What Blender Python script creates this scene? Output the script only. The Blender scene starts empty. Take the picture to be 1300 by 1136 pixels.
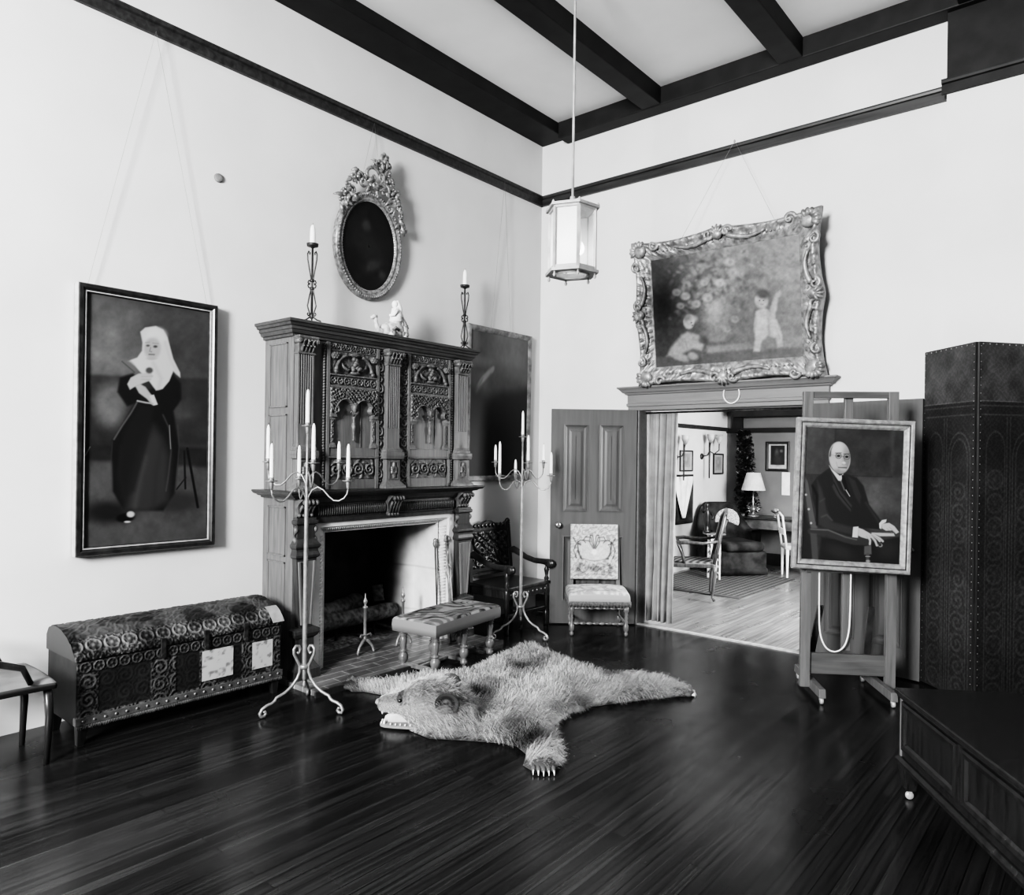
import bpy, bmesh, math, random
import numpy as np
from mathutils import Vector, Matrix
from mathutils.geometry import delaunay_2d_cdt

COL = bpy.context.scene.collection
random.seed(11)
RNG = np.random.default_rng(11)
PI = math.pi
R = math.radians


# ------------------------------------------------------------ materials
def g2l(v):
    v = np.asarray(v, float) / 255.0
    return np.where(v <= 0.04045, v / 12.92, ((v + 0.055) / 1.055) ** 2.4)


def base_mat(name, rough=0.5, metal=0.0, spec=0.4):
    m = bpy.data.materials.new(name)
    m.use_nodes = True
    nt = m.node_tree
    b = nt.nodes['Principled BSDF']
    b.inputs['Roughness'].default_value = rough
    b.inputs['Metallic'].default_value = metal
    b.inputs['Specular IOR Level'].default_value = spec
    return m, nt, b


def coords(nt, scale=(1, 1, 1), kind='Object', rot=(0, 0, 0)):
    tc = nt.nodes.new('ShaderNodeTexCoord')
    mp = nt.nodes.new('ShaderNodeMapping')
    mp.inputs['Scale'].default_value = scale
    mp.inputs['Rotation'].default_value = rot
    nt.links.new(tc.outputs[kind], mp.inputs['Vector'])
    return mp.outputs['Vector']


def grey(v):
    return (v, v, v, 1)


def noise_mat(name, v0, v1, scale=8, rough=0.6, metal=0.0, spec=0.3, stretch=(1, 1, 1),
              bump=0.0, detail=6, lo=0.35, hi=0.65, distort=0.0):
    m, nt, b = base_mat(name, rough, metal, spec)
    vec = coords(nt, stretch)
    n = nt.nodes.new('ShaderNodeTexNoise')
    n.inputs['Scale'].default_value = scale
    n.inputs['Detail'].default_value = detail
    n.inputs['Distortion'].default_value = distort
    nt.links.new(vec, n.inputs['Vector'])
    r = nt.nodes.new('ShaderNodeValToRGB')
    r.color_ramp.elements[0].position = lo
    r.color_ramp.elements[1].position = hi
    r.color_ramp.elements[0].color = grey(v0)
    r.color_ramp.elements[1].color = grey(v1)
    nt.links.new(n.outputs['Fac'], r.inputs['Fac'])
    nt.links.new(r.outputs['Color'], b.inputs['Base Color'])
    if bump:
        bp = nt.nodes.new('ShaderNodeBump')
        bp.inputs['Strength'].default_value = bump
        bp.inputs['Distance'].default_value = 0.01
        nt.links.new(n.outputs['Fac'], bp.inputs['Height'])
        nt.links.new(bp.outputs['Normal'], b.inputs['Normal'])
    return m


def wood(name, v0, v1, axis='z', rough=0.42, spec=0.4, scale=3.0):
    st = {'x': (1.2, 14, 14), 'y': (14, 1.2, 14), 'z': (14, 14, 1.2)}[axis]
    return noise_mat(name, v0, v1, scale, rough, 0, spec, st, 0.06, 5, 0.3, 0.7, 0.4)


def vcol_mat(name, rough=0.55, spec=0.3, bump=0.0, bscale=300, metal=0.0):
    m, nt, b = base_mat(name, rough, metal, spec)
    a = nt.nodes.new('ShaderNodeAttribute')
    a.attribute_name = 'Col'
    nt.links.new(a.outputs['Color'], b.inputs['Base Color'])
    if bump:
        vec = coords(nt)
        n = nt.nodes.new('ShaderNodeTexNoise')
        n.inputs['Scale'].default_value = bscale
        nt.links.new(vec, n.inputs['Vector'])
        bp = nt.nodes.new('ShaderNodeBump')
        bp.inputs['Strength'].default_value = bump
        bp.inputs['Distance'].default_value = 0.004
        nt.links.new(n.outputs['Fac'], bp.inputs['Height'])
        nt.links.new(bp.outputs['Normal'], b.inputs['Normal'])
    return m


def brick_mat(name, c1, c2, mortar, bw, rh, msize, rough, rotz=0.0, spec=0.4, noise_amt=0.5,
              nscale=(3, 60, 1), rvar=0.0):
    m, nt, b = base_mat(name, rough, 0, spec)
    vec = coords(nt, (1, 1, 1), 'Object', (0, 0, rotz))
    br = nt.nodes.new('ShaderNodeTexBrick')
    br.inputs['Scale'].default_value = 1.0
    br.inputs['Brick Width'].default_value = bw
    br.inputs['Row Height'].default_value = rh
    br.inputs['Mortar Size'].default_value = msize
    br.inputs['Mortar Smooth'].default_value = 0.3
    br.inputs['Color1'].default_value = grey(c1)
    br.inputs['Color2'].default_value = grey(c2)
    br.inputs['Mortar'].default_value = grey(mortar)
    br.offset_frequency = 2
    nt.links.new(vec, br.inputs['Vector'])
    mp = nt.nodes.new('ShaderNodeMapping')
    mp.inputs['Scale'].default_value = nscale
    nt.links.new(vec, mp.inputs['Vector'])
    n = nt.nodes.new('ShaderNodeTexNoise')
    n.inputs['Scale'].default_value = 1.0
    n.inputs['Detail'].default_value = 8
    nt.links.new(mp.outputs['Vector'], n.inputs['Vector'])
    mx = nt.nodes.new('ShaderNodeMix')
    mx.data_type = 'RGBA'
    mx.blend_type = 'MULTIPLY'
    mx.inputs[0].default_value = noise_amt
    nt.links.new(br.outputs['Color'], mx.inputs[6])
    rr = nt.nodes.new('ShaderNodeValToRGB')
    rr.color_ramp.elements[0].position = 0.3
    rr.color_ramp.elements[1].position = 0.75
    rr.color_ramp.elements[0].color = grey(0.35)
    rr.color_ramp.elements[1].color = grey(1.6)
    nt.links.new(n.outputs['Fac'], rr.inputs['Fac'])
    nt.links.new(rr.outputs['Color'], mx.inputs[7])
    nt.links.new(mx.outputs[2], b.inputs['Base Color'])
    if rvar:
        n2 = nt.nodes.new('ShaderNodeTexNoise')
        n2.inputs['Scale'].default_value = 2.5
        n2.inputs['Detail'].default_value = 6
        nt.links.new(vec, n2.inputs['Vector'])
        mr = nt.nodes.new('ShaderNodeMapRange')
        mr.inputs['From Min'].default_value = 0.3
        mr.inputs['From Max'].default_value = 0.7
        mr.inputs['To Min'].default_value = rough - rvar
        mr.inputs['To Max'].default_value = rough + rvar
        nt.links.new(n2.outputs['Fac'], mr.inputs['Value'])
        nt.links.new(mr.outputs['Result'], b.inputs['Roughness'])
    return m


MAT = {}


# ------------------------------------------------------------ mesh builder
class MB:
    def __init__(s):
        s.v, s.f, s.sm, s.mi, s.c = [], [], [], [], []
        s.M = Matrix.Identity(4)
        s.cur = 0
        s.anyc = False

    def add(s, vs, fs, smooth=False, cols=None):
        b = len(s.v)
        for p in vs:
            q = s.M @ Vector(p)
            s.v.append((q.x, q.y, q.z))
        if cols is None:
            s.c.extend([0.5] * len(vs))
        else:
            s.anyc = True
            s.c.extend([float(x) for x in cols])
        for f in fs:
            s.f.append(tuple(b + i for i in f))
            s.sm.append(smooth)
            s.mi.append(s.cur)
        return s

    def box(s, x0, x1, y0, y1, z0, z1, col=None):
        vs = [(x0, y0, z0), (x1, y0, z0), (x1, y1, z0), (x0, y1, z0), (x0, y0, z1), (x1, y0, z1), (x1, y1, z1), (x0, y1, z1)]
        fs = [(0, 3, 2, 1), (4, 5, 6, 7), (0, 1, 5, 4), (1, 2, 6, 5), (2, 3, 7, 6), (3, 0, 4, 7)]
        return s.add(vs, fs, cols=None if col is None else [col] * 8)

    def taper(s, x0, x1, y0, y1, z0, X0, X1, Y0, Y1, z1):
        vs = [(x0, y0, z0), (x1, y0, z0), (x1, y1, z0), (x0, y1, z0), (X0, Y0, z1), (X1, Y0, z1), (X1, Y1, z1), (X0, Y1, z1)]
        fs = [(0, 3, 2, 1), (4, 5, 6, 7), (0, 1, 5, 4), (1, 2, 6, 5), (2, 3, 7, 6), (3, 0, 4, 7)]
        return s.add(vs, fs)

    def steps(s, x0, x1, y0, y1, prof):
        """stacked moulding: prof = [(z, outset)], outset on front (-y) and both sides"""
        rings = []
        for z, o in prof:
            rings.append([(x0 - o, y0 - o, z), (x1 + o, y0 - o, z), (x1 + o, y1, z), (x0 - o, y1, z)])
        vs = [p for r_ in rings for p in r_]
        fs = [(0, 3, 2, 1)]
        for k in range(len(rings) - 1):
            a = 4 * k
            for j in range(4):
                fs.append((a + j, a + (j + 1) % 4, a + 4 + (j + 1) % 4, a + 4 + j))
        a = 4 * (len(rings) - 1)
        fs.append((a, a + 1, a + 2, a + 3))
        return s.add(vs, fs)

    def lathe(s, prof, seg=16, at=(0, 0, 0), axis='z', caps=True):
        vs, fs = [], []
        for r, z in prof:
            for k in range(seg):
                a = 2 * PI * k / seg
                c, d = r * math.cos(a), r * math.sin(a)
                p = {'z': (c, d, z), 'x': (z, c, d), 'y': (c, -z, d)}[axis]
                vs.append((p[0] + at[0], p[1] + at[1], p[2] + at[2]))
        for i in range(len(prof) - 1):
            for k in range(seg):
                k2 = (k + 1) % seg
                fs.append((i * seg + k, i * seg + k2, (i + 1) * seg + k2, (i + 1) * seg + k))
        if caps:
            if prof[0][0] > 1e-5:
                fs.append(tuple(reversed(range(seg))))
            if prof[-1][0] > 1e-5:
                n = (len(prof) - 1) * seg
                fs.append(tuple(range(n, n + seg)))
        return s.add(vs, fs, True)

    def tube(s, pts, r, seg=8, closed=False, flat=1.0, caps=True):
        P = [Vector(p) for p in pts]
        n = len(P)
        rs = r if hasattr(r, '__len__') else [r] * n
        T = []
        for i in range(n):
            if closed:
                t = P[(i + 1) % n] - P[i - 1]
            else:
                t = P[min(i + 1, n - 1)] - P[max(i - 1, 0)]
            T.append(t.normalized() if t.length > 1e-9 else Vector((0, 0, 1)))
        ref = Vector((0, 0, 1)) if abs(T[0].z) < 0.9 else Vector((1, 0, 0))
        N = (ref - T[0] * ref.dot(T[0])).normalized()
        vs, fs = [], []
        for i in range(n):
            N = (N - T[i] * N.dot(T[i]))
            N = N.normalized() if N.length > 1e-6 else T[i].orthogonal().normalized()
            B = T[i].cross(N)
            for k in range(seg):
                a = 2 * PI * k / seg
                q = P[i] + N * (rs[i] * math.cos(a)) + B * (rs[i] * flat * math.sin(a))
                vs.append(tuple(q))
        m = n if closed else n - 1
        for i in range(m):
            j = (i + 1) % n
            for k in range(seg):
                k2 = (k + 1) % seg
                fs.append((i * seg + k, i * seg + k2, j * seg + k2, j * seg + k))
        if not closed and caps:
            fs.append(tuple(reversed(range(seg))))
            fs.append(tuple(range((n - 1) * seg, n * seg)))
        return s.add(vs, fs, True)

    def ell(s, c, r, seg=14, rings=9, col=None, rot=None):
        vs, fs = [], []
        Rm = rot.to_3x3() if rot is not None else None
        for i in range(rings + 1):
            th = PI * i / rings
            for k in range(seg):
                a = 2 * PI * k / seg
                p = Vector((r[0] * math.sin(th) * math.cos(a), r[1] * math.sin(th) * math.sin(a), r[2] * math.cos(th)))
                if Rm is not None:
                    p = Rm @ p
                vs.append((c[0] + p.x, c[1] + p.y, c[2] + p.z))
        for i in range(rings):
            for k in range(seg):
                k2 = (k + 1) % seg
                fs.append((i * seg + k, (i + 1) * seg + k, (i + 1) * seg + k2, i * seg + k2))
        return s.add(vs, fs, True, None if col is None else [col] * len(vs))

    def prism(s, poly, a, b, axis='y', smooth=False):
        """poly: 2D outline; axis 'y' -> (x,z) outline extruded in y a..b; 'x' -> (y,z); 'z' -> (x,y)"""
        n = len(poly)

        def P(p, h):
            return {'y': (p[0], h, p[1]), 'x': (h, p[0], p[1]), 'z': (p[0], p[1], h)}[axis]
        vs = [P(p, a) for p in poly] + [P(p, b) for p in poly]
        fs = [tuple(range(n)), tuple(reversed(range(n, 2 * n)))]
        for i in range(n):
            j = (i + 1) % n
            fs.append((i, n + i, n + j, j))
        return s.add(vs, fs, smooth)

    def frame(s, w, h, prof, x=0, z=0, closed=True):
        """mitred rectangular moulding centred at x,z facing -y; prof=[(inset,out)]"""
        vs, fs = [], []
        for d, o in prof:
            a, b = w / 2 - d, h / 2 - d
            vs += [(x - a, -o, z - b), (x + a, -o, z - b), (x + a, -o, z + b), (x - a, -o, z + b)]
        m = len(prof)
        for i in range(m if closed else m - 1):
            j = (i + 1) % m
            for k in range(4):
                k2 = (k + 1) % 4
                fs.append((4 * i + k, 4 * i + k2, 4 * j + k2, 4 * j + k))
        return s.add(vs, fs)

    def grid(s, P, smooth=True, cols=None, wrap=False, flip=False):
        """P: array (n,m,3)"""
        n, m = P.shape[:2]
        vs = [tuple(p) for p in P.reshape(-1, 3)]
        fs = []
        for i in range(n - 1):
            for j in range(m if wrap else m - 1):
                j2 = (j + 1) % m
                q = (i * m + j, i * m + j2, (i + 1) * m + j2, (i + 1) * m + j)
                fs.append(tuple(reversed(q)) if flip else q)
        return s.add(vs, fs, smooth, None if cols is None else np.asarray(cols).reshape(-1))

    def relief(s, x0, x1, z0, z1, y, fn, step=0.006, cols=None):
        """plate facing -y whose surface is raised by fn(X,Z); skirt back to y"""
        nx = max(3, int((x1 - x0) / step)); nz = max(3, int((z1 - z0) / step))
        X, Z = np.meshgrid(np.linspace(x0, x1, nx), np.linspace(z0, z1, nz))
        H = fn(X, Z)
        H[0, :] = H[-1, :] = 0; H[:, 0] = H[:, -1] = 0
        P = np.stack([X, y - H, Z], -1)
        cc = None if cols is None else cols(X, Z, H)
        return s.grid(P, True, cc)

    def build(s, name, mat, parent=None, bevel=0.0, loc=None, rot=None, seg=2, subsurf=0):
        me = bpy.data.meshes.new(name)
        me.from_pydata(s.v, [], s.f)
        me.polygons.foreach_set('use_smooth', s.sm)
        mats = mat if isinstance(mat, (list, tuple)) else [mat]
        for m in mats:
            me.materials.append(MAT[m] if isinstance(m, str) else m)
        if len(mats) > 1:
            me.polygons.foreach_set('material_index', s.mi)
        if s.anyc:
            at = me.color_attributes.new('Col', 'FLOAT_COLOR', 'POINT')
            c = np.array(s.c)
            at.data.foreach_set('color', np.stack([c, c, c, np.ones_like(c)], -1).reshape(-1))
        me.update()
        o = bpy.data.objects.new(name, me)
        COL.objects.link(o)
        if parent is not None:
            o.parent = parent
        if loc is not None:
            o.location = loc
        if rot is not None:
            o.rotation_euler = rot
        if bevel:
            bm_ = o.modifiers.new('edge', 'BEVEL')
            bm_.width = bevel; bm_.segments = seg; bm_.limit_method = 'ANGLE'; bm_.angle_limit = R(40)
        if subsurf:
            sm = o.modifiers.new('smooth', 'SUBSURF')
            sm.levels = subsurf; sm.render_levels = subsurf
        return o


def thing(name, label, cat, loc=(0, 0, 0), rotz=0.0, group=None, tilt=0.0):
    o = bpy.data.objects.new(name, None)
    COL.objects.link(o)
    o.empty_display_size = 0.1
    o.location = loc
    o.rotation_euler = (tilt, 0, rotz)
    o['label'] = label
    o['category'] = cat
    if group:
        o['group'] = group
    return o


def tag(o, label, cat, group=None, kind=None):
    if label: o['label'] = label
    if cat: o['category'] = cat
    if group: o['group'] = group
    if kind: o['kind'] = kind
    return o


def struct(o):
    o['kind'] = 'structure'
    return o


def copy_tree(root, loc, rotz=None, label=None):
    r = root.copy(); COL.objects.link(r); r.location = loc
    if rotz is not None:
        r.rotation_euler = (r.rotation_euler[0], 0, rotz)
    if label: r['label'] = label
    for ch in list(root.children):
        c = ch.copy(); COL.objects.link(c); c.parent = r
        for k in ch.children:
            d = k.copy(); COL.objects.link(d); d.parent = c
    return r


# ------------------------------------------------------------ relief patterns (heights 0..1)
def sstep(a, b, x):
    t = np.clip((x - a) / (b - a), 0, 1)
    return t * t * (3 - 2 * t)


def vnoise(X, Y, s, seed=0):
    r = np.random.default_rng(seed)
    G = r.random((64, 64))
    x, y = np.asarray(X) / s, np.asarray(Y) / s
    xi, yi = np.floor(x).astype(int), np.floor(y).astype(int)
    fx, fy = x - xi, y - yi
    fx = fx * fx * (3 - 2 * fx); fy = fy * fy * (3 - 2 * fy)
    g = lambda a, b: G[a % 64, b % 64]
    return (g(xi, yi) * (1 - fx) + g(xi + 1, yi) * fx) * (1 - fy) + (g(xi, yi + 1) * (1 - fx) + g(xi + 1, yi + 1) * fx) * fy


def fnoise(X, Y, s, seed=0, o=4):
    t = 0; a = 1; n = 0
    for k in range(o):
        t = t + a * vnoise(X, Y, s / 2 ** k, seed + k); n += a; a *= 0.55
    return t / n


def pat_scroll(X, Z, c, turns=1.6, zc=None):
    i = np.floor(X / c)
    u = (X / c - i - 0.5) * 2
    v = (Z - (zc if zc is not None else 0)) / c * 2
    sg = np.where(i.astype(int) % 2 == 0, 1, -1)
    v = v * sg
    r = np.hypot(u, v)
    th = np.arctan2(v, u)
    t = (r * turns - th / (2 * PI)) % 1.0
    h = sstep(0.28, 0.5, 0.5 - np.abs(t - 0.5) + 0.12)
    leaf = sstep(0.55, 0.9, np.cos(5 * th + 4 * r)) * sstep(0.75, 0.95, r)
    return np.clip(h * sstep(1.08, 0.92, r) + leaf * 0.7, 0, 1)


def pat_rosettes(X, Z, c, zc):
    i = np.floor(X / c)
    u = (X / c - i - 0.5) * 2; v = (Z - zc) / c * 2
    r = np.hypot(u, v); th = np.arctan2(v, u)
    ring = sstep(0.16, 0.05, np.abs(r - 0.78))
    ros = sstep(0.62, 0.45, r * (1 + 0.25 * np.cos(5 * th + 1.3 * i))) * (0.6 + 0.4 * np.cos(r * 9))
    arms = sstep(0.12, 0.03, np.abs(np.abs(v) - 0.75 * np.abs(u))) * 0.6
    return np.clip(np.maximum(ring, np.maximum(ros, arms * (r > 0.85))), 0, 1)


def pat_vine(X, Z, w, c, xc):
    return pat_scroll(Z, X - xc, c, 1.5)


def pat_foliage(X, Z, s, seed=3):
    wx = X + s * 0.9 * (fnoise(X, Z, s * 1.6, seed) - 0.5) * 2
    wz = Z + s * 0.9 * (fnoise(X, Z, s * 1.6, seed + 9) - 0.5) * 2
    a = np.sin(2 * PI * wx / s) * np.cos(2 * PI * wz / s) + 0.5 * np.sin(4 * PI * (wx + wz) / s)
    return sstep(-0.15, 0.5, a)


# ------------------------------------------------------------ painter (tones computed per vertex)
class Paint:
    """Soft brush on a grid, tones 0..255. Coordinates are the strokes' own; quad maps them onto the canvas."""

    def __init__(s, w, h, base, nx=150, quad=None):
        s.w, s.h = w, h
        s.nx, s.ny = nx, max(4, int(nx * h / w))
        U, V = np.meshgrid(np.linspace(0, 1, s.nx), np.linspace(0, 1, s.ny))  # V down
        if quad is None:
            quad = [(0, 0), (1, 0), (1, 1), (0, 1)]
        A = []; B_ = []
        for (u, v), (x, y) in zip([(0, 0), (1, 0), (1, 1), (0, 1)], quad):
            A.append([u, v, 1, 0, 0, 0, -u * x, -v * x]); B_.append(x)
            A.append([0, 0, 0, u, v, 1, -u * y, -v * y]); B_.append(y)
        H = np.linalg.solve(np.array(A, float), np.array(B_, float))
        D = H[6] * U + H[7] * V + 1
        s.X = (H[0] * U + H[1] * V + H[2]) / D
        s.Y = (H[3] * U + H[4] * V + H[5]) / D
        s.U, s.V = U, V
        s.I = np.full(U.shape, float(base))

    clip = None

    def mix(s, a, val):
        if s.clip is not None:
            a = a * s.clip
        s.I = s.I * (1 - a) + val * a
        return s

    def ell(s, x, y, rx, ry, val, soft=0.25, rot=0, a=1.0):
        c, d = math.cos(R(rot)), math.sin(R(rot))
        X, Y = s.X - x, s.Y - y
        r = np.hypot((X * c + Y * d) / rx, (-X * d + Y * c) / ry)
        return s.mix(a * sstep(1 + soft, 1 - soft, r), val)

    def poly(s, pts, val, soft=4.0, a=1.0):
        P = np.array(pts, float); n = len(P)
        d2 = np.full(s.X.shape, 1e18); ins = np.zeros(s.X.shape, bool)
        for i in range(n):
            x0, y0 = P[i]; x1, y1 = P[(i + 1) % n]
            ex, ey = x1 - x0, y1 - y0
            t = np.clip(((s.X - x0) * ex + (s.Y - y0) * ey) / (ex * ex + ey * ey + 1e-9), 0, 1)
            d2 = np.minimum(d2, (s.X - x0 - t * ex) ** 2 + (s.Y - y0 - t * ey) ** 2)
            c = ((y0 > s.Y) != (y1 > s.Y)) & (s.X < (x1 - x0) * (s.Y - y0) / (y1 - y0 + 1e-12) + x0)
            ins ^= c
        d = np.sqrt(d2) * np.where(ins, 1, -1)
        return s.mix(a * sstep(-soft, soft, d), val)

    def stroke(s, pts, w, val, soft=2.0, a=1.0):
        P = np.array(pts, float)
        d2 = np.full(s.X.shape, 1e18)
        for i in range(len(P) - 1):
            x0, y0 = P[i]; ex, ey = P[i + 1] - P[i]
            t = np.clip(((s.X - x0) * ex + (s.Y - y0) * ey) / (ex * ex + ey * ey + 1e-9), 0, 1)
            d2 = np.minimum(d2, (s.X - x0 - t * ex) ** 2 + (s.Y - y0 - t * ey) ** 2)
        return s.mix(a * sstep(w / 2 + soft, w / 2 - soft, np.sqrt(d2)), val)

    def mottle(s, scale, amt, seed=0):
        s.I = s.I * (1 + amt * (fnoise(s.X + 5000, s.Y + 5000, scale, seed) - 0.5) * 2)
        return s

    def cols(s):
        return g2l(np.clip(s.I * (1 - 0.30 * s.I / 255), 4, 250))

    def canvas(s, name, mat, parent, y=0.0, z=0.0, x=0.0):
        P = np.stack([(s.U - 0.5) * s.w + x, np.full(s.U.shape, y), (0.5 - s.V) * s.h + z], -1)
        b = MB(); b.grid(P, False, s.cols(), flip=True)
        return b.build(name, mat, parent)

# ------------------------------------------------------------ palette
MAT['plaster'] = noise_mat('wall_plaster', 0.58, 0.66, 1.3, 0.85, 0, 0.15, bump=0.02, lo=0.3, hi=0.75)
MAT['plaster_low_bounce'] = noise_mat('low_bounce_wall_plaster', 0.05, 0.07, 1.3, 0.85, 0, 0.15)  # unseen walls coloured near black so they bounce little light
MAT['ceil'] = noise_mat('ceiling_plaster', 0.72, 0.82, 1.0, 0.9, 0, 0.1)
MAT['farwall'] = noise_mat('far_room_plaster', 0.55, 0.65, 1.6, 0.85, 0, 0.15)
MAT['farwall_shaded'] = noise_mat('far_room_shaded_plaster', 0.12, 0.16, 1.6, 0.85, 0, 0.15)  # darker copy of the far plaster, back wall shade put into the colour
MAT['beam'] = noise_mat('dark_beam', 0.013, 0.02, 6, 0.55, 0, 0.25, (1, 1, 1))
MAT['rail'] = wood('dark_picture_rail', 0.016, 0.045, 'x', 0.4, 0.4, 2)
MAT['floor'] = brick_mat('dark_floor_boards', 0.012, 0.026, 0.004, 2.4, 0.062, 0.0022, 0.23, PI / 2, 0.28, 0.95, (1.6, 55, 1), 0.06)
MAT['farfloor'] = brick_mat('far_floor_boards', 0.13, 0.19, 0.05, 2.0, 0.065, 0.003, 0.3, PI / 2, 0.5, 0.8, (1.6, 55, 1), 0.05)
MAT['tile'] = brick_mat('hearth_tile', 0.11, 0.15, 0.42, 0.30, 0.10, 0.004, 0.35, PI / 2, 0.4, 0.5, (9, 9, 1))
MAT['firebrick'] = brick_mat('fire_brick', 0.60, 0.68, 0.48, 0.34, 0.12, 0.004, 0.9, 0, 0.1, 0.4, (4, 4, 4))
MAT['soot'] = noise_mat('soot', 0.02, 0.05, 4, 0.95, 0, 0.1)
MAT['oak'] = wood('mantel_oak', 0.085, 0.145, 'z', 0.42, 0.4)
MAT['oak_dark'] = wood('mantel_oak_dark', 0.025, 0.05, 'z', 0.38, 0.45)
MAT['oak_h'] = wood('mantel_oak_level', 0.04, 0.075, 'x', 0.4, 0.4)
MAT['oak_carve'] = noise_mat('mantel_carving', 0.07, 0.13, 25, 0.42, 0, 0.4)
MAT['doorwood'] = wood('door_oak', 0.070, 0.092, 'z', 0.45, 0.35, 1.6)
MAT['doorwood_h'] = wood('door_oak_level', 0.06, 0.095, 'x', 0.4, 0.4, 2.2)
MAT['casewood'] = wood('door_case_oak', 0.145, 0.185, 'x', 0.45, 0.35, 1.6)
MAT['stone'] = noise_mat('pale_marble', 0.52, 0.66, 6, 0.45, 0, 0.4)
MAT['iron'] = noise_mat('pale_wrought_iron', 0.20, 0.28, 30, 0.38, 0.5, 0.5)
MAT['iron_dark'] = noise_mat('dark_wrought_iron', 0.03, 0.07, 30, 0.45, 0.6, 0.5)
MAT['wax'] = noise_mat('candle_wax', 0.82, 0.9, 10, 0.5, 0, 0.4)
MAT['wick'] = noise_mat('wick', 0.02, 0.04, 10, 0.9)
MAT['bark'] = noise_mat('log_bark', 0.05, 0.15, 9, 0.95, 0, 0.1, (0.6, 3, 3), 0.4)
MAT['cutwood'] = noise_mat('log_end', 0.12, 0.25, 12, 0.9, 0, 0.1)
MAT['ash'] = noise_mat('ash', 0.08, 0.3, 30, 0.95, 0, 0.1, bump=0.5)
MAT['brass'] = noise_mat('brass_knob', 0.30, 0.42, 10, 0.25, 0.8, 0.5)
MAT['darkwood'] = wood('dark_chair_wood', 0.012, 0.035, 'z', 0.28, 0.5)
MAT['cabwood'] = wood('dark_cabinet_wood', 0.010, 0.026, 'z', 0.25, 0.5)
MAT['turned'] = wood('turned_walnut', 0.07, 0.16, 'z', 0.28, 0.5, 2.5)
MAT['easelwood'] = wood('easel_oak', 0.09, 0.14, 'z', 0.45, 0.35, 2.5)
MAT['easelwood_h'] = wood('easel_oak_level', 0.065, 0.11, 'x', 0.45, 0.35, 2.5)
MAT['frame_dark'] = noise_mat('dark_frame', 0.012, 0.03, 20, 0.3, 0, 0.5)
MAT['gilt'] = noise_mat('worn_gilt', 0.12, 0.34, 18, 0.4, 0.25, 0.5, bump=0.25)
MAT['gilt_pale'] = noise_mat('pale_gilt_edge', 0.34, 0.5, 20, 0.35, 0.2, 0.5)
MAT['gilt_dark'] = noise_mat('tarnished_gilt', 0.10, 0.32, 40, 0.4, 0.3, 0.5, bump=0.2)
MAT['paint'] = vcol_mat('oil_paint', 0.5, 0.3, 0.12, 180)
MAT['cloth'] = vcol_mat('woven_fabric', 0.85, 0.1, 0.25, 600)
MAT['fur'] = vcol_mat('fur_hair', 0.6, 0.25)
MAT['hide'] = noise_mat('hide', 0.06, 0.14, 14, 0.8)
MAT['leather'] = vcol_mat('embossed_leather', 0.45, 0.4, 0.1, 120)
MAT['chestskin'] = vcol_mat('tooled_chest_leather', 0.5, 0.35, 0.1, 200)
MAT['wire'] = noise_mat('picture_wire', 0.25, 0.35, 5, 0.5, 0.3)
MAT['nail'] = noise_mat('brass_nails', 0.2, 0.3, 5, 0.3, 0.6)
MAT['white'] = noise_mat('white_enamel', 0.75, 0.85, 5, 0.45)
MAT['lantern'] = noise_mat('lantern_frame', 0.26, 0.38, 8, 0.45)
m_, nt_, b_ = base_mat('opal_glass', 0.35, 0, 0.5)
b_.inputs['Base Color'].default_value = grey(0.88)
b_.inputs['Transmission Weight'].default_value = 0.0
b_.inputs['Subsurface Weight'].default_value = 0.0
tr_ = nt_.nodes.new('ShaderNodeBsdfTranslucent'); tr_.inputs['Color'].default_value = grey(0.9)
mx_ = nt_.nodes.new('ShaderNodeMixShader'); mx_.inputs[0].default_value = 0.45
nt_.links.new(b_.outputs[0], mx_.inputs[1]); nt_.links.new(tr_.outputs[0], mx_.inputs[2])
nt_.links.new(mx_.outputs[0], nt_.nodes['Material Output'].inputs['Surface'])
MAT['opal'] = m_
m_, nt_, b_ = base_mat('clear_glass', 0.05, 0, 0.5)
b_.inputs['Base Color'].default_value = grey(0.95)
b_.inputs['Transmission Weight'].default_value = 0.9
b_.inputs['Roughness'].default_value = 0.15
b_.inputs['Alpha'].default_value = 0.35
MAT['glass'] = m_
MAT['velvet'] = noise_mat('dark_velvet', 0.012, 0.045, 6, 0.8, 0, 0.2)
MAT['curtain'] = noise_mat('curtain_cloth', 0.24, 0.32, 8, 0.9, 0, 0.1)
MAT['linen'] = noise_mat('pale_linen', 0.55, 0.7, 8, 0.9, 0, 0.1)
MAT['leaf'] = noise_mat('dark_leaves', 0.008, 0.035, 9, 0.35, 0, 0.5)
MAT['leaf_hi'] = noise_mat('shiny_leaves', 0.10, 0.35, 9, 0.3, 0, 0.5)
MAT['shade'] = noise_mat('lamp_shade_cloth', 0.40, 0.5, 10, 0.8)
MAT['window'] = noise_mat('window_pane', 0.8, 0.9, 1, 0.3)
MAT['blackwood'] = noise_mat('black_frame', 0.008, 0.016, 10, 0.35, 0, 0.5)
MAT['tooth'] = noise_mat('teeth', 0.7, 0.8, 10, 0.3)
MAT['tongue'] = noise_mat('tongue', 0.42, 0.55, 10, 0.4)
MAT['eye'] = noise_mat('eye_glass', 0.004, 0.008, 5, 0.08, 0, 0.6)
MAT['camel'] = noise_mat('camel_clay', 0.38, 0.62, 40, 0.7)
MAT['camel_dark'] = noise_mat('camel_trapping', 0.10, 0.2, 30, 0.7)
MAT['stain'] = noise_mat('dull_disc', 0.14, 0.24, 25, 0.8)
MAT['fan'] = noise_mat('fan_plaiting', 0.12, 0.5, 90, 0.8)
MAT['chairwood'] = wood('walnut_chair_wood', 0.03, 0.10, 'z', 0.28, 0.5)
MAT['copper'] = noise_mat('metalware', 0.12, 0.3, 8, 0.3, 0.7)

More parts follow.
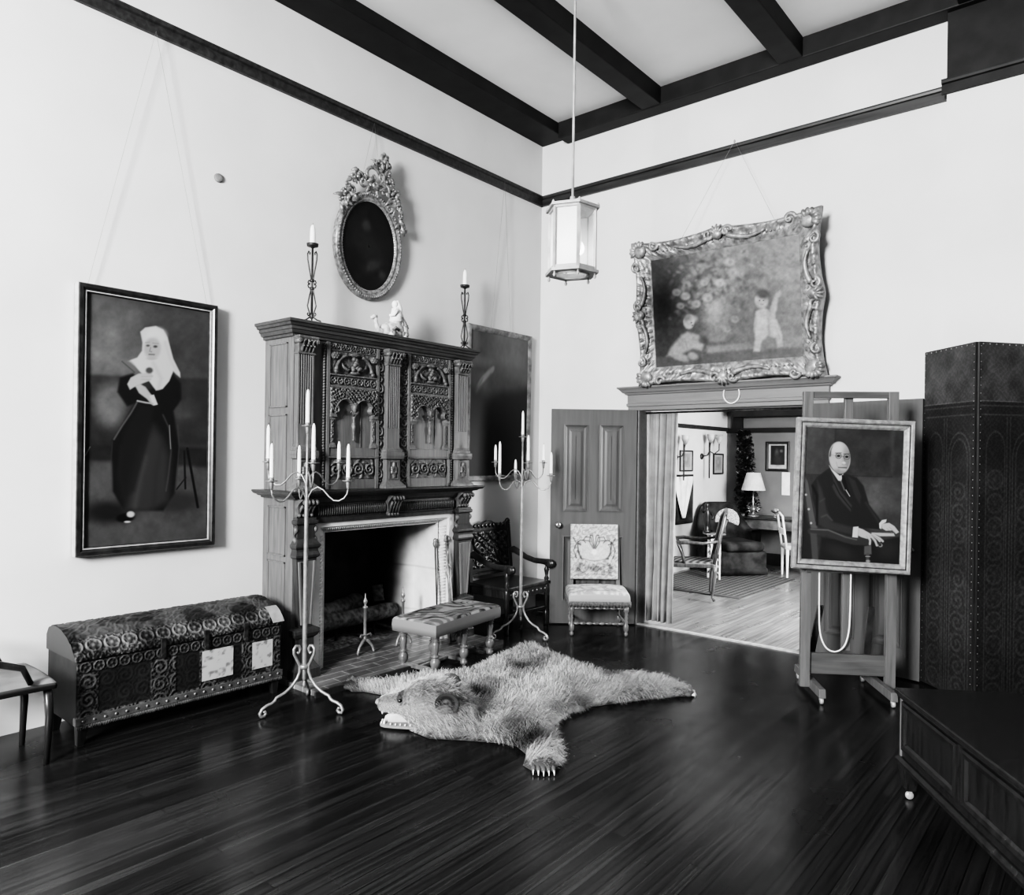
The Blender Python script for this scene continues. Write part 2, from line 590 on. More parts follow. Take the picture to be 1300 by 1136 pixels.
# ------------------------------------------------------------ the setting
HX0, HX1, HZ = -3.055, -1.855, 1.08       # fireplace opening in the left wall (y range, height)
b = MB()
b.box(-0.7, 0, -13.0, HX0, 0, 5.3)
b.box(-0.7, 0, HX1, 0.2, 0, 5.3)
b.box(-0.7, 0, HX0, HX1, HZ, 5.3)
struct(b.build('wall_left', 'plaster'))
b = MB()
b.box(0, 1.25, 0, 0.2, 0, 5.3)
b.box(2.96, 6.6, 0, 0.2, 0, 5.3)
b.box(1.25, 2.96, 0, 0.2, 2.13, 5.3)
struct(b.build('wall_back', 'plaster'))
struct(MB().box(3.90, 6.6, -0.12, 0, 0, 4.39).build('wall_pier', 'plaster'))
struct(MB().box(6.6, 6.8, -13.0, 0.2, 0, 5.3).build('wall_right', 'plaster_low_bounce'))
b = MB()
b.box(0, 2.4, -13.2, -13.0, 0, 5.3); b.box(4.8, 6.6, -13.2, -13.0, 0, 5.3)
b.box(2.4, 4.8, -13.2, -13.0, 0, 1.0); b.box(2.4, 4.8, -13.2, -13.0, 4.3, 5.3)
struct(b.build('wall_rear', 'plaster_low_bounce'))
b = MB(); b.frame(2.4, 3.3, [(0, 0.02), (0, 0.09), (0.07, 0.09), (0.09, 0.02)], 3.1, 2.65)
for k in range(1, 4):
    b.box(1.9 + 0.6 * k - 0.02, 1.9 + 0.6 * k + 0.02, -0.06, -0.02, 1.0, 4.3)
for k in range(1, 5):
    b.box(1.9, 4.3, -0.06, -0.02, 1.0 + 0.66 * k - 0.02, 1.0 + 0.66 * k + 0.02)
w_ = struct(b.build('window_1', 'beam', rot=(0, 0, PI), loc=(6.7, -13.1, 0)))
struct(MB().box(0, 6.6, -13.0, 0.0, -0.1, 0).build('floor', 'floor'))
struct(MB().box(-0.7, 6.8, -13.2, 0.2, 5.165, 5.3).build('ceiling', 'ceil'))
# ceiling beams
struct(MB().box(0, 0.34, -13.0, 0, 5.05, 5.17).build('trim_1', 'beam', bevel=0.01))
struct(MB().box(0.34, 6.6, -0.18, 0, 4.995, 5.17).build('trim_2', 'beam', bevel=0.01))
for k, x in enumerate((1.345, 2.66, 3.975, 5.29)):
    struct(MB().box(x, x + 0.20, -13.0, -0.18, 5.0, 5.17).build('trim_%d' % (3 + k), 'beam', bevel=0.008))
# picture rails
RP = [(4.388, 0.0), (4.388, 0.028), (4.455, 0.03), (4.462, 0.045), (4.478, 0.05), (4.49, 0.05), (4.49, 0.0)]
b = MB(); b.prism([(o, z) for z, o in RP][::-1], -13.0, 0, 'y')
b.v = [(p[0], p[1], p[2]) for p in b.v]
struct(b.build('trim_7', 'rail'))
b = MB(); b.prism([(-o, z) for z, o in RP], 0.0, 3.9, 'x')
struct(b.build('trim_8', 'rail'))
b = MB(); b.prism([(-0.12 - o, z) for z, o in RP], 3.9 - 0.03, 6.6, 'x')
struct(b.build('trim_9', 'beam'))
struct(MB().box(3.90, 6.6, -0.125, 0, 4.49, 5.0).build('trim_10', 'beam'))
# threshold strip
struct(MB().box(1.25, 2.96, -0.02, 0.03, 0, 0.012).build('trim_11', 'gilt_pale'))
struct(MB().box(0.0, 1.17, -0.022, 0, 0, 0.14).build('baseboard_back', 'doorwood_h'))
struct(MB().box(2.98, 3.9, -0.022, 0, 0, 0.14).build('baseboard_right', 'doorwood_h'))
# hearth: tiled slab in front of and inside the fireplace
b = MB(); b.box(0.0, 0.765, -3.40, -1.50, 0.0, 0.035); b.box(-0.50, 0.0, HX0 + .002, HX1 - .002, 0.0, 0.035)
struct(b.build('hearth', 'tile'))
struct(MB().box(0.765, 0.785, -3.42, -1.48, 0.0, 0.037).build('trim_12', 'oak_dark'))

# doorcase: jambs and entablature
b = MB()
for x0, x1 in ((1.17, 1.27), (2.94, 3.04)):
    b.box(x0, x1, -0.035, 0.215, 0, 2.115)
b.box(1.17, 3.04, -0.035, 0.215, 2.115, 2.15)
b.steps(1.15, 3.06, -0.04, 0.0, [(2.115, 0.0), (2.15, 0.0), (2.155, 0.012), (2.18, 0.014), (2.185, 0.005), (2.265, 0.005),
                                 (2.27, 0.02), (2.285, 0.03), (2.29, 0.045), (2.31, 0.06), (2.325, 0.075), (2.33, 0.085), (2.345, 0.085)])
struct(b.build('trim_13', 'casewood', bevel=0.002))


def door_leaf(name, W, H, T, knob_at):
    b = MB()
    st, mid = 0.125, 0.24
    z_lock0, z_lock1 = 0.86, 0.86 + mid
    # stiles and rails
    b.box(0, st, -T, 0, 0, H); b.box(W - st, W, -T, 0, 0, H)
    b.box(st, W - st, -T, 0, 0, 0.22); b.box(st, W - st, -T, 0, H - 0.15, H); b.box(st, W - st, -T, 0, z_lock0, z_lock1)
    xm = W / 2
    b.box(xm - 0.055, xm + 0.055, -T, 0, 0.22, z_lock0); b.box(xm - 0.055, xm + 0.055, -T, 0, z_lock1, H - 0.15)
    o = struct(b.build(name, 'doorwood'))
    for x0, x1 in ((st, xm - 0.055), (xm + 0.055, W - st)):
        for z0, z1 in ((0.22, z_lock0), (z_lock1, H - 0.15)):
            p = MB()
            cx, cz, w, h = (x0 + x1) / 2, (z0 + z1) / 2, x1 - x0, z1 - z0
            p.box(x0, x1, -T + 0.018, -0.018, z0, z1)
            p.frame(w, h, [(0, T - 0.02), (0, T + 0.006), (0.008, T + 0.008), (0.018, T - 0.004), (0.03, T - 0.012), (0.04, T - 0.014), (0.04, T - 0.02)], cx, cz)
            p.frame(w - 0.10, h - 0.10, [(0, T - 0.019), (0.025, T - 0.011), (w / 2 - 0.055, T - 0.011)], cx, cz, False)
            p.build('panel', 'doorwood', o)
    k = MB(); k.lathe([(0.026, 0), (0.026, 0.006), (0.010, 0.010), (0.010, 0.03), (0.024, 0.036), (0.031, 0.05), (0.028, 0.066), (0.012, 0.074), (0, 0.075)], 16, (knob_at, -T, 0.97), 'y')
    k.build('door_knob', 'brass', o)
    return o


d1 = door_leaf('door_1', 0.84, 2.105, 0.045, 0.07)
d1.location = (0.598, -0.572, 0.012); d1.rotation_euler = (0, 0, R(40.2))
d2 = door_leaf('door_2', 0.86, 2.105, 0.045, 0.79)
d2.location = (2.95, -0.06, 0.012); d2.rotation_euler = (0, 0, R(-9.3))

# ------------------------------------------------------------ the far room (shell)
struct(MB().box(-0.2, 5.2, 0.0, 5.2, -0.1, -0.001).build('floor_far', 'farfloor'))
struct(MB().box(-0.2, 0.0, 0.2, 5.2, 0, 2.75).build('wall_far_left', 'farwall'))
b = MB(); b.box(0.0, 5.2, 5.0, 5.2, 0, 2.75)
struct(b.build('wall_far_back', 'farwall_shaded'))
struct(MB().box(5.0, 5.2, 0.2, 5.0, 0, 2.75).build('wall_far_right', 'farwall'))
struct(MB().box(-0.2, 5.2, 0.2, 5.2, 2.75, 2.9).build('ceiling_far', 'ceil'))
struct(MB().box(0.0, 0.03, 0.2, 5.0, 2.09, 2.15).build('trim_14', 'rail'))
struct(MB().box(0.0, 5.0, 4.96, 5.0, 2.065, 2.14).build('trim_15', 'beam'))
struct(MB().box(0.13, 0.27, 4.93, 5.0, 2.14, 2.75).build('trim_16', 'beam'))
struct(MB().box(0.27, 5.0, 4.55, 5.0, 2.30, 2.75).build('trim_17', 'beam'))  # dark box put in for the shade on the upper back wall
struct(MB().box(0.0, 5.0, 4.97, 5.0, 0, 0.18).build('baseboard_far', 'beam'))

# ------------------------------------------------------------ carved mantelpiece (local: x along the wall, -y into the room)
mant = thing('mantelpiece', 'tall carved oak mantelpiece with fluted pilasters over the open tiled fireplace', 'fireplace', (0, -2.455, 0), PI / 2)
D = 0.37
b = MB()
b.box(-0.90, 0.90, -D, -0.001, 1.375, 2.50)
b.build('overmantel_body', 'oak', mant, 0.003)
# panelled returns on both sides, floor to cornice
for sx in (-1, 1):
    s = MB()
    x0, x1 = (-0.90, -0.70) if sx < 0 else (0.70, 0.90)
    s.box(x0, x1, -0.39, -0.001, 0.036, 1.375)
    xs = -0.90 if sx < 0 else 0.90
    for z0, z1 in ((0.30, 0.86), (0.90, 1.26), (1.33, 1.93), (1.98, 2.45)):
        y0, y1 = -0.30, -0.075
        w = 0.012
        a, c = (xs - 0.009, xs + 0.004) if sx < 0 else (xs - 0.004, xs + 0.009)
        s.box(a, c, y0, y0 + w, z0, z1); s.box(a, c, y1 - w, y1, z0, z1)
        s.box(a, c, y0, y1, z0, z0 + w); s.box(a, c, y0, y1, z1 - w, z1)
        a2, c2 = (xs - 0.003, xs) if sx < 0 else (xs, xs + 0.003)
        s.box(a2, c2, y0 + w, y1 - w, z0 + w, z1 - w)
    s.build('side_panel', 'oak', mant, 0.002)
# cornice with dentils
b = MB()
b.steps(-0.90, 0.90, -D, -0.001, [(2.485, 0.0), (2.487, 0.02), (2.505, 0.02), (2.508, 0.035), (2.53, 0.045), (2.535, 0.055), (2.556, 0.055),
                                  (2.559, 0.07), (2.575, 0.078), (2.58, 0.09), (2.598, 0.092), (2.602, 0.085)])
co = b.build('cornice', 'oak_h', mant)
b = MB()
n = 84
for k in range(n):
    x = -0.945 + 1.89 * k / (n - 1)
    b.ell((x, -D - 0.064, 2.566), (0.0085, 0.010, 0.010), 6, 4)
b.build('bead_moulding', 'oak', co)


def capital(x, z0, z1, w, d0):
    b = MB()
    h = z1 - z0
    b.box(x - w * 0.62, x + w * 0.62, -d0 - 0.085, -d0, z1 - 0.016, z1)          # abacus
    b.taper(x - w / 2, x + w / 2, -d0 - 0.055, -d0, z0, x - w * 0.60, x + w * 0.60, -d0 - 0.078, -d0, z1 - 0.016)
    b.box(x - w * 0.55, x + w * 0.55, -d0 - 0.06, -d0, z0, z0 + 0.010)
    for s in (-1, 1):                                                            # volutes
        p = [(x + s * (w * 0.55 + 0.012 * math.cos(t) * (1 - t / 14)), -d0 - 0.085, z1 - 0.038 + 0.016 * math.sin(t) * (1 - t / 14)) for t in np.linspace(0, 10, 22)]
        b.tube(p, 0.006, 6)
        b.lathe([(0.018, 0), (0.018, 0.06)], 10, (x + s * w * 0.55, -d0 - 0.02, z1 - 0.04), 'y')
    for row, (zz, nn, ln) in enumerate(((z0 + h * 0.12, 4, h * 0.36), (z0 + h * 0.36, 3, h * 0.40))):
        for k in range(nn):
            lx = x + (k - (nn - 1) / 2) * w * 0.9 / nn
            p = [(lx, -d0 - 0.058, zz), (lx, -d0 - 0.066 - 0.008 * row, zz + ln * 0.55), (lx, -d0 - 0.082 - 0.006 * row, zz + ln * 0.92), (lx, -d0 - 0.094, zz + ln * 0.8)]
            b.tube(p, [0.006, 0.013, 0.009, 0.004], 6)
    for k in range(5):
        b.ell((x + (k - 2) * w * 0.2, -d0 - 0.075, z1 - 0.03), (0.009, 0.012, 0.009), 8, 5)
    return b


def upper_pilaster(x):
    w = 0.132
    p = MB()
    nf = 6
    z0, z1 = 1.70, 2.362
    # shaft with flutes cut as real grooves, plain below
    xs = [x - w / 2]
    ys = [-D - 0.05]
    for k in range(nf):
        a = x - w / 2 + 0.010 + k * (w - 0.02) / nf
        c = a + (w - 0.02) / nf
        e = 0.0045
        for xx, yy in ((a + e, 0.05), (a + e + 0.002, 0.040), ((a + c) / 2, 0.036), (c - e - 0.002, 0.040), (c - e, 0.05)):
            xs.append(xx); ys.append(-D - yy)
    xs.append(x + w / 2); ys.append(-D - 0.05)
    poly = list(zip(xs, ys)) + [(x + w / 2, -D + 0.001), (x - w / 2, -D + 0.001)]
    p.prism(poly, 1.86, z1, 'z')
    p.box(x - w / 2, x + w / 2, -D - 0.05, -D + 0.001, z0, 1.86)
    p.steps(x - w / 2, x + w / 2, -D - 0.05, -D, [(1.64, 0.03), (1.665, 0.03), (1.67, 0.018), (1.685, 0.018), (1.70, 0.004), (1.715, 0.0)])
    sh = p.build('pilaster', 'oak', mant, 0.0015)
    capital(x, 2.362, 2.490, w, D).build('capital', 'oak_carve', sh)
    q = MB()
    q.steps(x - w / 2 - 0.005, x + w / 2 + 0.005, -D - 0.055, -D, [(1.376, 0.038), (1.395, 0.036), (1.432, 0.004), (1.44, 0.0), (1.605, 0.0), (1.612, 0.022), (1.64, 0.026)])
    pe = q.build('pedestal', 'oak', sh, 0.0015)
    c = MB()
    c.frame(0.096, 0.145, [(0, D + 0.05), (0, D + 0.062), (0.008, D + 0.062), (0.010, D + 0.056)], x, 1.522)

    def orn(X, Z):
        u, v = np.abs(X - x) / 0.04, np.abs(Z - 1.522) / 0.064
        r = u + v
        th = np.arctan2(v, u)
        return 0.016 * (sstep(0.98, 0.8, r * (1 + 0.18 * np.cos(6 * th))) * sstep(0.22, 0.34, r) + sstep(0.2, 0.1, r))
    c.relief(x - 0.042, x + 0.042, 1.457, 1.588, -D - 0.0552, orn, 0.003)
    c.build('carved_tablet', 'oak_carve', sh)


for x in (-0.825, 0.0, 0.805):
    upper_pilaster(x)


def carved_panel(xc):
    x0, x1 = xc - 0.222, xc + 0.222
    W = x1 - x0
    f = MB()                                    # stiles, mouldings and plain bands
    y = -D
    f.box(x0 - 0.028, x0, y - 0.022, y, 1.378, 2.483)
    f.box(x1, x1 + 0.028, y - 0.022, y, 1.378, 2.483)
    f.box(x0, x1, y - 0.016, y, 2.424, 2.430)
    f.box(x0, x1, y - 0.024, y, 2.238, 2.250)
    f.box(x0, x1, y - 0.020, y, 2.150, 2.164)
    f.box(x0, x1, y - 0.014, y, 1.62, 1.695)
    f.steps(x0, x1, y - 0.014, y, [(1.612, 0.0), (1.616, 0.012), (1.626, 0.012), (1.63, 0.0)])
    f.box(x0, x1, y - 0.010, y, 1.378, 1.452)
    fo = f.build('panel_frame', 'oak', mant, 0.002)
    for z0, z1, fn in ((2.43, 2.483, lambda X, Z: 0.013 * pat_scroll(X - x0, Z, 0.046, 1.4, 2.456)),
                       (2.166, 2.236, lambda X, Z: 0.014 * pat_rosettes(X - x0, Z, 0.063, 2.201))):
        q = MB(); q.relief(x0, x1, z0, z1, y - 0.006, fn, 0.0035); q.build('carved_band', 'oak_carve', fo)
    # lunette with arch, putto-like cluster of fruit and corner bosses
    q = MB()
    q.relief(x0, x1, 2.250, 2.424, y - 0.004, lambda X, Z: 0.004 * pat_foliage(X, Z, 0.05, 5), 0.006)
    for s in (-1, 1):
        pts = [(xc + s * (0.055 + 0.115 * math.sin(t)), y - 0.022, 2.262 + 0.135 * math.cos(t)) for t in np.linspace(0.15, 1.45, 12)]
        q.tube(pts, [0.012] * 10 + [0.016, 0.018], 8)
        q.ell((xc + s * 0.175, y - 0.03, 2.268), (0.017, 0.014, 0.017), 10, 6)
        q.ell((xc + s * 0.185, y - 0.022, 2.385), (0.030, 0.026, 0.028), 12, 7)
        for k in range(6):
            a = k * PI / 3
            q.ell((xc + s * 0.185 + 0.020 * math.cos(a), y - 0.036, 2.385 + 0.018 * math.sin(a)), (0.010, 0.012, 0.010), 7, 5)
        q.tube([(xc + s * 0.03, y - 0.02, 2.30), (xc + s * 0.07, y - 0.026, 2.285), (xc + s * 0.105, y - 0.022, 2.31), (xc + s * 0.115, y - 0.02, 2.335)], [0.012, 0.013, 0.01, 0.006], 7)
    rr = random.Random(4)
    for k in range(16):
        a = rr.random() * 2 * PI; r_ = 0.045 * math.sqrt(rr.random())
        q.ell((xc + r_ * math.cos(a), y - 0.032 - 0.014 * rr.random(), 2.325 + 1.25 * r_ * math.sin(a)), (0.017, 0.017, 0.017), 9, 6)
    q.ell((xc, y - 0.03, 2.405), (0.05, 0.02, 0.018), 12, 6)
    q.ell((xc, y - 0.028, 2.268), (0.045, 0.022, 0.016), 12, 6)
    q.build('carved_lunette', 'oak_carve', fo)
    # double arch in relief with hanging pendant
    q = MB()

    def inside(X, Z):
        u = np.abs(X - xc)
        lobe = np.hypot((u - 0.088) / 0.092, (Z - 1.955) / 0.105) < 1
        cusp = np.hypot((u - 0.178) / 0.03, (Z - 1.985) / 0.03) < 1
        return (lobe & (Z > 1.945)) & ~cusp | ((u < 0.172) & (Z <= 1.945))

    def arch(X, Z):
        edge = 0.010 * pat_foliage(X, Z, 0.036, 8)
        h = np.where(inside(X, Z), 0.0, 0.016 + edge)
        rim = inside(X + 0.008, Z) | inside(X - 0.008, Z) | inside(X, Z + 0.008) | inside(X, Z - 0.008)
        return np.where(rim & ~inside(X, Z), 0.030, h)
    q.relief(x0, x1, 1.945, 2.150, y - 0.002, lambda X, Z: 1.5 * arch(X, Z), 0.003)
    q.build('carved_arch', 'oak_carve', fo)
    q = MB()
    for s in (-1, 1):
        q = MB()
        if s > 0: q.box(xc + 0.075, xc + 0.079, y - 0.008, y, 1.70, 2.05)
        q.box(xc + s * 0.195 - 0.027, xc + s * 0.195 + 0.027, y - 0.038, y, 1.925, 1.947)
        q.box(xc + s * 0.195 - 0.023, xc + s * 0.195 + 0.023, y - 0.022, y, 1.905, 1.925)
        q.box(xc + s * 0.197 - 0.015, xc + s * 0.197 + 0.015, y - 0.018, y, 1.73, 1.905)
        q.steps(xc + s * 0.195 - 0.02, xc + s * 0.195 + 0.02, y - 0.02, y, [(1.695, 0.008), (1.71, 0.008), (1.73, 0.0)])
        q.relief(xc + s * 0.197 - 0.013, xc + s * 0.197 + 0.013, 1.735, 1.90, y - 0.0182, lambda X, Z: 0.008 * pat_foliage(X, Z, 0.026, 12), 0.003)
        q.build('colonnette', 'oak', fo)
    q = MB()
    q.lathe([(0.004, 1.745), (0.010, 1.750), (0.011, 1.758), (0.006, 1.765), (0.009, 1.80), (0.015, 1.838), (0.018, 1.862), (0.012, 1.872), (0.018, 1.878), (0.009, 1.888), (0.008, 1.91), (0.014, 1.925), (0.010, 1.95)], 12, (xc, y - 0.022, 0))
    for k in range(5):
        a = (k - 2) * 0.5
        q.tube([(xc, y - 0.022, 1.93), (xc + 0.02 * math.sin(a), y - 0.034, 1.955), (xc + 0.04 * math.sin(a), y - 0.03, 1.975), (xc + 0.046 * math.sin(a), y - 0.036, 1.962)], [0.008, 0.009, 0.009, 0.005], 6)
    q.tube([(xc, y - 0.022, 1.95), (xc, y - 0.03, 1.99), (xc, y - 0.03, 2.04)], [0.014, 0.018, 0.022], 8)
    q.build('drop_pendant', 'oak_carve', fo)
    q = MB()

    def low(X, Z):
        return 0.020 * pat_scroll(X - xc, Z, 0.105, 1.9, 1.532) * sstep(0.205, 0.195, np.abs(X - xc))
    q.relief(x0 + 0.006, x1 - 0.006, 1.456, 1.608, y - 0.004, low, 0.003)
    q.build('scroll_panel', 'oak_carve', fo)


carved_panel(-0.375)
carved_panel(0.43)
for xa, wv in ((-0.115, 0.075), (0.15, 0.085)):
    q = MB()
    q.relief(xa - wv / 2, xa + wv / 2, 1.38, 2.483, -D - 0.003, lambda X, Z: 0.015 * pat_vine(X, Z, wv, 0.085, xa), 0.0038)
    q.build('vine_strip', 'oak_carve', mant)
for xr in (-0.645, 0.70):
    q = MB()
    for k in range(52):
        z = 1.395 + k * 0.0208
        q.ell((xr, -D - 0.012, z), (0.012, 0.010, 0.012), 6, 4, rot=Matrix.Rotation(0.7, 4, 'Y'))
    q.build('rope_moulding', 'oak_carve', mant)

# mantel shelf, fluted frieze, corbels
b = MB()
b.steps(-0.90, 0.90, -0.42, -0.001, [(1.318, 0.02), (1.33, 0.022), (1.336, 0.05), (1.345, 0.06), (1.352, 0.085), (1.368, 0.10), (1.376, 0.10), (1.378, 0.094)])
b.build('mantel_shelf', 'oak_dark', mant)
b = MB()
b.box(-0.72, 0.72, -0.40, -0.03, 1.135, 1.32)
b.steps(-0.72, 0.72, -0.40, -0.05, [(1.135, 0.0), (1.138, 0.012), (1.165, 0.014), (1.178, 0.0)])
b.steps(-0.72, 0.72, -0.40, -0.05, [(1.278, 0.0), (1.283, 0.014), (1.297, 0.022), (1.318, 0.028)])
fr = b.build('frieze', 'oak_dark', mant)
for half in (-1, 1):
  b = MB()
  for k in range(32):
    x = half * (0.075 + 0.625 * k / 31)
    b.tube([(x, -0.405, 1.185), (x, -0.415, 1.20), (x, -0.418, 1.24), (x, -0.412, 1.262)], [0.004, 0.0075, 0.0075, 0.005], 6)
  b.build('fluting', 'oak_h', fr)


def corbel(x, z0, z1, w, d):
    b = MB()
    h = z1 - z0
    prof = []
    for t in np.linspace(0, 1, 22):
        out = 0.028 + 0.075 * t ** 1.6 + 0.016 * math.sin(t * PI * 2.2)
        prof.append((-d - out, z0 + h * t))
    poly = prof + [(-d, z1), (-d, z0)]
    b.prism(poly, x - w / 2, x + w / 2, 'x')
    for k in range(4):
        xx = x + (k - 1.5) * w * 0.27
        b.ell((xx, -d - 0.112, z1 - 0.022), (w * 0.12, 0.020, 0.020), 9, 6)
        b.ell((xx, -d - 0.048, z0 + 0.018), (w * 0.11, 0.014, 0.014), 9, 6)
        b.tube([(xx, -d - 0.09, z1 - 0.045), (xx, -d - 0.070, z0 + h * 0.5), (xx, -d - 0.055, z0 + 0.035)], [0.011, 0.010, 0.006], 6)
    return b


for x in (-0.825, 0.0, 0.815):
    corbel(x, 1.185 if x else 1.15, 1.32, 0.125 if x else 0.11, 0.385).build('corbel', 'oak_carve', mant)


def lower_pilaster(x):
    y = 0.39
    b = MB()
    w = 0.15
    b.steps(x - w / 2, x + w / 2, -y - 0.05, -y + 0.001, [(1.135, 0.006), (1.145, 0.016), (1.165, 0.016), (1.172, 0.006), (1.186, 0.006)])
    b.taper(x - 0.075, x + 0.075, -y - 0.045, -y, 1.03, x - 0.075, x + 0.075, -y - 0.05, -y, 1.135)
    b.steps(x - w / 2, x + w / 2, -y - 0.05, -y + 0.001, [(0.895, 0.012), (0.905, 0.024), (0.92, 0.026), (0.945, 0.016), (0.96, 0.016), (0.978, 0.030), (0.992, 0.030), (1.0, 0.022), (1.035, 0.0)])
    b.taper(x - 0.050, x + 0.050, -y - 0.05, -y, 0.40, x - 0.085, x + 0.085, -y - 0.055, -y, 0.895)
    b.steps(x - w / 2, x + w / 2, -y - 0.05, -y + 0.001, [(0.036, 0.035), (0.10, 0.035), (0.115, 0.022), (0.14, 0.008), (0.15, 0.0), (0.32, 0.0), (0.335, 0.018), (0.36, 0.03), (0.385, 0.03), (0.40, 0.0)])
    o = b.build('lower_pilaster', 'oak_dark', mant, 0.002)
    c = MB()
    for s in (-1, 1):
        c.taper(x + s * 0.036 - 0.008, x + s * 0.036 + 0.008, -y - 0.064, -y - 0.04, 0.42, x + s * 0.064 - 0.010, x + s * 0.064 + 0.010, -y - 0.070, -y - 0.04, 0.875)
    c.taper(x - 0.03, x + 0.03, -y - 0.056, -y - 0.04, 0.42, x - 0.058, x + 0.058, -y - 0.060, -y - 0.04, 0.875)
    c.build('tapered_panel', 'oak', o, 0.003)
    for s in (-1, 1):                          # carved scroll on the sides of the neck
        c = MB()
        p = [(x + s * 0.082, -y - 0.03 - 0.012 * math.sin(t * 2), 1.12 - 0.028 * t) for t in np.linspace(0, 5, 14)]
        c.tube(p, [0.012 + 0.006 * math.sin(t * 2.4) for t in np.linspace(0, 5, 14)], 7)
        c.build('side_scroll', 'oak_carve', o)


for x in (-0.82, 0.82):
    lower_pilaster(x)

# pale stone surround: flat outer strip, splayed carved inner strip
b = MB()
x1, x2, x3 = 0.735, 0.672, 0.585
z1, z2, z3 = 1.135, 1.103, 1.055
ya, yb = -0.395, -0.33


def U(x, z, y): return [(-x, y, 0.036), (-x, y, z), (x, y, z), (x, y, 0.036)]


rows = [U(x1, z1, -0.05), U(x1, z1, ya), U(x2, z2, ya), U(x2 - 0.006, z2 - 0.006, ya + 0.012), U(x3 + 0.01, z3 + 0.008, yb), U(x3, z3, yb - 0.004)]
vs = [p for r_ in rows for p in r_]; fs = []
for i in range(len(rows) - 1):
    for k in range(3):
        fs.append((4 * i + k, 4 * i + 4 + k, 4 * i + 5 + k, 4 * i + 1 + k))
b.add(vs, fs)
su = b.build('stone_surround', 'stone', mant)
b = MB()
for k in range(34):
    t = (k + 0.5) / 34
    x = -0.62 + 1.24 * t
    for dx in (-0.009, 0.009):
        b.tube([(x - 0.012 + dx, ya + 0.02, z2 - 0.012), (x + 0.012 + dx, yb - 0.01, z3 + 0.014)], 0.0055, 6)
b.build('carved_splay', 'stone', su)
for s in (-1, 1):
    b = MB()
    for k in range(36):
        z = 0.07 + k * 0.0272
        b.tube([(s * (x2 - 0.016), ya + 0.018, z), (s * (x3 + 0.018), yb - 0.006, z + 0.012)], 0.0045, 5)
        b.tube([(s * (x2 - 0.016), ya + 0.018, z + 0.012), (s * (x3 + 0.018), yb - 0.006, z)], 0.0045, 5)
    b.build('carved_splay', 'stone', su)
# firebox: brick cheeks, sooty back and throat
b = MB()
vb = 0.42
b.add([(-0.585, -0.05, 0.036), (-0.46, vb, 0.036), (-0.46, vb, 1.07), (-0.585, -0.05, 1.07)], [(3, 2, 1, 0)])
b.add([(-0.585, -0.33, 0.036), (-0.585, -0.05, 0.036), (-0.585, -0.05, 1.07), (-0.585, -0.33, 1.07)], [(3, 2, 1, 0)])
b.build('firebox_cheek', 'firebrick', mant)
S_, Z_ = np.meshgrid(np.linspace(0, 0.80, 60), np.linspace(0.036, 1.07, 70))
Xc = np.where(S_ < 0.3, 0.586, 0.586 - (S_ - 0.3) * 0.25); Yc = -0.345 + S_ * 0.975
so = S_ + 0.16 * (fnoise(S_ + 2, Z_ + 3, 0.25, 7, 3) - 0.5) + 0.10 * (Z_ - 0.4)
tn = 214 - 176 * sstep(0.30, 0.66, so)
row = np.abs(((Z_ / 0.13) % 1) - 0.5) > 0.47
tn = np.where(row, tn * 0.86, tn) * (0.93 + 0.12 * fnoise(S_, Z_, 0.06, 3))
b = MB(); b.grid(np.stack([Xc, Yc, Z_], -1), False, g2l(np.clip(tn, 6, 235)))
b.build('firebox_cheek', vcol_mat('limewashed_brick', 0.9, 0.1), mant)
b = MB()
b.box(-0.46, 0.46, vb - 0.01, vb, 0.036, 1.07)
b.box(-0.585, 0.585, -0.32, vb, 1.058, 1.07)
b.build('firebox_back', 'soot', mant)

# ------------------------------------------------------------ andirons, logs, fire tools
def andiron(loc, label):
    t = thing('andiron', label, 'andiron', loc, R(90), 'andirons in the fireplace')
    b = MB()
    b.lathe([(0.014, 0.10), (0.016, 0.12), (0.013, 0.14), (0.0125, 0.36), (0.020, 0.365), (0.020, 0.378), (0.010, 0.384), (0.008, 0.392), (0.017, 0.41), (0.018, 0.425), (0.010, 0.44), (0.006, 0.452), (0.005, 0.478), (0.002, 0.487)], 12)
    b.build('post', 'iron', t)
    for s in (-1, 1):
        b = MB()
        b.tube([(0, 0, 0.115), (s * 0.03, -0.005, 0.095), (s * 0.065, -0.012, 0.055), (s * 0.082, -0.015, 0.012), (s * 0.078, -0.016, 0.004)], [0.013, 0.013, 0.012, 0.011, 0.010], 8)
        b.build('foot', 'iron', t)
    b = MB()
    b.tube([(-0.055, -0.01, 0.135), (-0.05, -0.01, 0.155), (0, -0.004, 0.145), (0.05, -0.01, 0.155), (0.055, -0.01, 0.135)], 0.008, 7)
    b.build('hook_bar', 'iron', t)
    b = MB()
    b.tube([(0, 0.0, 0.13), (0, 0.06, 0.125), (0, 0.36, 0.125), (0, 0.38, 0.11), (0, 0.385, 0.0)], 0.010, 6)
    b.build('billet_bar', 'iron_dark', t)
    return t


andiron([0.238, -2.571, 0.036], 'iron andiron with spiked finial, the left of the pair holding the logs')
andiron([0.258, -2.183, 0.036], 'iron andiron with spiked finial, the right of the pair holding the logs')


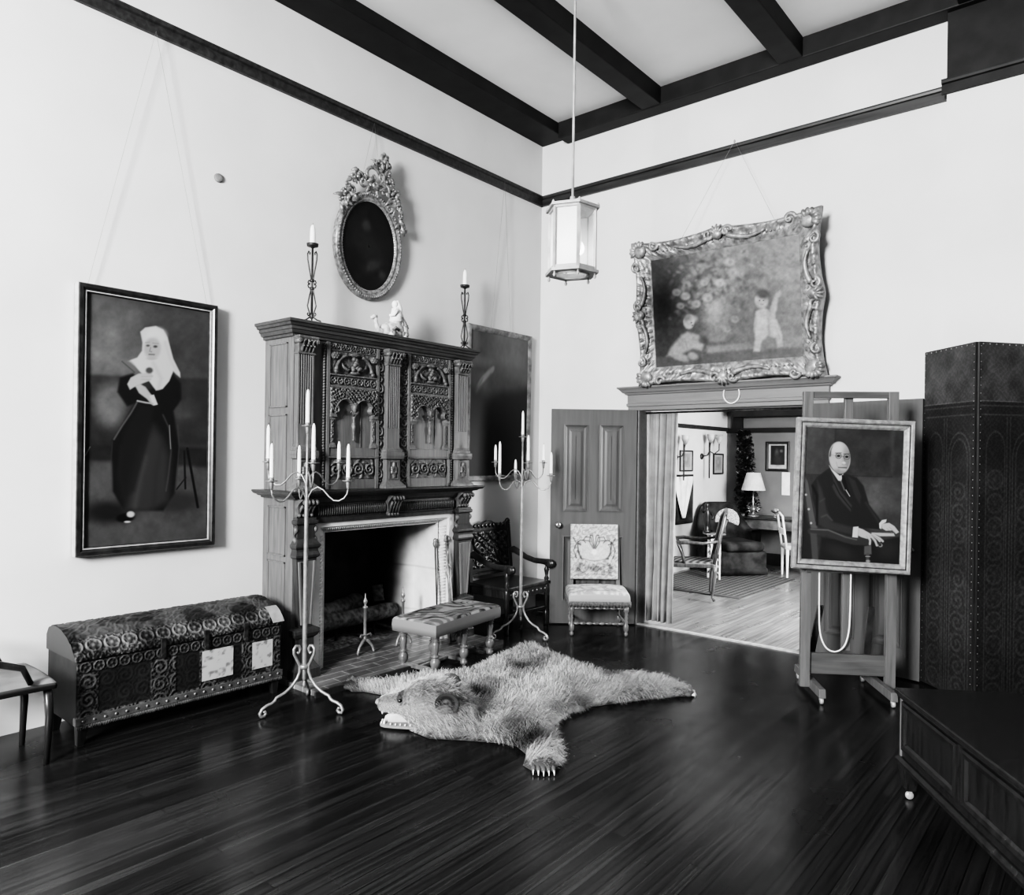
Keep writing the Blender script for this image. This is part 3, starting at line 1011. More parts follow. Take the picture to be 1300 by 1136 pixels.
def log(name, a, c, r, label):
    A_, C_ = Vector(a), Vector(c)
    mid = (A_ + C_) / 2
    d = (C_ - A_)
    n = 16; seg = 16
    b = MB()
    P = np.zeros((n, seg, 3))
    rot = d.to_track_quat('X', 'Z').to_matrix()
    rs = np.random.default_rng(int(abs(a[1]) * 1000) % 97)
    amp = rs.random(seg) * 0.14 + 0.9
    for i in range(n):
        for k in range(seg):
            an = 2 * PI * k / seg
            rr = r * amp[k] * (1 + 0.05 * math.sin(i * 1.3 + k))
            q = rot @ Vector(((i / (n - 1) - 0.5) * d.length, rr * math.cos(an), rr * math.sin(an)))
            P[i, k] = tuple(q)
    b.grid(P, True, None, True, True)
    o = b.build(name, 'bark', loc=tuple(mid))
    for i in (0, n - 1):
        e = MB()
        vs = [tuple(p) for p in P[i]]
        e.add(vs, [tuple(range(seg))])
        e.build('cut_end', 'cutwood', o)
    return tag(o, label, 'log', 'logs on the andirons')


log('fire_log', (-0.12, -2.82, 0.245), (-0.10, -1.99, 0.255), 0.072, 'long rough log lying across the front of the andirons')
log('fire_log', (-0.30, -2.66, 0.26), (-0.31, -2.20, 0.33), 0.08, 'short dark log propped at the back of the fire')
log('fire_log', (-0.20, -2.06, 0.325), (-0.24, -2.05, 0.46), 0.05, 'short stub of log standing behind the right andiron')
b = MB()
X, Y = np.meshgrid(np.linspace(-0.36, 0.0, 30), np.linspace(-2.80, -2.02, 46))
hh = 0.036 + 0.046 * np.exp(-(((X + 0.17) / 0.16) ** 2 + ((Y + 2.43) / 0.30) ** 2) ** 1.3) * (0.55 + 0.9 * fnoise(X + 9, Y + 9, 0.07, 2)) - 0.004
b.grid(np.stack([X, Y, hh], -1))
tag(b.build('ash_heap', 'ash'), 'grey heap of ash and cinders under the logs in the fireplace', 'ash', None, 'stuff')

# tools lean on the right jamb of the fireplace
t = thing('fire_tongs', 'long pale fire tongs with looped hinge leaning on the right fireplace pilaster', 'fire tongs', (0.475, -1.79, 0.036), R(90))
b = MB()
b.tube([(0.0, 0.085, 0.83), (0.0, 0.075, 0.66)], [0.012, 0.009], 8)
b.lathe([(0.004, 0.81), (0.02, 0.83), (0.013, 0.845), (0.024, 0.865), (0.018, 0.89), (0.005, 0.91)], 12, (0, 0.088, 0))
b.build('handle', 'iron', t)
for s in (-1, 1):
    b = MB()
    b.tube([(0, 0.075, 0.665), (s * 0.03, 0.068, 0.62), (s * 0.035, 0.064, 0.58), (s * 0.014, 0.058, 0.53), (s * 0.022, 0.035, 0.30), (s * 0.034, 0.0, 0.03), (s * 0.02, -0.004, 0.004)], 0.0075, 7)
    b.build('leg', 'iron', t)
t = thing('fire_poker', 'thin iron poker with ring knob leaning inside the fireplace jamb', 'poker', (0.40, -1.905, 0.036), R(90))
b = MB(); b.tube([(0, 0.0, 0.0), (0, 0.05, 0.84)], 0.0065, 7); b.build('rod', 'iron_dark', t)
b = MB(); b.lathe([(0.004, 0.80), (0.016, 0.82), (0.022, 0.84), (0.014, 0.862), (0.018, 0.875), (0.004, 0.89)], 12, (0, 0.05, 0)); b.build('knob', 'iron', t)
t = thing('fire_shovel', 'fire shovel standing against the right fireplace pilaster beside the tongs', 'shovel', (0.52, -1.835, 0.036), R(90))
b = MB(); b.tube([(0, 0.01, 0.14), (0, 0.11, 0.86)], 0.0065, 7); b.lathe([(0.004, 0.85), (0.018, 0.87), (0.008, 0.89), (0.015, 0.905), (0.003, 0.92)], 10, (0, 0.112, 0)); b.build('handle', 'iron', t)
b = MB(); P = np.zeros((8, 7, 3))
for i in range(8):
    for j in range(7):
        u = j / 6 - 0.5
        P[i, j] = (u * (0.11 - 0.02 * (i / 7)), 0.0 + 0.012 * i / 7 - 0.02 * (abs(u) * 2) ** 3, 0.002 + 0.15 * i / 7)
b.grid(P); o_ = b.build('pan', 'iron_dark', t); sm_ = o_.modifiers.new('thick', 'SOLIDIFY'); sm_.thickness = 0.003

# ------------------------------------------------------------ floor candelabra
def candle(loc, h, r, label, group):
    b = MB()
    b.lathe([(r * 1.02, 0), (r, 0.01), (r * 0.96, h * 0.6), (r * 0.86, h - 0.03), (r * 0.6, h - 0.010), (r * 0.25, h)], 12)
    o = b.build('candle', 'wax', loc=loc)
    w = MB(); w.tube([(0, 0, h - 0.004), (0.001, 0, h + 0.006), (0.003, 0.001, h + 0.012)], 0.0014, 5)
    w.build('wick', 'wick', o)
    return tag(o, label, 'candle', group)


def candelabrum(loc, rotz, label, cl, group, heights):
    t = thing('floor_candelabrum', label, 'candelabrum', loc, rotz, 'floor candelabra')
    b = MB()
    b.lathe([(0.004, 0.17), (0.014, 0.20), (0.0155, 0.26), (0.0155, 0.60), (0.0125, 1.38), (0.010, 1.47), (0.008, 1.60), (0.007, 1.80)], 12)
    st = b.build('stem', 'iron', t)
    b = MB()
    b.lathe([(0.0, 0.130), (0.010, 0.145), (0.014, 0.16), (0.008, 0.175), (0.006, 0.20)], 10)
    b.build('drop_finial', 'iron', st)
    b = MB()
    b.lathe([(0.030, 0.262), (0.036, 0.268), (0.036, 0.284), (0.030, 0.290)], 14)
    b.build('collar', 'iron', t)
    for k in range(3):
        a = FEET_A + k * 2 * PI / 3
        b = MB()
        prof = [(0.050, 0.375), (0.042, 0.362), (0.034, 0.372), (0.030, 0.392), (0.040, 0.412), (0.060, 0.414), (0.074, 0.395), (0.072, 0.365), (0.052, 0.325), (0.032, 0.285), (0.032, 0.245), (0.048, 0.205), (0.085, 0.160), (0.13, 0.128), (0.165, 0.115), (0.185, 0.108), (0.196, 0.090), (0.215, 0.078),
                (0.245, 0.072), (0.275, 0.056), (0.290, 0.030), (0.282, 0.012), (0.262, 0.010), (0.250, 0.024), (0.258, 0.040), (0.270, 0.036)]
        b.tube([(r_ * math.cos(a), r_ * math.sin(a), z) for r_, z in prof], [0.007] * 3 + [0.010] * 17 + [0.011] * 3 + [0.010, 0.009, 0.007], 8)
        b.build('leg', 'iron', t)

    def cup(p):
        b = MB()
        b.lathe([(0.0045, -0.055), (0.010, -0.045), (0.014, -0.010), (0.014, -0.004), (0.036, -0.002), (0.038, 0.003), (0.034, 0.003), (0.016, 0.001), (0.013, 0.001), (0.013, 0.022), (0.0155, 0.022), (0.0155, -0.001)], 16, p)
        return b
    tip = (0, 0, 1.825)
    cup(tip).build('cup', 'iron', st)
    out = [(tip, heights[0], cl[0])]
    for tier, (zc, off, zs) in enumerate(((1.475, ARM_LOW, 1.355), (1.590, ARM_HIGH, 1.45))):
        for k in range(3):
            a = off[k]
            Rr = 0.27
            b = MB()
            p = [(0.004, zs - 0.03), (0.012, zs + 0.015), (0.035, zs + 0.058), (0.072, zs + 0.078), (0.108, zs + 0.060), (0.145, zs + 0.018), (0.178, zs - 0.008), (0.212, zs - 0.010), (0.245, zs + 0.008), (0.264, zs + 0.035), (0.27, zc - 0.05)]
            b.tube([(r_ * math.cos(a), r_ * math.sin(a), z) for r_, z in p], 0.0055, 7)
            ar = b.build('arm', 'iron', t)
            q = (Rr * math.cos(a), Rr * math.sin(a), zc)
            cup(q).build('cup', 'iron', ar)
            out.append((q, heights[1 + tier * 3 + k], cl[1 + tier * 3 + k]))
    M_ = Matrix.Translation(loc) @ Matrix.Rotation(rotz, 4, 'Z')
    for q, h, lab in out:
        w = M_ @ Vector(q)
        candle((w.x, w.y, w.z + 0.002), h, 0.0125, lab, group)
    return t


V0 = 0.69566                      # heading of the room's long view, used to place arms
FEET_A = R(-35)
ARM_LOW = [R(a) for a in (-19, -141, 101)]
ARM_HIGH = [R(a) for a in (40, 155, 278)]
candelabrum((0.895, -3.59, 0), V0 + R(15.6), 'tall pale iron floor candelabrum standing between the chest and the hearth',
            ['topmost candle at the centre of the candelabrum beside the chest', 'tall candle on the front right lower arm of the candelabrum beside the chest',
             'candle on the front left lower arm of the candelabrum beside the chest', 'candle on the rear middle lower arm of the candelabrum beside the chest',
             'shortest candle of the candelabrum beside the chest', 'candle on the upper left arm of the candelabrum beside the chest',
             'candle on the upper front arm of the candelabrum beside the chest'],
            'candles of the candelabrum beside the chest', [0.235, 0.235, 0.23, 0.225, 0.14, 0.24, 0.24])
candelabrum((0.728, -1.179, 0), V0 + R(2), 'tall pale iron floor candelabrum in front of the carved armchair',
            ['topmost candle at the centre of the candelabrum before the armchair', 'candle on the front right lower arm of the candelabrum before the armchair',
             'tall candle on the front left lower arm of the candelabrum before the armchair', 'shortest candle of the candelabrum before the armchair',
             'candle on the upper right arm of the candelabrum before the armchair', 'candle on the upper left arm of the candelabrum before the armchair',
             'candle on the upper front arm of the candelabrum before the armchair'],
            'candles of the candelabrum before the armchair', [0.235, 0.21, 0.30, 0.14, 0.17, 0.16, 0.24])


# ------------------------------------------------------------ iron candlesticks on the mantel
def candlestick(loc, rz, label, clab):
    t = thing('candlestick', label, 'candlestick', loc, rz, 'candlesticks on top of the mantelpiece')
    b = MB(); b.tube([(0, 0, 0.07), (0, 0, 0.62)], [0.0095, 0.0075], 8); b.lathe([(0.0, 0.055), (0.012, 0.07), (0.017, 0.09), (0.010, 0.11)], 10)
    b.lathe([(0.016, 0.285), (0.018, 0.295), (0.016, 0.305)], 10); b.lathe([(0.016, 0.345), (0.018, 0.355), (0.016, 0.365)], 10)
    b.build('shaft', 'iron_dark', t)
    b = MB(); b.lathe([(0.008, 0.60), (0.02, 0.61), (0.042, 0.615), (0.045, 0.635), (0.040, 0.635), (0.036, 0.622), (0.015, 0.622), (0.015, 0.65), (0.018, 0.65)], 16)
    b.build('drip_pan', 'iron_dark', t)
    for k in range(3):
        a = k * 2 * PI / 3
        f = lambda pts: [(r_ * math.cos(a), r_ * math.sin(a), z) for r_, z in pts]
        b = MB()
        b.tube(f([(0.008, 0.10), (0.018, 0.075), (0.045, 0.055), (0.075, 0.045), (0.085, 0.022), (0.078, 0.006), (0.066, 0.008), (0.064, 0.02)]), 0.0055, 6)
        b.build('foot', 'iron_dark', t)
        b = MB()
        b.tube(f([(0.030, 0.108), (0.036, 0.096), (0.028, 0.086), (0.018, 0.092), (0.018, 0.108), (0.03, 0.14), (0.036, 0.16), (0.024, 0.22), (0.010, 0.28), (0.012, 0.30), (0.028, 0.30), (0.034, 0.315), (0.026, 0.328), (0.018, 0.32)]), 0.0058, 6)
        b.tube(f([(0.018, 0.335), (0.026, 0.325), (0.034, 0.338), (0.028, 0.352), (0.012, 0.352), (0.010, 0.37), (0.024, 0.44), (0.038, 0.51), (0.040, 0.55), (0.030, 0.575), (0.020, 0.565), (0.022, 0.55)]), 0.0058, 6)
        b.build('scroll', 'iron_dark', t)
    candle((loc[0], loc[1], loc[2] + 0.624), 0.155, 0.021, clab, 'candles on the mantel candlesticks')
    return t


candlestick((0.20, -3.09, 2.603), 0.4, 'dark scrolled iron candlestick above the mantelpiece end nearest the chest', 'thick candle in the mantelpiece candlestick nearest the chest')
candlestick((0.20, -1.415, 2.603), 1.2, 'dark scrolled iron candlestick above the mantelpiece end nearest the dark painting', 'thick candle in the mantelpiece candlestick nearest the dark painting')

# ------------------------------------------------------------ kneeling camel with rider
t = thing('camel_figurine', 'pale kneeling camel figurine with robed rider on top of the mantelpiece', 'figurine', (0.24, -2.31, 2.603), R(90))
b = MB()
b.ell((0, 0, 0.085), (0.125, 0.055, 0.07)); b.ell((0.02, 0, 0.14), (0.06, 0.04, 0.06))
b.ell((-0.09, 0, 0.075), (0.055, 0.045, 0.055)); b.ell((0.10, 0, 0.08), (0.05, 0.048, 0.06))
b.tube([(-0.10, 0, 0.08), (-0.145, 0, 0.058), (-0.175, 0, 0.075), (-0.192, 0, 0.125), (-0.20, 0, 0.158)], [0.034, 0.026, 0.021, 0.017, 0.018], 10)
b.tube([(-0.188, 0, 0.165), (-0.212, 0, 0.168), (-0.235, 0, 0.156), (-0.240, 0, 0.15)], [0.018, 0.020, 0.014, 0.008], 10)
for s in (-1, 1):
    b.tube([(-0.195, s * 0.010, 0.178), (-0.188, s * 0.016, 0.192)], [0.005, 0.002], 6)
    b.tube([(-0.08, s * 0.04, 0.05), (-0.05, s * 0.062, 0.018), (-0.11, s * 0.055, 0.012)], [0.022, 0.016, 0.012], 8)
    b.tube([(0.10, s * 0.045, 0.06), (0.06, s * 0.068, 0.022), (0.14, s * 0.06, 0.012)], [0.026, 0.018, 0.012], 8)
b.tube([(0.14, 0, 0.09), (0.158, 0, 0.06), (0.155, 0, 0.03)], [0.006, 0.005, 0.008], 6)
b.build('body', 'camel', t)
b = MB()
b.tube([(-0.06, -0.058, 0.075), (-0.03, -0.064, 0.10), (0.0, -0.062, 0.075)], 0.010, 7); b.ell((-0.045, -0.06, 0.05), (0.014, 0.010, 0.022)); b.ell((0.06, -0.058, 0.055), (0.016, 0.010, 0.024))
b.build('tassels', 'camel_dark', t)
b = MB(); b.tube([(0.10, 0.02, 0.12), (0.165, 0.02, 0.145)], 0.004, 6); b.ell((0.168, 0.02, 0.147), (0.008, 0.008, 0.008)); b.build('stick', 'camel_dark', t)
b = MB(); b.tube([(0.07, -0.03, 0.20), (0.10, -0.035, 0.16), (0.13, -0.035, 0.11)], 0.007, 6)
b.build('strap', 'camel_dark', t)
b = MB()
b.tube([(0.02, 0, 0.16), (0.025, 0, 0.22), (0.012, 0, 0.275)], [0.055, 0.048, 0.03], 12)
b.ell((0.005, -0.004, 0.302), (0.026, 0.026, 0.032)); b.tube([(0.02, 0.0, 0.335), (0.04, 0.0, 0.29), (0.062, 0, 0.20), (0.08, 0, 0.13)], [0.02, 0.034, 0.034, 0.03], 10)
b.tube([(0.0, -0.045, 0.25), (-0.035, -0.04, 0.205), (-0.06, -0.01, 0.20)], [0.016, 0.013, 0.009], 8)
b.build('rider', 'wax', t)
t2 = thing('mantel_book', 'thin dark slab lying beside the camel on the mantelpiece top', 'book', (0.25, -2.045, 2.603), R(92))
MB().box(-0.10, 0.10, -0.06, 0.06, 0.0, 0.016).build('cover', 'darkwood', t2, 0.002)
MB().box(-0.095, 0.101, -0.055, 0.055, 0.003, 0.013).build('pages', 'linen', t2)

# ------------------------------------------------------------ domed leather chest
cx, W2 = -4.152, 0.64
t = thing('chest', 'long dome-lidded leather chest with tooled scroll borders against the wall under the nun painting', 'chest', (0, cx, 0), R(90))
y0, y1 = -0.50, -0.07
zb, zt = 0.115, 0.475
b = MB()
b.box(-W2, W2, y0, y1, zb, zt)
bo = b.build('body', 'darkwood', t)


def chest_front(X, Z):
    bord = (Z > zt - 0.075) | (Z < zb + 0.06) | (np.abs(np.abs(X) - 0.58) < 0.055) | (np.abs(X + 0.16) < 0.075) | (np.abs(X - 0.02) < 0.0) | (np.abs(X - 0.12) < 0.055) | (np.abs(X - 0.40) < 0.05)
    p = np.maximum(pat_rosettes(X, Z, 0.085, 0.30), pat_scroll(Z, X - 0.0, 0.09, 1.7) * 0.0)
    v = np.maximum(pat_foliage(X, Z, 0.032, 4) * 0.8, pat_scroll(Z, np.mod(X + 0.58 + 0.05, 0.10) - 0.05, 0.10, 1.7))
    top = pat_rosettes(X, Z, 0.07, zt - 0.038)
    h = np.where(Z > zt - 0.075, top, v)
    return h * np.where(bord, 1.0, 0.25), bord


def cf_col(X, Z, H):
    h, bord = chest_front(X, Z)
    base = 16 + 20 * fnoise(X + 7, Z + 7, 0.12, 3)
    return g2l(np.clip(base + 52 * h * (0.5 + fnoise(X + 3, Z, 0.1, 6)), 5, 200))


b = MB()
b.relief(-W2, W2, zb + 0.002, zt - 0.002, y0 - 0.001, lambda X, Z: 0.007 * chest_front(X, Z)[0] + 0.002, 0.0048, cf_col)
b.build('tooled_front', 'chestskin', bo)
for s in (-1, 1):
    b = MB()
    Y, Z = np.meshgrid(np.linspace(y0, y1, 40), np.linspace(zb, zt, 34))
    P = np.stack([np.full(Y.shape, s * (W2 + 0.001)), Y, Z], -1)
    b.grid(P, False, g2l(22 + 40 * fnoise(Y * 3 + 4, Z + 4, 0.12, 8) * sstep(0.1, 0.5, Z)), flip=(s < 0))  # tone fades to dark at the bottom: chair's shade painted in
    b.build('end_panel', 'chestskin', bo)
# lid
prof = [(y1, zt + 0.003), (y1, 0.565), (-0.10, 0.605), (-0.16, 0.628), (-0.23, 0.632), (-0.30, 0.622), (-0.38, 0.596), (-0.45, 0.558), (-0.495, 0.510), (-0.512, 0.488), (-0.512, zt + 0.004)]
pa = np.array(prof)
d_ = np.r_[0, np.cumsum(np.hypot(*np.diff(pa, axis=0).T))]
ss = np.linspace(0, d_[-1], 90)
py, pz = np.interp(ss, d_, pa[:, 0]), np.interp(ss, d_, pa[:, 1])
ny = np.gradient(pz); nz = -np.gradient(py); nn = np.hypot(ny, nz); ny, nz = -ny / nn, nz / nn
XS = np.linspace(-W2 - 0.012, W2 + 0.012, 270)
SS, XX = np.meshgrid(ss, XS, indexing='ij')
fr_ = d_[-1] - SS
hb = np.where(fr_ < 0.145, np.maximum(pat_rosettes(XX, fr_, 0.098, 0.085), 0.8 * pat_foliage(XX, fr_, 0.035, 23) * (np.abs(fr_ - 0.085) > 0.036)), 0.45 * pat_foliage(XX, SS, 0.075, 21))
H_ = 0.008 * hb
PY = py[:, None] - np.abs(ny)[:, None] * H_ * np.sign(1); PZ = pz[:, None] + np.abs(nz)[:, None] * H_
worn = fnoise(XX + 5, SS + 5, 0.16, 31)
tone = 26 + 36 * sstep(0.42, 0.62, worn) + 26 * hb * (fr_ >= 0.145) - 24 * sstep(0.55, 0.75, fnoise(XX + 1, SS, 0.12, 44)) + 62 * hb * (fr_ < 0.145) - 12 * (fr_ < 0.145) - 20 * (fr_ < 0.02)
b = MB(); b.grid(np.stack([XX, PY, PZ], -1), True, g2l(np.clip(tone, 8, 200)), flip=True)
for s in (-1, 1):
    poly = [(s * (W2 + 0.012), p[0], p[1]) for p in prof]
    b.add(poly, [tuple(range(len(poly))) if s < 0 else tuple(reversed(range(len(poly))))], False, [float(g2l(58))] * len(poly))
li = b.build('lid', 'chestskin', t)

# pale corner mount wraps the lid's right corner
b = MB()
PP = []
for s_ in np.linspace(d_[-1] - 0.155, d_[-1] - 0.01, 10):
    yy = np.interp(s_, ss, py); zz = np.interp(s_, ss, pz)
    PP.append([(x, yy - 0.010, zz + 0.006) for x in np.linspace(W2 - 0.075, W2 + 0.014, 6)])
PP = np.array(PP)
cc = 120 + 40 * fnoise(PP[..., 0] * 1.0 + 3, PP[..., 2], 0.03, 3)
b.grid(PP, True, g2l(cc), flip=True)
b.build('corner_mount', 'chestskin', li)
# two pale paper patches
for x0, x1, z0, z1, sd in ((0.075, 0.285, 0.205, 0.395, 5), (0.42, 0.572, 0.205, 0.385, 9)):
    b = MB()
    X, Z = np.meshgrid(np.linspace(x0, x1, 24), np.linspace(z0, z1, 24))
    cc = 170 - 60 * sstep(0.55, 0.72, fnoise(X + 2, Z + 2, 0.03, sd))
    b.grid(np.stack([X, np.full(X.shape, y0 - 0.0105), Z], -1), False, g2l(cc))
    b.build('paper_patch', 'chestskin', bo)
# hasps, bottom strap, fringe, feet
for x in (-0.17, 0.10, 0.37):
    b = MB(); b.box(x - 0.014, x + 0.014, y0 - 0.024, y0 - 0.006, zt - 0.06, zt + 0.05); b.lathe([(0.016, 0), (0.016, 0.012)], 10, (x, y0 - 0.015, zt - 0.055), 'y')
    b.build('hasp', 'iron_dark', li, 0.002)
b = MB()
b.box(-W2 - 0.008, W2 + 0.008, y0 - 0.016, y0 + 0.02, zb + 0.005, zb + 0.048)
st_ = b.build('bottom_strap', noise_mat('strap_leather', 0.05, 0.09, 20, 0.6), t, 0.002)
b = MB()
for k in range(22):
    b.ell((-0.61 + 1.22 * k / 21, y0 - 0.018, zb + 0.027), (0.008, 0.005, 0.008), 8, 5)
b.build('studs', 'nail', st_)
b = MB()
for k in range(150):
    x = -W2 + 2 * W2 * k / 149
    b.tube([(x, y0 - 0.010, zb + 0.008), (x + 0.004, y0 - 0.012, zb - 0.016 - 0.006 * random.random())], [0.004, 0.002], 4)
b.build('fringe', 'hide', st_)
for sx in (-1, 1):
    for yy in (y0 + 0.03, y1 - 0.03):
        b = MB(); b.taper(sx * 0.61 - 0.018, sx * 0.61 + 0.018, yy - 0.018, yy + 0.018, 0, sx * 0.60 - 0.03, sx * 0.60 + 0.03, yy - 0.03, yy + 0.03, zb)
        b.build('foot', 'darkwood', t, 0.003)

# ------------------------------------------------------------ cushions with woven pattern
def pad(name, w, d, z0, z1, fn, parent, dome=0.02, n=70, mat='cloth', edge=0.03, place=None, side=None):
    """upholstered block; top carries the tones fn(u,v) (0..1 both), sides follow"""
    U_, V_ = np.meshgrid(np.linspace(-1, 1, n), np.linspace(-1, 1, max(8, int(n * d / w))))
    ex, ey = edge / (w / 2), edge / (d / 2)
    fx = sstep(1.0, 1 - ex, np.abs(U_)); fy = sstep(1.0, 1 - ey, np.abs(V_))
    drop = edge * (1 - np.sqrt(np.clip(fx * fy, 0, 1)))
    Zt = z1 - drop - dome * (0.5 * U_ ** 2 + 0.5 * V_ ** 2)
    T = np.stack([U_ * w / 2, V_ * d / 2, Zt], -1)
    tone = fn((U_ + 1) / 2, (V_ + 1) / 2)
    b = MB(); b.grid(T, True, g2l(tone))
    m = U_.shape
    ring = [(0, j) for j in range(m[1])] + [(i, m[1] - 1) for i in range(1, m[0])] + [(m[0] - 1, j) for j in range(m[1] - 2, -1, -1)] + [(i, 0) for i in range(m[0] - 2, 0, -1)]
    rows = []
    cols = []
    for k, f in enumerate((0.0, 0.15, 0.5, 0.9, 1.0)):
        bul = 1 + 0.012 * math.sin(f * PI)
        rows.append([(T[i, j, 0] * bul, T[i, j, 1] * bul, T[i, j, 2] * (1 - f) + z0 * f) for i, j in ring])
        cols.append([tone[i, j] if side is None else side(k) for i, j in ring])
    b.grid(np.array(rows), True, g2l(np.array(cols)), True, flip=True)
    b.add([rows[-1][k] for k in range(len(ring))], [tuple(reversed(range(len(ring))))], False, [0.05] * len(ring))
    return b.build(name, mat, parent)


# ------------------------------------------------------------ six-legged footstool bench
bl = 0.865
t = thing('footstool_bench', 'long low bench with six turned legs and a tapestry seat before the fireplace', 'bench', (0.80, -2.18, 0), R(97.5))


def bench_tone(u, v):
    X, Y = u * bl, v * 0.46
    w = fnoise(X + 3, Y + 3, 0.28, 14, 2)
    s = np.sin((w * 9.0 + X * 5) * PI)
    s2 = np.sin((fnoise(X + 9, Y, 0.24, 25, 2) * 10 + Y * 8) * PI)
    return np.clip(104 + 36 * sstep(-0.3, 0.5, s) - 52 * sstep(0.45, 0.9, s2) + 20 * (fnoise(X, Y + 4, 0.02, 2, 2) - .5), 40, 205) * (1 - 0.0 * u)


pad('seat', bl, 0.425, 0.300, 0.415, bench_tone, t, 0.012, 120, edge=0.014, side=lambda k: 118 if k < 3 else 90)


def turned_leg(x, y, z0, z1, k=1.0):
    h = z1 - z0
    P_ = [(0.020, 0), (0.024, 0.03), (0.024, 0.085), (0.016, 0.10), (0.021, 0.125), (0.015, 0.145), (0.017, 0.16), (0.029, 0.24), (0.031, 0.33), (0.024, 0.40), (0.016, 0.435), (0.026, 0.455), (0.026, 0.475), (0.016, 0.495), (0.017, 0.52), (0.020, 0.65), (0.023, 0.80), (0.016, 0.835), (0.026, 0.86), (0.018, 0.885), (0.026, 0.91), (0.026, 1.0)]
    b = MB(); b.lathe([(r_ * k, z0 + zz * h) for r_, zz in P_], 14, (x, y, 0))
    return b


for x in (-0.365, 0.0, 0.365):
    for y in (-0.155, 0.155):
        turned_leg(x, y, 0.0, 0.303, 1.25).build('leg', 'turned', t)
b = MB(); b.box(-0.39, 0.39, -0.175, 0.175, 0.283, 0.301); b.build('seat_rail', 'turned', t, 0.004)
for x in (-0.365, 0.0, 0.365):
    MB().box(x - 0.016, x + 0.016, -0.15, 0.15, 0.022, 0.050).build('stretcher', 'turned', t, 0.004)
MB().box(-0.37, 0.37, -0.014, 0.014, 0.024, 0.048).build('long_stretcher', 'turned', t, 0.004)

# ------------------------------------------------------------ carved dark armchair by the fireplace
t = thing('carved_armchair', 'dark carved wooden armchair with studded seat beside the fireplace', 'armchair', (0.36, -0.935, 0), R(90))
# local: x along wall (right = towards corner), front = -y
for s, nm in ((-1, 'front_leg'), (1, 'front_leg')):
    x = s * 0.30
    b = MB(); b.lathe([(0.022, 0), (0.026, 0.02), (0.020, 0.045), (0.026, 0.06), (0.027, 0.13), (0.018, 0.145), (0.022, 0.16), (0.016, 0.19), (0.022, 0.27), (0.018, 0.30), (0.026, 0.32), (0.027, 0.42), (0.017, 0.435), (0.026, 0.455), (0.014, 0.48), (0.022, 0.525), (0.026, 0.545), (0.014, 0.57), (0.018, 0.60), (0.020, 0.64)], 12, (x, -0.25, 0))
    b.build(nm, 'darkwood', t)
    b = MB(); b.box(x - 0.024, x + 0.024, 0.19, 0.235, 0, 0.42); b.taper(x - 0.024, x + 0.024, 0.19, 0.235, 0.42, x - 0.022, x + 0.022, 0.245, 0.285, 0.97)
    b.ell((x, 0.262, 0.985), (0.03, 0.026, 0.03), 12, 7); b.ell((x, 0.262, 0.965), (0.034, 0.03, 0.014), 12, 5)
    b.build('back_post', 'darkwood', t, 0.004)
    b = MB()
    P_ = [(x, 0.25, 0.685), (x, 0.17, 0.70), (x, 0.10, 0.675), (x, 0.0, 0.635), (x, -0.10, 0.615), (x, -0.20, 0.615), (x, -0.27, 0.612), (x, -0.305, 0.59)]
    b.tube(P_, [0.026, 0.036, 0.034, 0.028, 0.027, 0.028, 0.036, 0.028], 10, flat=0.75)
    b.lathe([(0.034, -0.032), (0.040, -0.026), (0.040, 0.026), (0.034, 0.032)], 14, (x, -0.292, 0.60), 'x')
    b.build('arm', 'darkwood', t)
b = MB(); b.box(-0.325, 0.325, -0.28, 0.24, 0.405, 0.436); b.box(-0.30, 0.30, -0.262, -0.235, 0.32, 0.405); b.box(-0.30, 0.30, 0.195, 0.23, 0.33, 0.405)
for s in (-1, 1): b.box(s * 0.30 - 0.012, s * 0.30 + 0.012, -0.24, 0.2, 0.33, 0.405)
se = b.build('seat', 'darkwood', t, 0.005)
b = MB()
for k in range(9): b.ell((-0.26 + 0.52 * k / 8, -0.264, 0.365), (0.010, 0.006, 0.010), 8, 5)
b.build('studs', 'nail', se)
b = MB()
ax = lambda z: 0.235 - (z - 0.42) * -0.055 / 0.55
b.M = Matrix.Translation((0, 0.215, 0.42)) @ Matrix.Rotation(R(-5.4), 4, 'X')
b.box(-0.28, 0.28, -0.012, 0.012, 0.10, 0.50)
b.relief(-0.25, 0.25, 0.13, 0.48, -0.013, lambda X, Z: 0.022 * np.maximum(pat_foliage(X, Z, 0.11, 17), sstep(0.11, 0.09, np.hypot(X, Z - 0.30)) * pat_rosettes(X + 0.05, Z, 0.10, 0.30)), 0.007)
b.box(-0.28, 0.28, -0.018, 0.018, 0.06, 0.085)
b.build('back_panel', 'darkwood', t)
b = MB()
b.M = Matrix.Translation((0, 0.215, 0.42)) @ Matrix.Rotation(R(-5.4), 4, 'X')
pts = [(x, 0.505 + 0.055 + 0.03 * math.cos(abs(x) / 0.28 * PI * 1.6)) for x in np.linspace(-0.285, 0.285, 31)]
b.prism([(-0.285, 0.49)] + pts + [(0.285, 0.49)], -0.024, 0.02)
for k in range(9):
    a = -0.22 + 0.055 * k
    b.ell((a, -0.028, 0.54), (0.02, 0.012, 0.022), 8, 5)
b.build('crest_rail', 'darkwood', t, 0.003)
b = MB()
b.box(-0.285, 0.285, -0.262, -0.24, 0.155, 0.185)
for s in (-1, 1): b.box(s * 0.30 - 0.012, s * 0.30 + 0.012, -0.24, 0.20, 0.085, 0.115)
b.build('stretcher', 'darkwood', t, 0.004)

# ------------------------------------------------------------ tapestry side chair in front of the door
t = thing('tapestry_chair', 'low side chair covered in pale floral tapestry in front of the open door', 'chair', (1.12, -0.515, 0), R(39.5))


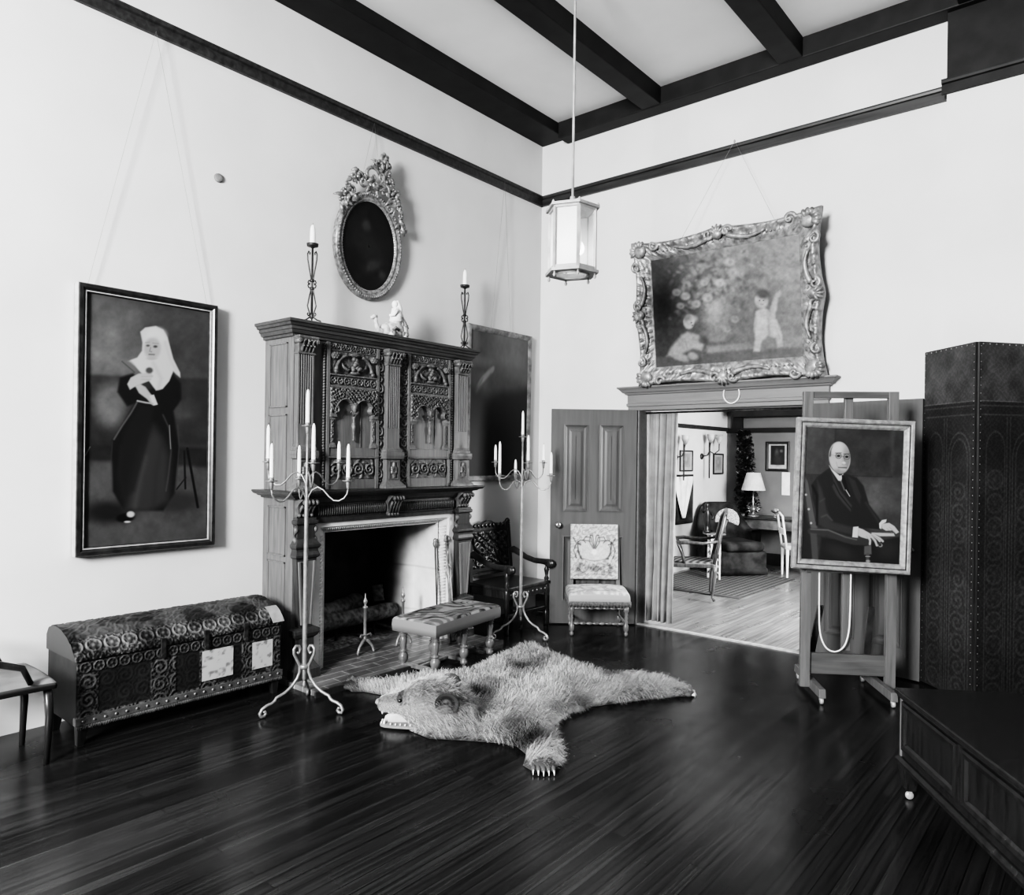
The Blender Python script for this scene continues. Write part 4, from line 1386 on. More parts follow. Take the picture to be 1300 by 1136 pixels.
def chair_back_tone():
    P_ = Paint(0.47, 0.58, 172, 150)
    P_.mottle(0.06, 0.10, 3); P_.mottle(0.014, 0.07, 5)
    X, Y = P_.X, P_.Y
    f = lambda pts, w, v, a=0.8: P_.stroke(pts, w, v, 0.008, a)
    for s in (-1, 1):
        for a, l in ((0.10, 0.27), (0.22, 0.24), (0.34, 0.18)):
            f([(0.5, 0.48), (0.5 + s * a * 0.35, 0.48 - l), (0.5 + s * a * 0.9, 0.48 - l * 1.05), (0.5 + s * a * 1.05, 0.48 - l * 0.75), (0.5 + s * a * 0.85, 0.48 - l * .6)], 0.018, 84, 0.9)
        f([(0.5 + s * 0.36, 0.33), (0.5 + s * 0.34, 0.50), (0.5 + s * 0.28, 0.62), (0.5, 0.66)], 0.035, 88)
        f([(0.5 + s * 0.44, 0.25), (0.5 + s * 0.38, 0.35), (0.5 + s * 0.44, 0.48), (0.5 + s * 0.38, 0.62)], 0.022, 92)
        P_.ell(0.5 + s * 0.28, 0.80, 0.11, 0.09, 84, 0.5, 0, 0.7); P_.ell(0.5 + s * 0.25, 0.80, 0.05, 0.05, 175, 0.4)
    P_.ell(0.5, 0.56, 0.27, 0.10, 176, 0.25); P_.ell(0.5, 0.50, 0.06, 0.05, 200, 0.3)
    P_.ell(0.5, 0.80, 0.14, 0.06, 80, 0.6, 0, 0.6); f([(0.08, 0.93), (0.5, 0.90), (0.92, 0.93)], 0.02, 120, 0.6)
    P_.I = P_.I - 34 * pat_foliage(P_.X * .47, P_.Y * .58, 0.075, 33) * (np.hypot((P_.X - .5) / .30, (P_.Y - .45) / .26) > 1)
    P_.mottle(0.03, 0.12, 9)
    return P_.I


BI = chair_back_tone()


def samp(I, u, v):
    h, w = I.shape
    return I[np.clip((v * (h - 1)).astype(int), 0, h - 1), np.clip((u * (w - 1)).astype(int), 0, w - 1)]


bk = pad('back_cushion', 0.46, 0.53, -0.03, 0.035, lambda u, v: samp(BI, u, 1 - v), t, 0.008, 100, edge=0.012, side=lambda k: 120)
bk.rotation_euler = (R(83.5), 0, 0); bk.location = (-0.01, 0.205, 0.725)
pad('seat_cushion', 0.56, 0.45, 0.31, 0.425, lambda u, v: np.clip(166 + 24 * np.sin(7 * PI * fnoise(u * .56 + 2, v * .45, 0.11, 8)) - 40 * sstep(.6, .8, fnoise(u + 4, v + 4, 0.09, 18)), 90, 205), t, 0.03, 70, edge=0.02,
    side=lambda k: (164, 158, 158, 140, 100)[k])
b = MB()
for k in range(60):
    x = -0.285 + 0.57 * k / 59
    b.tube([(x, -0.232, 0.322), (x, -0.234, 0.285 - 0.008 * (k % 3))], [0.006, 0.004], 4)
for s in (-1, 1):
    for k in range(40):
        y = -0.225 + 0.44 * k / 39
        b.tube([(s * 0.286, y, 0.322), (s * 0.288, y, 0.285 - 0.006 * (k % 3))], [0.006, 0.004], 4)
b.build('fringe', noise_mat('fringe', 0.09, 0.18, 60, 0.9), t)
b = MB(); b.box(-0.27, 0.27, -0.215, 0.215, 0.27, 0.312); b.build('seat_frame', 'turned', t, 0.004)


def spindle_leg(x, y, top):
    P_ = [(0.010, 0), (0.018, 0.014), (0.018, 0.03), (0.011, 0.04), (0.022, 0.055), (0.024, 0.10), (0.013, 0.115), (0.017, 0.13), (0.011, 0.145), (0.018, 0.165), (0.011, 0.18), (0.017, 0.195), (0.012, 0.215), (0.024, 0.23), (0.024, top)]
    b = MB(); b.lathe(P_, 12, (x, y, 0)); return b


for s in (-1, 1):
    spindle_leg(s * 0.25, -0.20, 0.275).build('leg', 'turned', t)
    b = spindle_leg(s * 0.235, 0.20, 0.275); b.taper(s * 0.23 - 0.02, s * 0.23 + 0.02, 0.185, 0.22, 0.27, s * 0.22 - 0.018, s * 0.22 + 0.018, 0.245, 0.275, 0.985)
    b.build('leg', 'turned', t)


def beads(p, q, r, n):
    b = MB(); A_, B__ = Vector(p), Vector(q)
    pts, rs = [], []
    for k in range(n * 6 + 1):
        f = k / (n * 6)
        pts.append(A_.lerp(B__, f)); rs.append(r * (0.45 + 0.55 * abs(math.sin(f * n * PI))))
    b.tube(pts, rs, 9); return b


beads((-0.235, -0.20, 0.255), (0.235, -0.20, 0.255), 0.015, 7).build('stretcher', 'turned', t)
beads((-0.235, -0.20, 0.115), (0.235, -0.20, 0.115), 0.015, 8).build('stretcher', 'turned', t)
for s in (-1, 1): beads((s * 0.245, -0.2, 0.115), (s * 0.235, 0.2, 0.115), 0.013, 6).build('stretcher', 'turned', t)

# ------------------------------------------------------------ bear-skin rug
OUT = [(1.049, -1.618), (1.061, -1.505), (1.097, -1.437), (1.34, -1.515), (1.718, -1.682), (2.022, -1.705), (2.151, -1.587), (2.411, -1.579), (2.569, -1.581), (2.641, -1.677), (2.545, -1.831), (2.399, -2.051), (2.269, -2.314), (2.23, -2.528), (2.261, -2.688), (2.318, -2.83), (2.444, -2.961), (2.582, -3.104), (2.668, -3.271), (2.605, -3.352), (2.501, -3.327), (2.423, -3.203), (2.315, -3.153), (2.225, -3.172), (2.122, -3.233), (2.018, -3.295), (1.863, -3.402), (1.687, -3.396), (1.433, -3.266), (1.125, -3.073), (0.92, -3.124), (0.856, -3.182), (0.74, -3.147), (0.701, -3.062), (0.818, -3.052), (0.955, -2.928), (0.983, -2.704), (1.157, -2.546), (1.199, -2.377), (1.128, -2.137), (1.103, -1.828)]
rug = thing('bear_rug', 'shaggy pale bear-skin rug with open-mouthed head lying on the dark floor', 'rug', (0, 0, 0))
OUT_A = np.array(OUT)


def inside_poly(x, y, P):
    ins = np.zeros(x.shape, bool); n = len(P)
    for i in range(n):
        x0, y0 = P[i]; x1, y1 = P[(i + 1) % n]
        ins ^= ((y0 > y) != (y1 > y)) & (x < (x1 - x0) * (y - y0) / (y1 - y0 + 1e-12) + x0)
    return ins


def edge_dist(x, y, P):
    d2 = np.full(x.shape, 1e9); n = len(P)
    for i in range(n):
        x0, y0 = P[i]; ex, ey = P[(i + 1) % n] - P[i]
        t = np.clip(((x - x0) * ex + (y - y0) * ey) / (ex * ex + ey * ey), 0, 1)
        d2 = np.minimum(d2, (x - x0 - t * ex) ** 2 + (y - y0 - t * ey) ** 2)
    return np.sqrt(d2)


def rug_z(x, y):
    d = edge_dist(x, y, OUT_A)
    return 0.003 + 0.030 * sstep(0, 0.12, d) * (0.35 + 1.1 * fnoise(x + 3, y + 9, 0.35, 41, 3)) + 0.018 * sstep(0, 0.2, d) * np.sin(9 * x + 4 * y) * 0.5


gx, gy = np.meshgrid(np.arange(OUT_A[:, 0].min(), OUT_A[:, 0].max(), 0.035), np.arange(OUT_A[:, 1].min(), OUT_A[:, 1].max(), 0.035))
gx, gy = gx.ravel(), gy.ravel()
k_ = inside_poly(gx, gy, OUT_A) & (edge_dist(gx, gy, OUT_A) > 0.015)
pts2 = [Vector(p) for p in OUT] + [Vector((a, c)) for a, c in zip(gx[k_], gy[k_])]
no = len(OUT)
r_ = delaunay_2d_cdt(pts2, [], [list(range(no))], 1, 1e-5)
vx = np.array([p[0] for p in r_[0]]); vy = np.array([p[1] for p in r_[0]])
vz = rug_z(vx, vy)
b = MB(); b.add([(a, c, d) for a, c, d in zip(vx, vy, vz)], [tuple(f) for f in r_[2]], True)
b.build('hide', 'hide', rug)

DARKS = [(1.653, -2.786, 0.09, 0.85), (1.46, -2.126, 0.13, 0.75), (1.513, -1.855, 0.08, 0.4), (2.052, -1.822, 0.07, 0.8), (2.328, -3.085, 0.12, 0.85), (2.132, -3.05, 0.1, 0.6), (1.641, -2.345, 0.07, 0.6), (1.576, -2.5, 0.08, 0.4), (1.817, -3.161, 0.07, 0.6), (2.171, -2.658, 0.07, 0.5), (2.653, -3.279, 0.07, 0.4), (0.827, -3.133, 0.1, 0.5), (1.339, -2.472, 0.05, 0.5), (2.211, -2.385, 0.07, 0.45), (0.955, -2.92, 0.06, 0.7), (1.097, -2.84, 0.05, 0.6)]


def fur_tone(x, y):
    t = 196 + 160 * (fnoise(x + 20, y + 20, 0.22, 51, 4) - 0.45)
    for dx, dy, rad, a in DARKS:
        w = np.exp(-(((x - dx) ** 2 + (y - dy) ** 2) / rad ** 2))
        t = t * (1 - a * w) + 38 * a * w
    return t


def blades(name, P, Dv, L, Wd, tone, parent, up=0.5, seed=1):
    """tapered bent hairs: P roots, Dv lay direction (unit), L lengths"""
    n = len(P); rg = np.random.default_rng(seed)
    side = np.cross(Dv, np.array([0, 0, 1.0])) ; side /= np.linalg.norm(side, axis=1)[:, None] + 1e-9
    mid = P + Dv * (L * 0.45)[:, None]; mid[:, 2] += L * up * rg.uniform(0.35, 1.0, n)
    tip = P + Dv * L[:, None]; tip[:, 2] = np.maximum(tip[:, 2] + L * up * rg.uniform(-0.1, 0.9, n), 0.003)
    w = (side * Wd[:, None])
    V = np.empty((n, 5, 3)); V[:, 0] = P - w; V[:, 1] = P + w; V[:, 2] = mid + w * 0.7; V[:, 3] = mid - w * 0.7; V[:, 4] = tip
    F4 = np.arange(n)[:, None] * 5 + np.array([0, 1, 2, 3]); F3 = np.arange(n)[:, None] * 5 + np.array([3, 2, 4])
    me = bpy.data.meshes.new(name)
    me.vertices.add(n * 5); me.vertices.foreach_set('co', V.reshape(-1))
    loops = np.concatenate([F4, F3], 1).reshape(-1)
    me.loops.add(len(loops)); me.loops.foreach_set('vertex_index', loops.astype(np.int32))
    st = np.empty((n, 2), np.int32); st[:, 0] = np.arange(n) * 7; st[:, 1] = st[:, 0] + 4
    me.polygons.add(n * 2); me.polygons.foreach_set('loop_start', st.reshape(-1))
    me.update(calc_edges=True); me.validate()
    at = me.color_attributes.new('Col', 'FLOAT_COLOR', 'POINT')
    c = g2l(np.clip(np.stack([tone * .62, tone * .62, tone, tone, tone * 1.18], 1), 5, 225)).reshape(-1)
    at.data.foreach_set('color', np.stack([c, c, c, np.ones_like(c)], -1).reshape(-1))
    me.materials.append(MAT['fur'])
    o = bpy.data.objects.new(name, me); COL.objects.link(o); o.parent = parent
    o['kind'] = 'stuff'
    return o


rg = np.random.default_rng(77)
bx = rg.uniform(OUT_A[:, 0].min(), OUT_A[:, 0].max(), 150000); by = rg.uniform(OUT_A[:, 1].min(), OUT_A[:, 1].max(), 150000)
k_ = inside_poly(bx, by, OUT_A); bx, by = bx[k_][:62000], by[k_][:62000]
head_c = np.array([1.62, -3.22]); tail_c = np.array([1.95, -1.75])
sd = (tail_c - head_c) / np.linalg.norm(tail_c - head_c)
rel = np.stack([bx, by], 1) - head_c
off = rel[:, 0] * sd[1] - rel[:, 1] * sd[0]
out_d = np.array([sd[1], -sd[0]])[None] * np.clip(off * 2.2, -1.1, 1.1)[:, None]
ang = (fnoise(bx + 8, by + 8, 0.18, 61, 3) - 0.5) * 3.6 + rg.normal(0, 0.25, len(bx))
fd = sd[None] * 0.75 + out_d
fd /= np.linalg.norm(fd, axis=1)[:, None]
c_, s_ = np.cos(ang), np.sin(ang)
fd = np.stack([fd[:, 0] * c_ - fd[:, 1] * s_, fd[:, 0] * s_ + fd[:, 1] * c_, np.zeros(len(bx))], 1)
P_ = np.stack([bx, by, rug_z(bx, by)], 1)
ed = edge_dist(bx, by, OUT_A)
L_ = rg.uniform(0.045, 0.105, len(bx)) * (0.7 + 0.45 * sstep(0, 0.12, ed))
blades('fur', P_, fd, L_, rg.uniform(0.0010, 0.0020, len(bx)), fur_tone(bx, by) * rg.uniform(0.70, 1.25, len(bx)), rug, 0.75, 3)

# head: local x to the muzzle, y to its left, z up
hx, hy = 1.70, -3.285
HM = Matrix.Translation((hx, hy, 0.0)) @ Matrix.Rotation(math.atan2(-0.66, -0.75), 4, 'Z') @ Matrix.Diagonal((1.0, 0.92, 0.83, 1.0))
head = MB(); head.M = HM
sec = [(-0.30, 0.10, 0.02, 0.10), (-0.26, 0.175, 0.003, 0.20), (-0.18, 0.20, 0.0, 0.275), (-0.09, 0.205, 0.0, 0.318), (-0.01, 0.19, 0.0, 0.330), (0.05, 0.172, 0.02, 0.325), (0.095, 0.145, 0.05, 0.300),
       (0.125, 0.115, 0.085, 0.258), (0.155, 0.096, 0.108, 0.238), (0.20, 0.086, 0.118, 0.230), (0.245, 0.074, 0.122, 0.222), (0.272, 0.056, 0.13, 0.208), (0.284, 0.026, 0.145, 0.192)]
seg = 28
P3 = np.zeros((len(sec), seg, 3))
for i, (x, w, z0, z1) in enumerate(sec):
    for k in range(seg):
        a = 2 * PI * k / seg
        cy, cz = math.cos(a), math.sin(a)
        e = 0.85
        P3[i, k] = (x, w * math.copysign(abs(cy) ** e, cy), (z0 + z1) / 2 + (z1 - z0) / 2 * math.copysign(abs(cz) ** e, cz))
head.grid(P3, True, np.full(P3.shape[:2], float(g2l(112))), True)
head.add([tuple(p) for p in P3[-1]], [tuple(range(seg))], True, [float(g2l(90))] * seg)
hd = head.build('head', 'fur', rug)
j = MB(); j.M = HM
js = [(-0.02, 0.12, 0.0, 0.06), (0.05, 0.10, 0.0, 0.045), (0.12, 0.082, 0.0, 0.038), (0.18, 0.07, 0.0, 0.036), (0.235, 0.056, 0.0, 0.040), (0.262, 0.038, 0.004, 0.038), (0.27, 0.015, 0.012, 0.03)]
PJ = np.zeros((len(js), 18, 3))
for i, (x, w, z0, z1) in enumerate(js):
    for k in range(18):
        a = 2 * PI * k / 18
        PJ[i, k] = (x, w * math.cos(a), (z0 + z1) / 2 + (z1 - z0) / 2 * math.sin(a))
j.grid(PJ, True, np.full(PJ.shape[:2], float(g2l(118))), True)
j.build('lower_jaw', 'fur', hd)
q = MB(); q.M = HM
q.tube([(0.0, 0, 0.045), (0.09, 0, 0.062), (0.16, 0, 0.072), (0.215, 0, 0.058), (0.235, 0, 0.045)], [0.05, 0.048, 0.044, 0.036, 0.018], 12, flat=0.35)
q.build('tongue', 'tongue', hd)
q = MB(); q.M = HM
q.ell((0.03, 0, 0.095), (0.10, 0.085, 0.05), 14, 8)
q.build('mouth_lining', 'soot', hd)
q = MB(); q.M = HM
for s in (-1, 1):
    q.lathe([(0.009, 0.0), (0.008, -0.012), (0.005, -0.026), (0.001, -0.036)], 8, (0.252, s * 0.036, 0.140))
    q.lathe([(0.009, 0.0), (0.007, 0.016), (0.004, 0.028), (0.001, 0.036)], 8, (0.240, s * 0.036, 0.034))
    for k in range(5):
        q.lathe([(0.006, 0), (0.004, 0.010), (0.001, 0.014)], 6, (0.20 - 0.03 * k, s * (0.052 + 0.006 * k), 0.034))
        q.lathe([(0.006, 0), (0.004, -0.010), (0.001, -0.014)], 6, (0.21 - 0.026 * k, s * (0.055 + 0.004 * k), 0.131))
for k in range(6):
    q.lathe([(0.005, 0), (0.004, -0.012), (0.002, -0.016)], 6, (0.272, (k - 2.5) * 0.010, 0.147))
    q.lathe([(0.005, 0), (0.004, 0.010), (0.002, 0.013)], 6, (0.258, (k - 2.5) * 0.010, 0.034))
q.build('teeth', 'tooth', hd)
q = MB(); q.M = HM
q.ell((0.278, 0, 0.182), (0.022, 0.036, 0.022), 14, 8)
for s in (-1, 1): q.ell((0.292, s * 0.016, 0.180), (0.008, 0.008, 0.006), 8, 5)
q.build('nose', noise_mat('bear_nose', 0.16, 0.3, 30, 0.35), hd)
for s in (-1, 1):
    q = MB(); q.M = HM
    q.ell((0.140, s * 0.092, 0.222), (0.015, 0.012, 0.013), 12, 7)
    q.build('eye', 'eye', hd)
    q = MB(); q.M = HM
    nr, na = 7, 16
    EP = np.zeros((nr, na, 3)); EC = np.zeros((nr, na))
    for i in range(nr):
        rr_ = i / (nr - 1)
        for k in range(na):
            a = 2 * PI * k / na
            EP[i, k] = (-0.140 + 0.068 * rr_ * math.cos(a), s * (0.190 + 0.014 * rr_ ** 2 + 0.012 * math.sin(a)), 0.240 + 0.084 * rr_ * math.sin(a))
            EC[i, k] = 34 + (24 if rr_ > 0.8 else 0) + 46 * (rr_ < 0.5)
    q.grid(EP, True, g2l(EC), True); 
    q.grid(EP - np.array([0, s * 0.016, 0])[None, None] * (1 - np.linspace(0, 1, nr)[:, None, None] ** 2) - np.array([0.004, 0, 0]), True, g2l(EC * 0 + 62), True, flip=True)
    q.build('ear', 'fur', hd)
# short hair over head and jaw
hr = np.random.default_rng(5)
pts, dirs, tn, ln = [], [], [], []
for _ in range(17000):
    i = hr.integers(0, len(sec) - 1); k = hr.integers(0, seg); f = hr.random(); g = hr.random()
    A_ = P3[i, k] * (1 - g) + P3[i, (k + 1) % seg] * g; B__ = P3[i + 1, k] * (1 - g) + P3[i + 1, (k + 1) % seg] * g
    p = A_ * (1 - f) + B__ * f
    if p[2] < 0.012: continue
    x_ = p[0]
    nrm = np.array([0.0, p[1], p[2] - 0.15]); nrm /= np.linalg.norm(nrm) + 1e-9
    d = np.array([-0.75, 0, -0.45 if p[2] < 0.2 else -0.2]) + nrm * 0.45 + hr.normal(0, 0.2, 3)
    pts.append(p); dirs.append(d / np.linalg.norm(d))
    v = 205 + 130 * (fnoise(np.array([p[0] + 4]), np.array([p[1] * 2 + p[2] + 4]), 0.12, 71, 3)[0] - 0.4)
    if x_ < -0.16: v *= 0.80
    if abs(x_ + 0.13) < 0.06 and p[2] > 0.17 and abs(p[1]) > 0.12: v *= 0.5
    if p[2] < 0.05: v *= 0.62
    if math.hypot(x_ - 0.138, p[2] - 0.222) < 0.032: v *= 0.45
    tn.append(v * hr.uniform(0.75, 1.2)); ln.append(0.014 if x_ > 0.12 else (0.030 if x_ > 0.02 else 0.055))
R3 = np.array(HM.to_3x3()); T3 = np.array(HM.translation)
pts = np.array(pts) @ R3.T + T3; dirs = np.array(dirs) @ R3.T
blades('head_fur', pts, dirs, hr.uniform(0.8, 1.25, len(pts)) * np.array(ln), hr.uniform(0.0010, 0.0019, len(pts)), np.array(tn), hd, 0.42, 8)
# paws with claws
for (px_, py_), aim in zip([(2.608, -3.288), (2.6, -1.667), (0.773, -3.139)], ((0.62, -0.78), (0.9, 0.43), (-0.85, -0.35))):
    a = math.atan2(aim[1], aim[0])
    pm = MB(); pm.M = Matrix.Translation((px_, py_, 0)) @ Matrix.Rotation(a, 4, 'Z')
    pm.ell((-0.02, 0, 0.022), (0.075, 0.065, 0.026), 14, 7, float(g2l(70)))
    for k in range(5):
        pm.ell((0.045 - 0.006 * abs(k - 2), (k - 2) * 0.026, 0.02), (0.026, 0.015, 0.017), 10, 6, float(g2l(80)))
    pw = pm.build('paw', 'fur', rug)
    cl = MB(); cl.M = pm.M
    for k in range(5):
        y = (k - 2) * 0.026
        cl.tube([(0.056 - 0.006 * abs(k - 2), y, 0.020), (0.074, y * 1.05, 0.018), (0.090 - 0.006 * abs(k - 2), y * 1.05, 0.004)], [0.005, 0.0042, 0.0015], 7)
    cl.build('claws', 'tooth', pw)

# ------------------------------------------------------------ hanging lantern
LX, LY, LZ0, LZ1 = 1.975, -2.2, 2.935, 3.375
t = thing('hanging_lantern', 'six-sided white glass lantern hanging on a long rod from the ceiling', 'lantern', (LX, LY, 0), 0.69566 + R(-20))
Rl = 0.165
hexp = lambda r_: [(r_ * math.cos(k * PI / 3), r_ * math.sin(k * PI / 3)) for k in range(6)]
b = MB()
b.prism(hexp(Rl + 0.03), LZ1 - 0.012, LZ1 + 0.006, 'z'); b.prism(hexp(Rl + 0.010), LZ1 - 0.028, LZ1 - 0.012, 'z')
for k in range(6):
    x, y = hexp(Rl + 0.018)[k]; b.lathe([(0.008, 0), (0.010, 0.008), (0.004, 0.018), (0, 0.022)], 8, (x, y, LZ1 + 0.004))
b.build('top_plate', 'lantern', t)
b = MB()
hp, hq = hexp(Rl + 0.028), hexp(0.10)
for z0, z1, ro, ri in ((LZ0 - 0.02, LZ0, Rl + 0.028, 0.120), (LZ0, LZ0 + 0.022, Rl + 0.010, Rl - 0.02)):
    ho, hi = hexp(ro), hexp(ri)
    vs = [(x, y, z0) for x, y in ho] + [(x, y, z0) for x, y in hi] + [(x, y, z1) for x, y in ho] + [(x, y, z1) for x, y in hi]
    fs = []
    for k in range(6):
        k2 = (k + 1) % 6
        fs += [(k, 6 + k, 6 + k2, k2), (12 + k, 12 + k2, 18 + k2, 18 + k), (k, k2, 12 + k2, 12 + k), (6 + k, 18 + k, 18 + k2, 6 + k2)]
    b.add(vs, fs)
b.tube([(0.115 * math.cos(a), 0.115 * math.sin(a), LZ0 - 0.022) for a in np.linspace(0, 2 * PI, 33)[:-1]], 0.008, 6, True)
for k in range(6):
    x, y = hexp(Rl + 0.0)[k]; b.lathe([(0.0, -0.045), (0.008, -0.04), (0.011, -0.028), (0.006, -0.018), (0.008, 0)], 8, (x, y, LZ0 - 0.014))
b.build('bottom_plate', 'lantern', t)
for k in range(6):
    x, y = hexp(Rl)[k]
    b = MB(); b.M = Matrix.Translation((x, y, 0)) @ Matrix.Rotation(k * PI / 3, 4, 'Z')
    b.box(-0.010, 0.008, -0.011, 0.011, LZ0, LZ1 - 0.02)
    b.build('corner_bar', 'lantern', t)
    (x0, y0), (x1, y1) = hexp(Rl - 0.006)[k], hexp(Rl - 0.006)[(k + 1) % 6]
    b = MB(); z0, z1 = LZ0 + 0.018, LZ1 - 0.028
    b.add([(x0, y0, z0), (x1, y1, z0), (x1, y1, z1), (x0, y0, z1)], [(0, 1, 2, 3)])
    mx, my = (x0 + x1) / 2, (y0 + y1) / 2
    b.build('glass_pane', 'glass' if k == 5 else 'opal', t)
b = MB(); b.lathe([(0.055, LZ1 - 0.03), (0.06, LZ1 - 0.06), (0.045, LZ1 - 0.085), (0.02, LZ1 - 0.09)], 14); b.lathe([(0.02, LZ1 - 0.30), (0.03, LZ1 - 0.20), (0.028, LZ1 - 0.09)], 12)
b.build('bulb', 'opal', t)
b = MB(); b.tube([(0, 0, LZ1 + 0.07), (0, 0, 5.160)], 0.009, 10)
b.lathe([(0.018, LZ1 + 0.085), (0.020, LZ1 + 0.07), (0.012, LZ1 + 0.055)], 10); b.lathe([(0.06, 5.13), (0.05, 5.15), (0.06, 5.163)], 14)
for s in (-1, 1): b.tube([(s * 0.008, 0, LZ1 + 0.075), (s * 0.028, 0, LZ1 + 0.03), (s * 0.032, 0, LZ1 + 0.004)], 0.008, 8)
b.build('hanging_rod', 'lantern', t)

# ------------------------------------------------------------ easel, its cord
t = thing('easel', 'oak studio easel on castered runners holding the portrait of a seated man', 'easel', (3.465, -0.915, 0), R(33.2))
for s in (-1, 1):
    x = s * 0.285
    b = MB(); b.box(x - 0.033, x + 0.033, -0.022, 0.022, 0.055, 2.13)
    b.build('post', 'easelwood', t, 0.003)
    b = MB(); b.taper(x - s * 0.055 - 0.022, x - s * 0.055 + 0.022, -0.24, 0.40, 0.045, x - s * 0.055 - 0.022, x - s * 0.055 + 0.022, -0.23, 0.38, 0.105)
    ru = b.build('runner', 'easelwood', t, 0.004)
    for yy in (-0.21, 0.36):
        c = MB(); c.lathe([(0.022, -0.010), (0.024, -0.005), (0.024, 0.005), (0.022, 0.010)], 12, (x - s * 0.055, yy, 0.024), 'x'); c.box(x - s * 0.055 - 0.014, x - s * 0.055 + 0.014, yy - 0.008, yy + 0.008, 0.030, 0.05)
        c.build('caster', 'gilt_pale', ru)
b = MB(); b.box(-0.285, 0.285, -0.014, 0.020, 2.085, 2.13); b.build('top_rail', 'easelwood_h', t, 0.003)
b = MB(); b.box(-0.255, 0.255, 0.0, 0.03, 0.145, 0.29); b.build('cross_board', 'easelwood_h', t, 0.003)
b = MB(); b.box(-0.028, 0.028, 0.02, 0.055, 0.31, 2.09); b.build('centre_mast', 'easelwood', t, 0.003)
b = MB(); b.box(-0.30, 0.30, -0.055, -0.020, 0.868, 0.886); b.box(-0.30, 0.30, -0.060, -0.052, 0.868, 0.892); b.build('picture_ledge', 'easelwood_h', t, 0.002)
b = MB()
for s in (-1, 1):
    b.taper(s * 0.20 - 0.025, s * 0.20 + 0.025, 0.22, 0.25, 0.10, s * 0.17 - 0.02, s * 0.17 + 0.02, 0.02, 0.05, 0.62)
b.build('brace', 'oak_dark', t, 0.003)
b = MB()
cp = [(-0.195, -0.01, 0.90), (-0.195, -0.015, 0.60), (-0.188, -0.02, 0.44), (-0.155, -0.03, 0.345), (-0.095, -0.03, 0.312), (-0.035, -0.03, 0.345), (-0.002, -0.03, 0.44), (0.008, -0.03, 0.60), (0.010, -0.03, 0.90)]
q_ = []
for i in range(len(cp) - 1):
    p0, p1, p2, p3 = [Vector(cp[max(0, min(len(cp) - 1, i + d))]) for d in (-1, 0, 1, 2)]
    for f in np.linspace(0, 1, 6)[:-1]:
        q_.append(0.5 * ((2 * p1) + (p2 - p0) * f + (2 * p0 - 5 * p1 + 4 * p2 - p3) * f * f + (3 * p1 - p0 - 3 * p2 + p3) * f ** 3))
b.tube(q_, 0.0055, 8)
b.build('loose_cord', 'white', t)

# ------------------------------------------------------------ leather screen and dark cabinet on the right
t = thing('folding_screen', 'tall dark embossed leather folding screen with nailed edges behind the low cabinet', 'screen', (3.80, -0.20, 0), 0)


def scr_tone(X, Z, w, H):
    u = X / w
    t_ = 30 + 26 * fnoise(X + 3, Z + 3, 0.25, 81, 4)
    top = Z > 2.05
    t_ = np.where(top, t_ + 20 + 34 * (fnoise(X + 9, Z, 0.09, 83, 3) - 0.5), t_)
    line = lambda d: sstep(0.007, 0.002, np.abs(d))
    a = np.maximum.reduce([line(Z - 2.05), line(Z - 2.02), line(Z - 1.96) * (u > .05)])
    xa, xb = 0.26 * w, 0.72 * w
    arch = lambda xc, r_, zt_: np.where(Z < zt_, line(np.abs(X - xc) - r_), line(np.hypot((X - xc), (Z - zt_) * 0.6) - r_))
    b1 = np.maximum.reduce([arch(xa, 0.14 * w, 1.72), arch(xb, 0.20 * w, 1.66), arch(xb, 0.15 * w, 1.66), line(X - 0.48 * w), line(X - 0.43 * w)])
    band = (np.abs(X - xb) < 0.14 * w) & (Z < 1.5)
    orn = pat_scroll(Z, X - xb, 0.15, 1.6) * band + pat_rosettes(Z, X, 0.16, xa) * (np.abs(X - xa) < 0.12 * w) * (Z < 1.6)
    t_ = t_ + 18 * a + 17 * b1 * (Z < 1.95) + 14 * orn + 10 * (pat_foliage(X, Z, 0.04, 91) - 0.5)
    return np.clip(t_, 8, 150)


w_ = 0.535
for k, (loc, ang) in enumerate((((0, 0), R(-45)), ((w_ * math.cos(R(45)), -w_ * math.sin(R(45))), R(52)), ((w_ * math.cos(R(45)) + w_ * math.cos(R(52)), -w_ * math.sin(R(45)) + w_ * math.sin(R(52))), R(-45)))):
    b = MB(); b.box(0.004, w_ - 0.004, -0.012, 0.012, 0.0, 2.45)
    pn = b.build('screen_panel', 'darkwood', t, 0.003); pn.location = (loc[0], loc[1], 0.012); pn.rotation_euler = (0, 0, ang)
    X, Z = np.meshgrid(np.linspace(0.008, w_ - 0.008, 100), np.linspace(0.01, 2.445, 440))
    b = MB(); b.grid(np.stack([X, np.full(X.shape, -0.0135), Z], -1), False, g2l(scr_tone(X, Z, w_, 2.45)))
    b.build('leather_face', 'leather', pn)
    b = MB()
    for kk in range(46):
        z = 0.03 + 2.39 * kk / 45
        for x in (0.014, w_ - 0.014): b.ell((x, -0.014, z), (0.0038, 0.003, 0.0038), 6, 4)
    for kk in range(10):
        b.ell((0.03 + (w_ - 0.06) * kk / 9, -0.014, 2.435), (0.005, 0.004, 0.005), 6, 4)
    b.build('nail_heads', 'nail', pn)['kind'] = 'stuff'

t = thing('low_cabinet', 'low dark panelled wooden cabinet on a castered foot in front of the leather screen', 'cabinet', (4.11, -2.36, 0), R(-56.5))
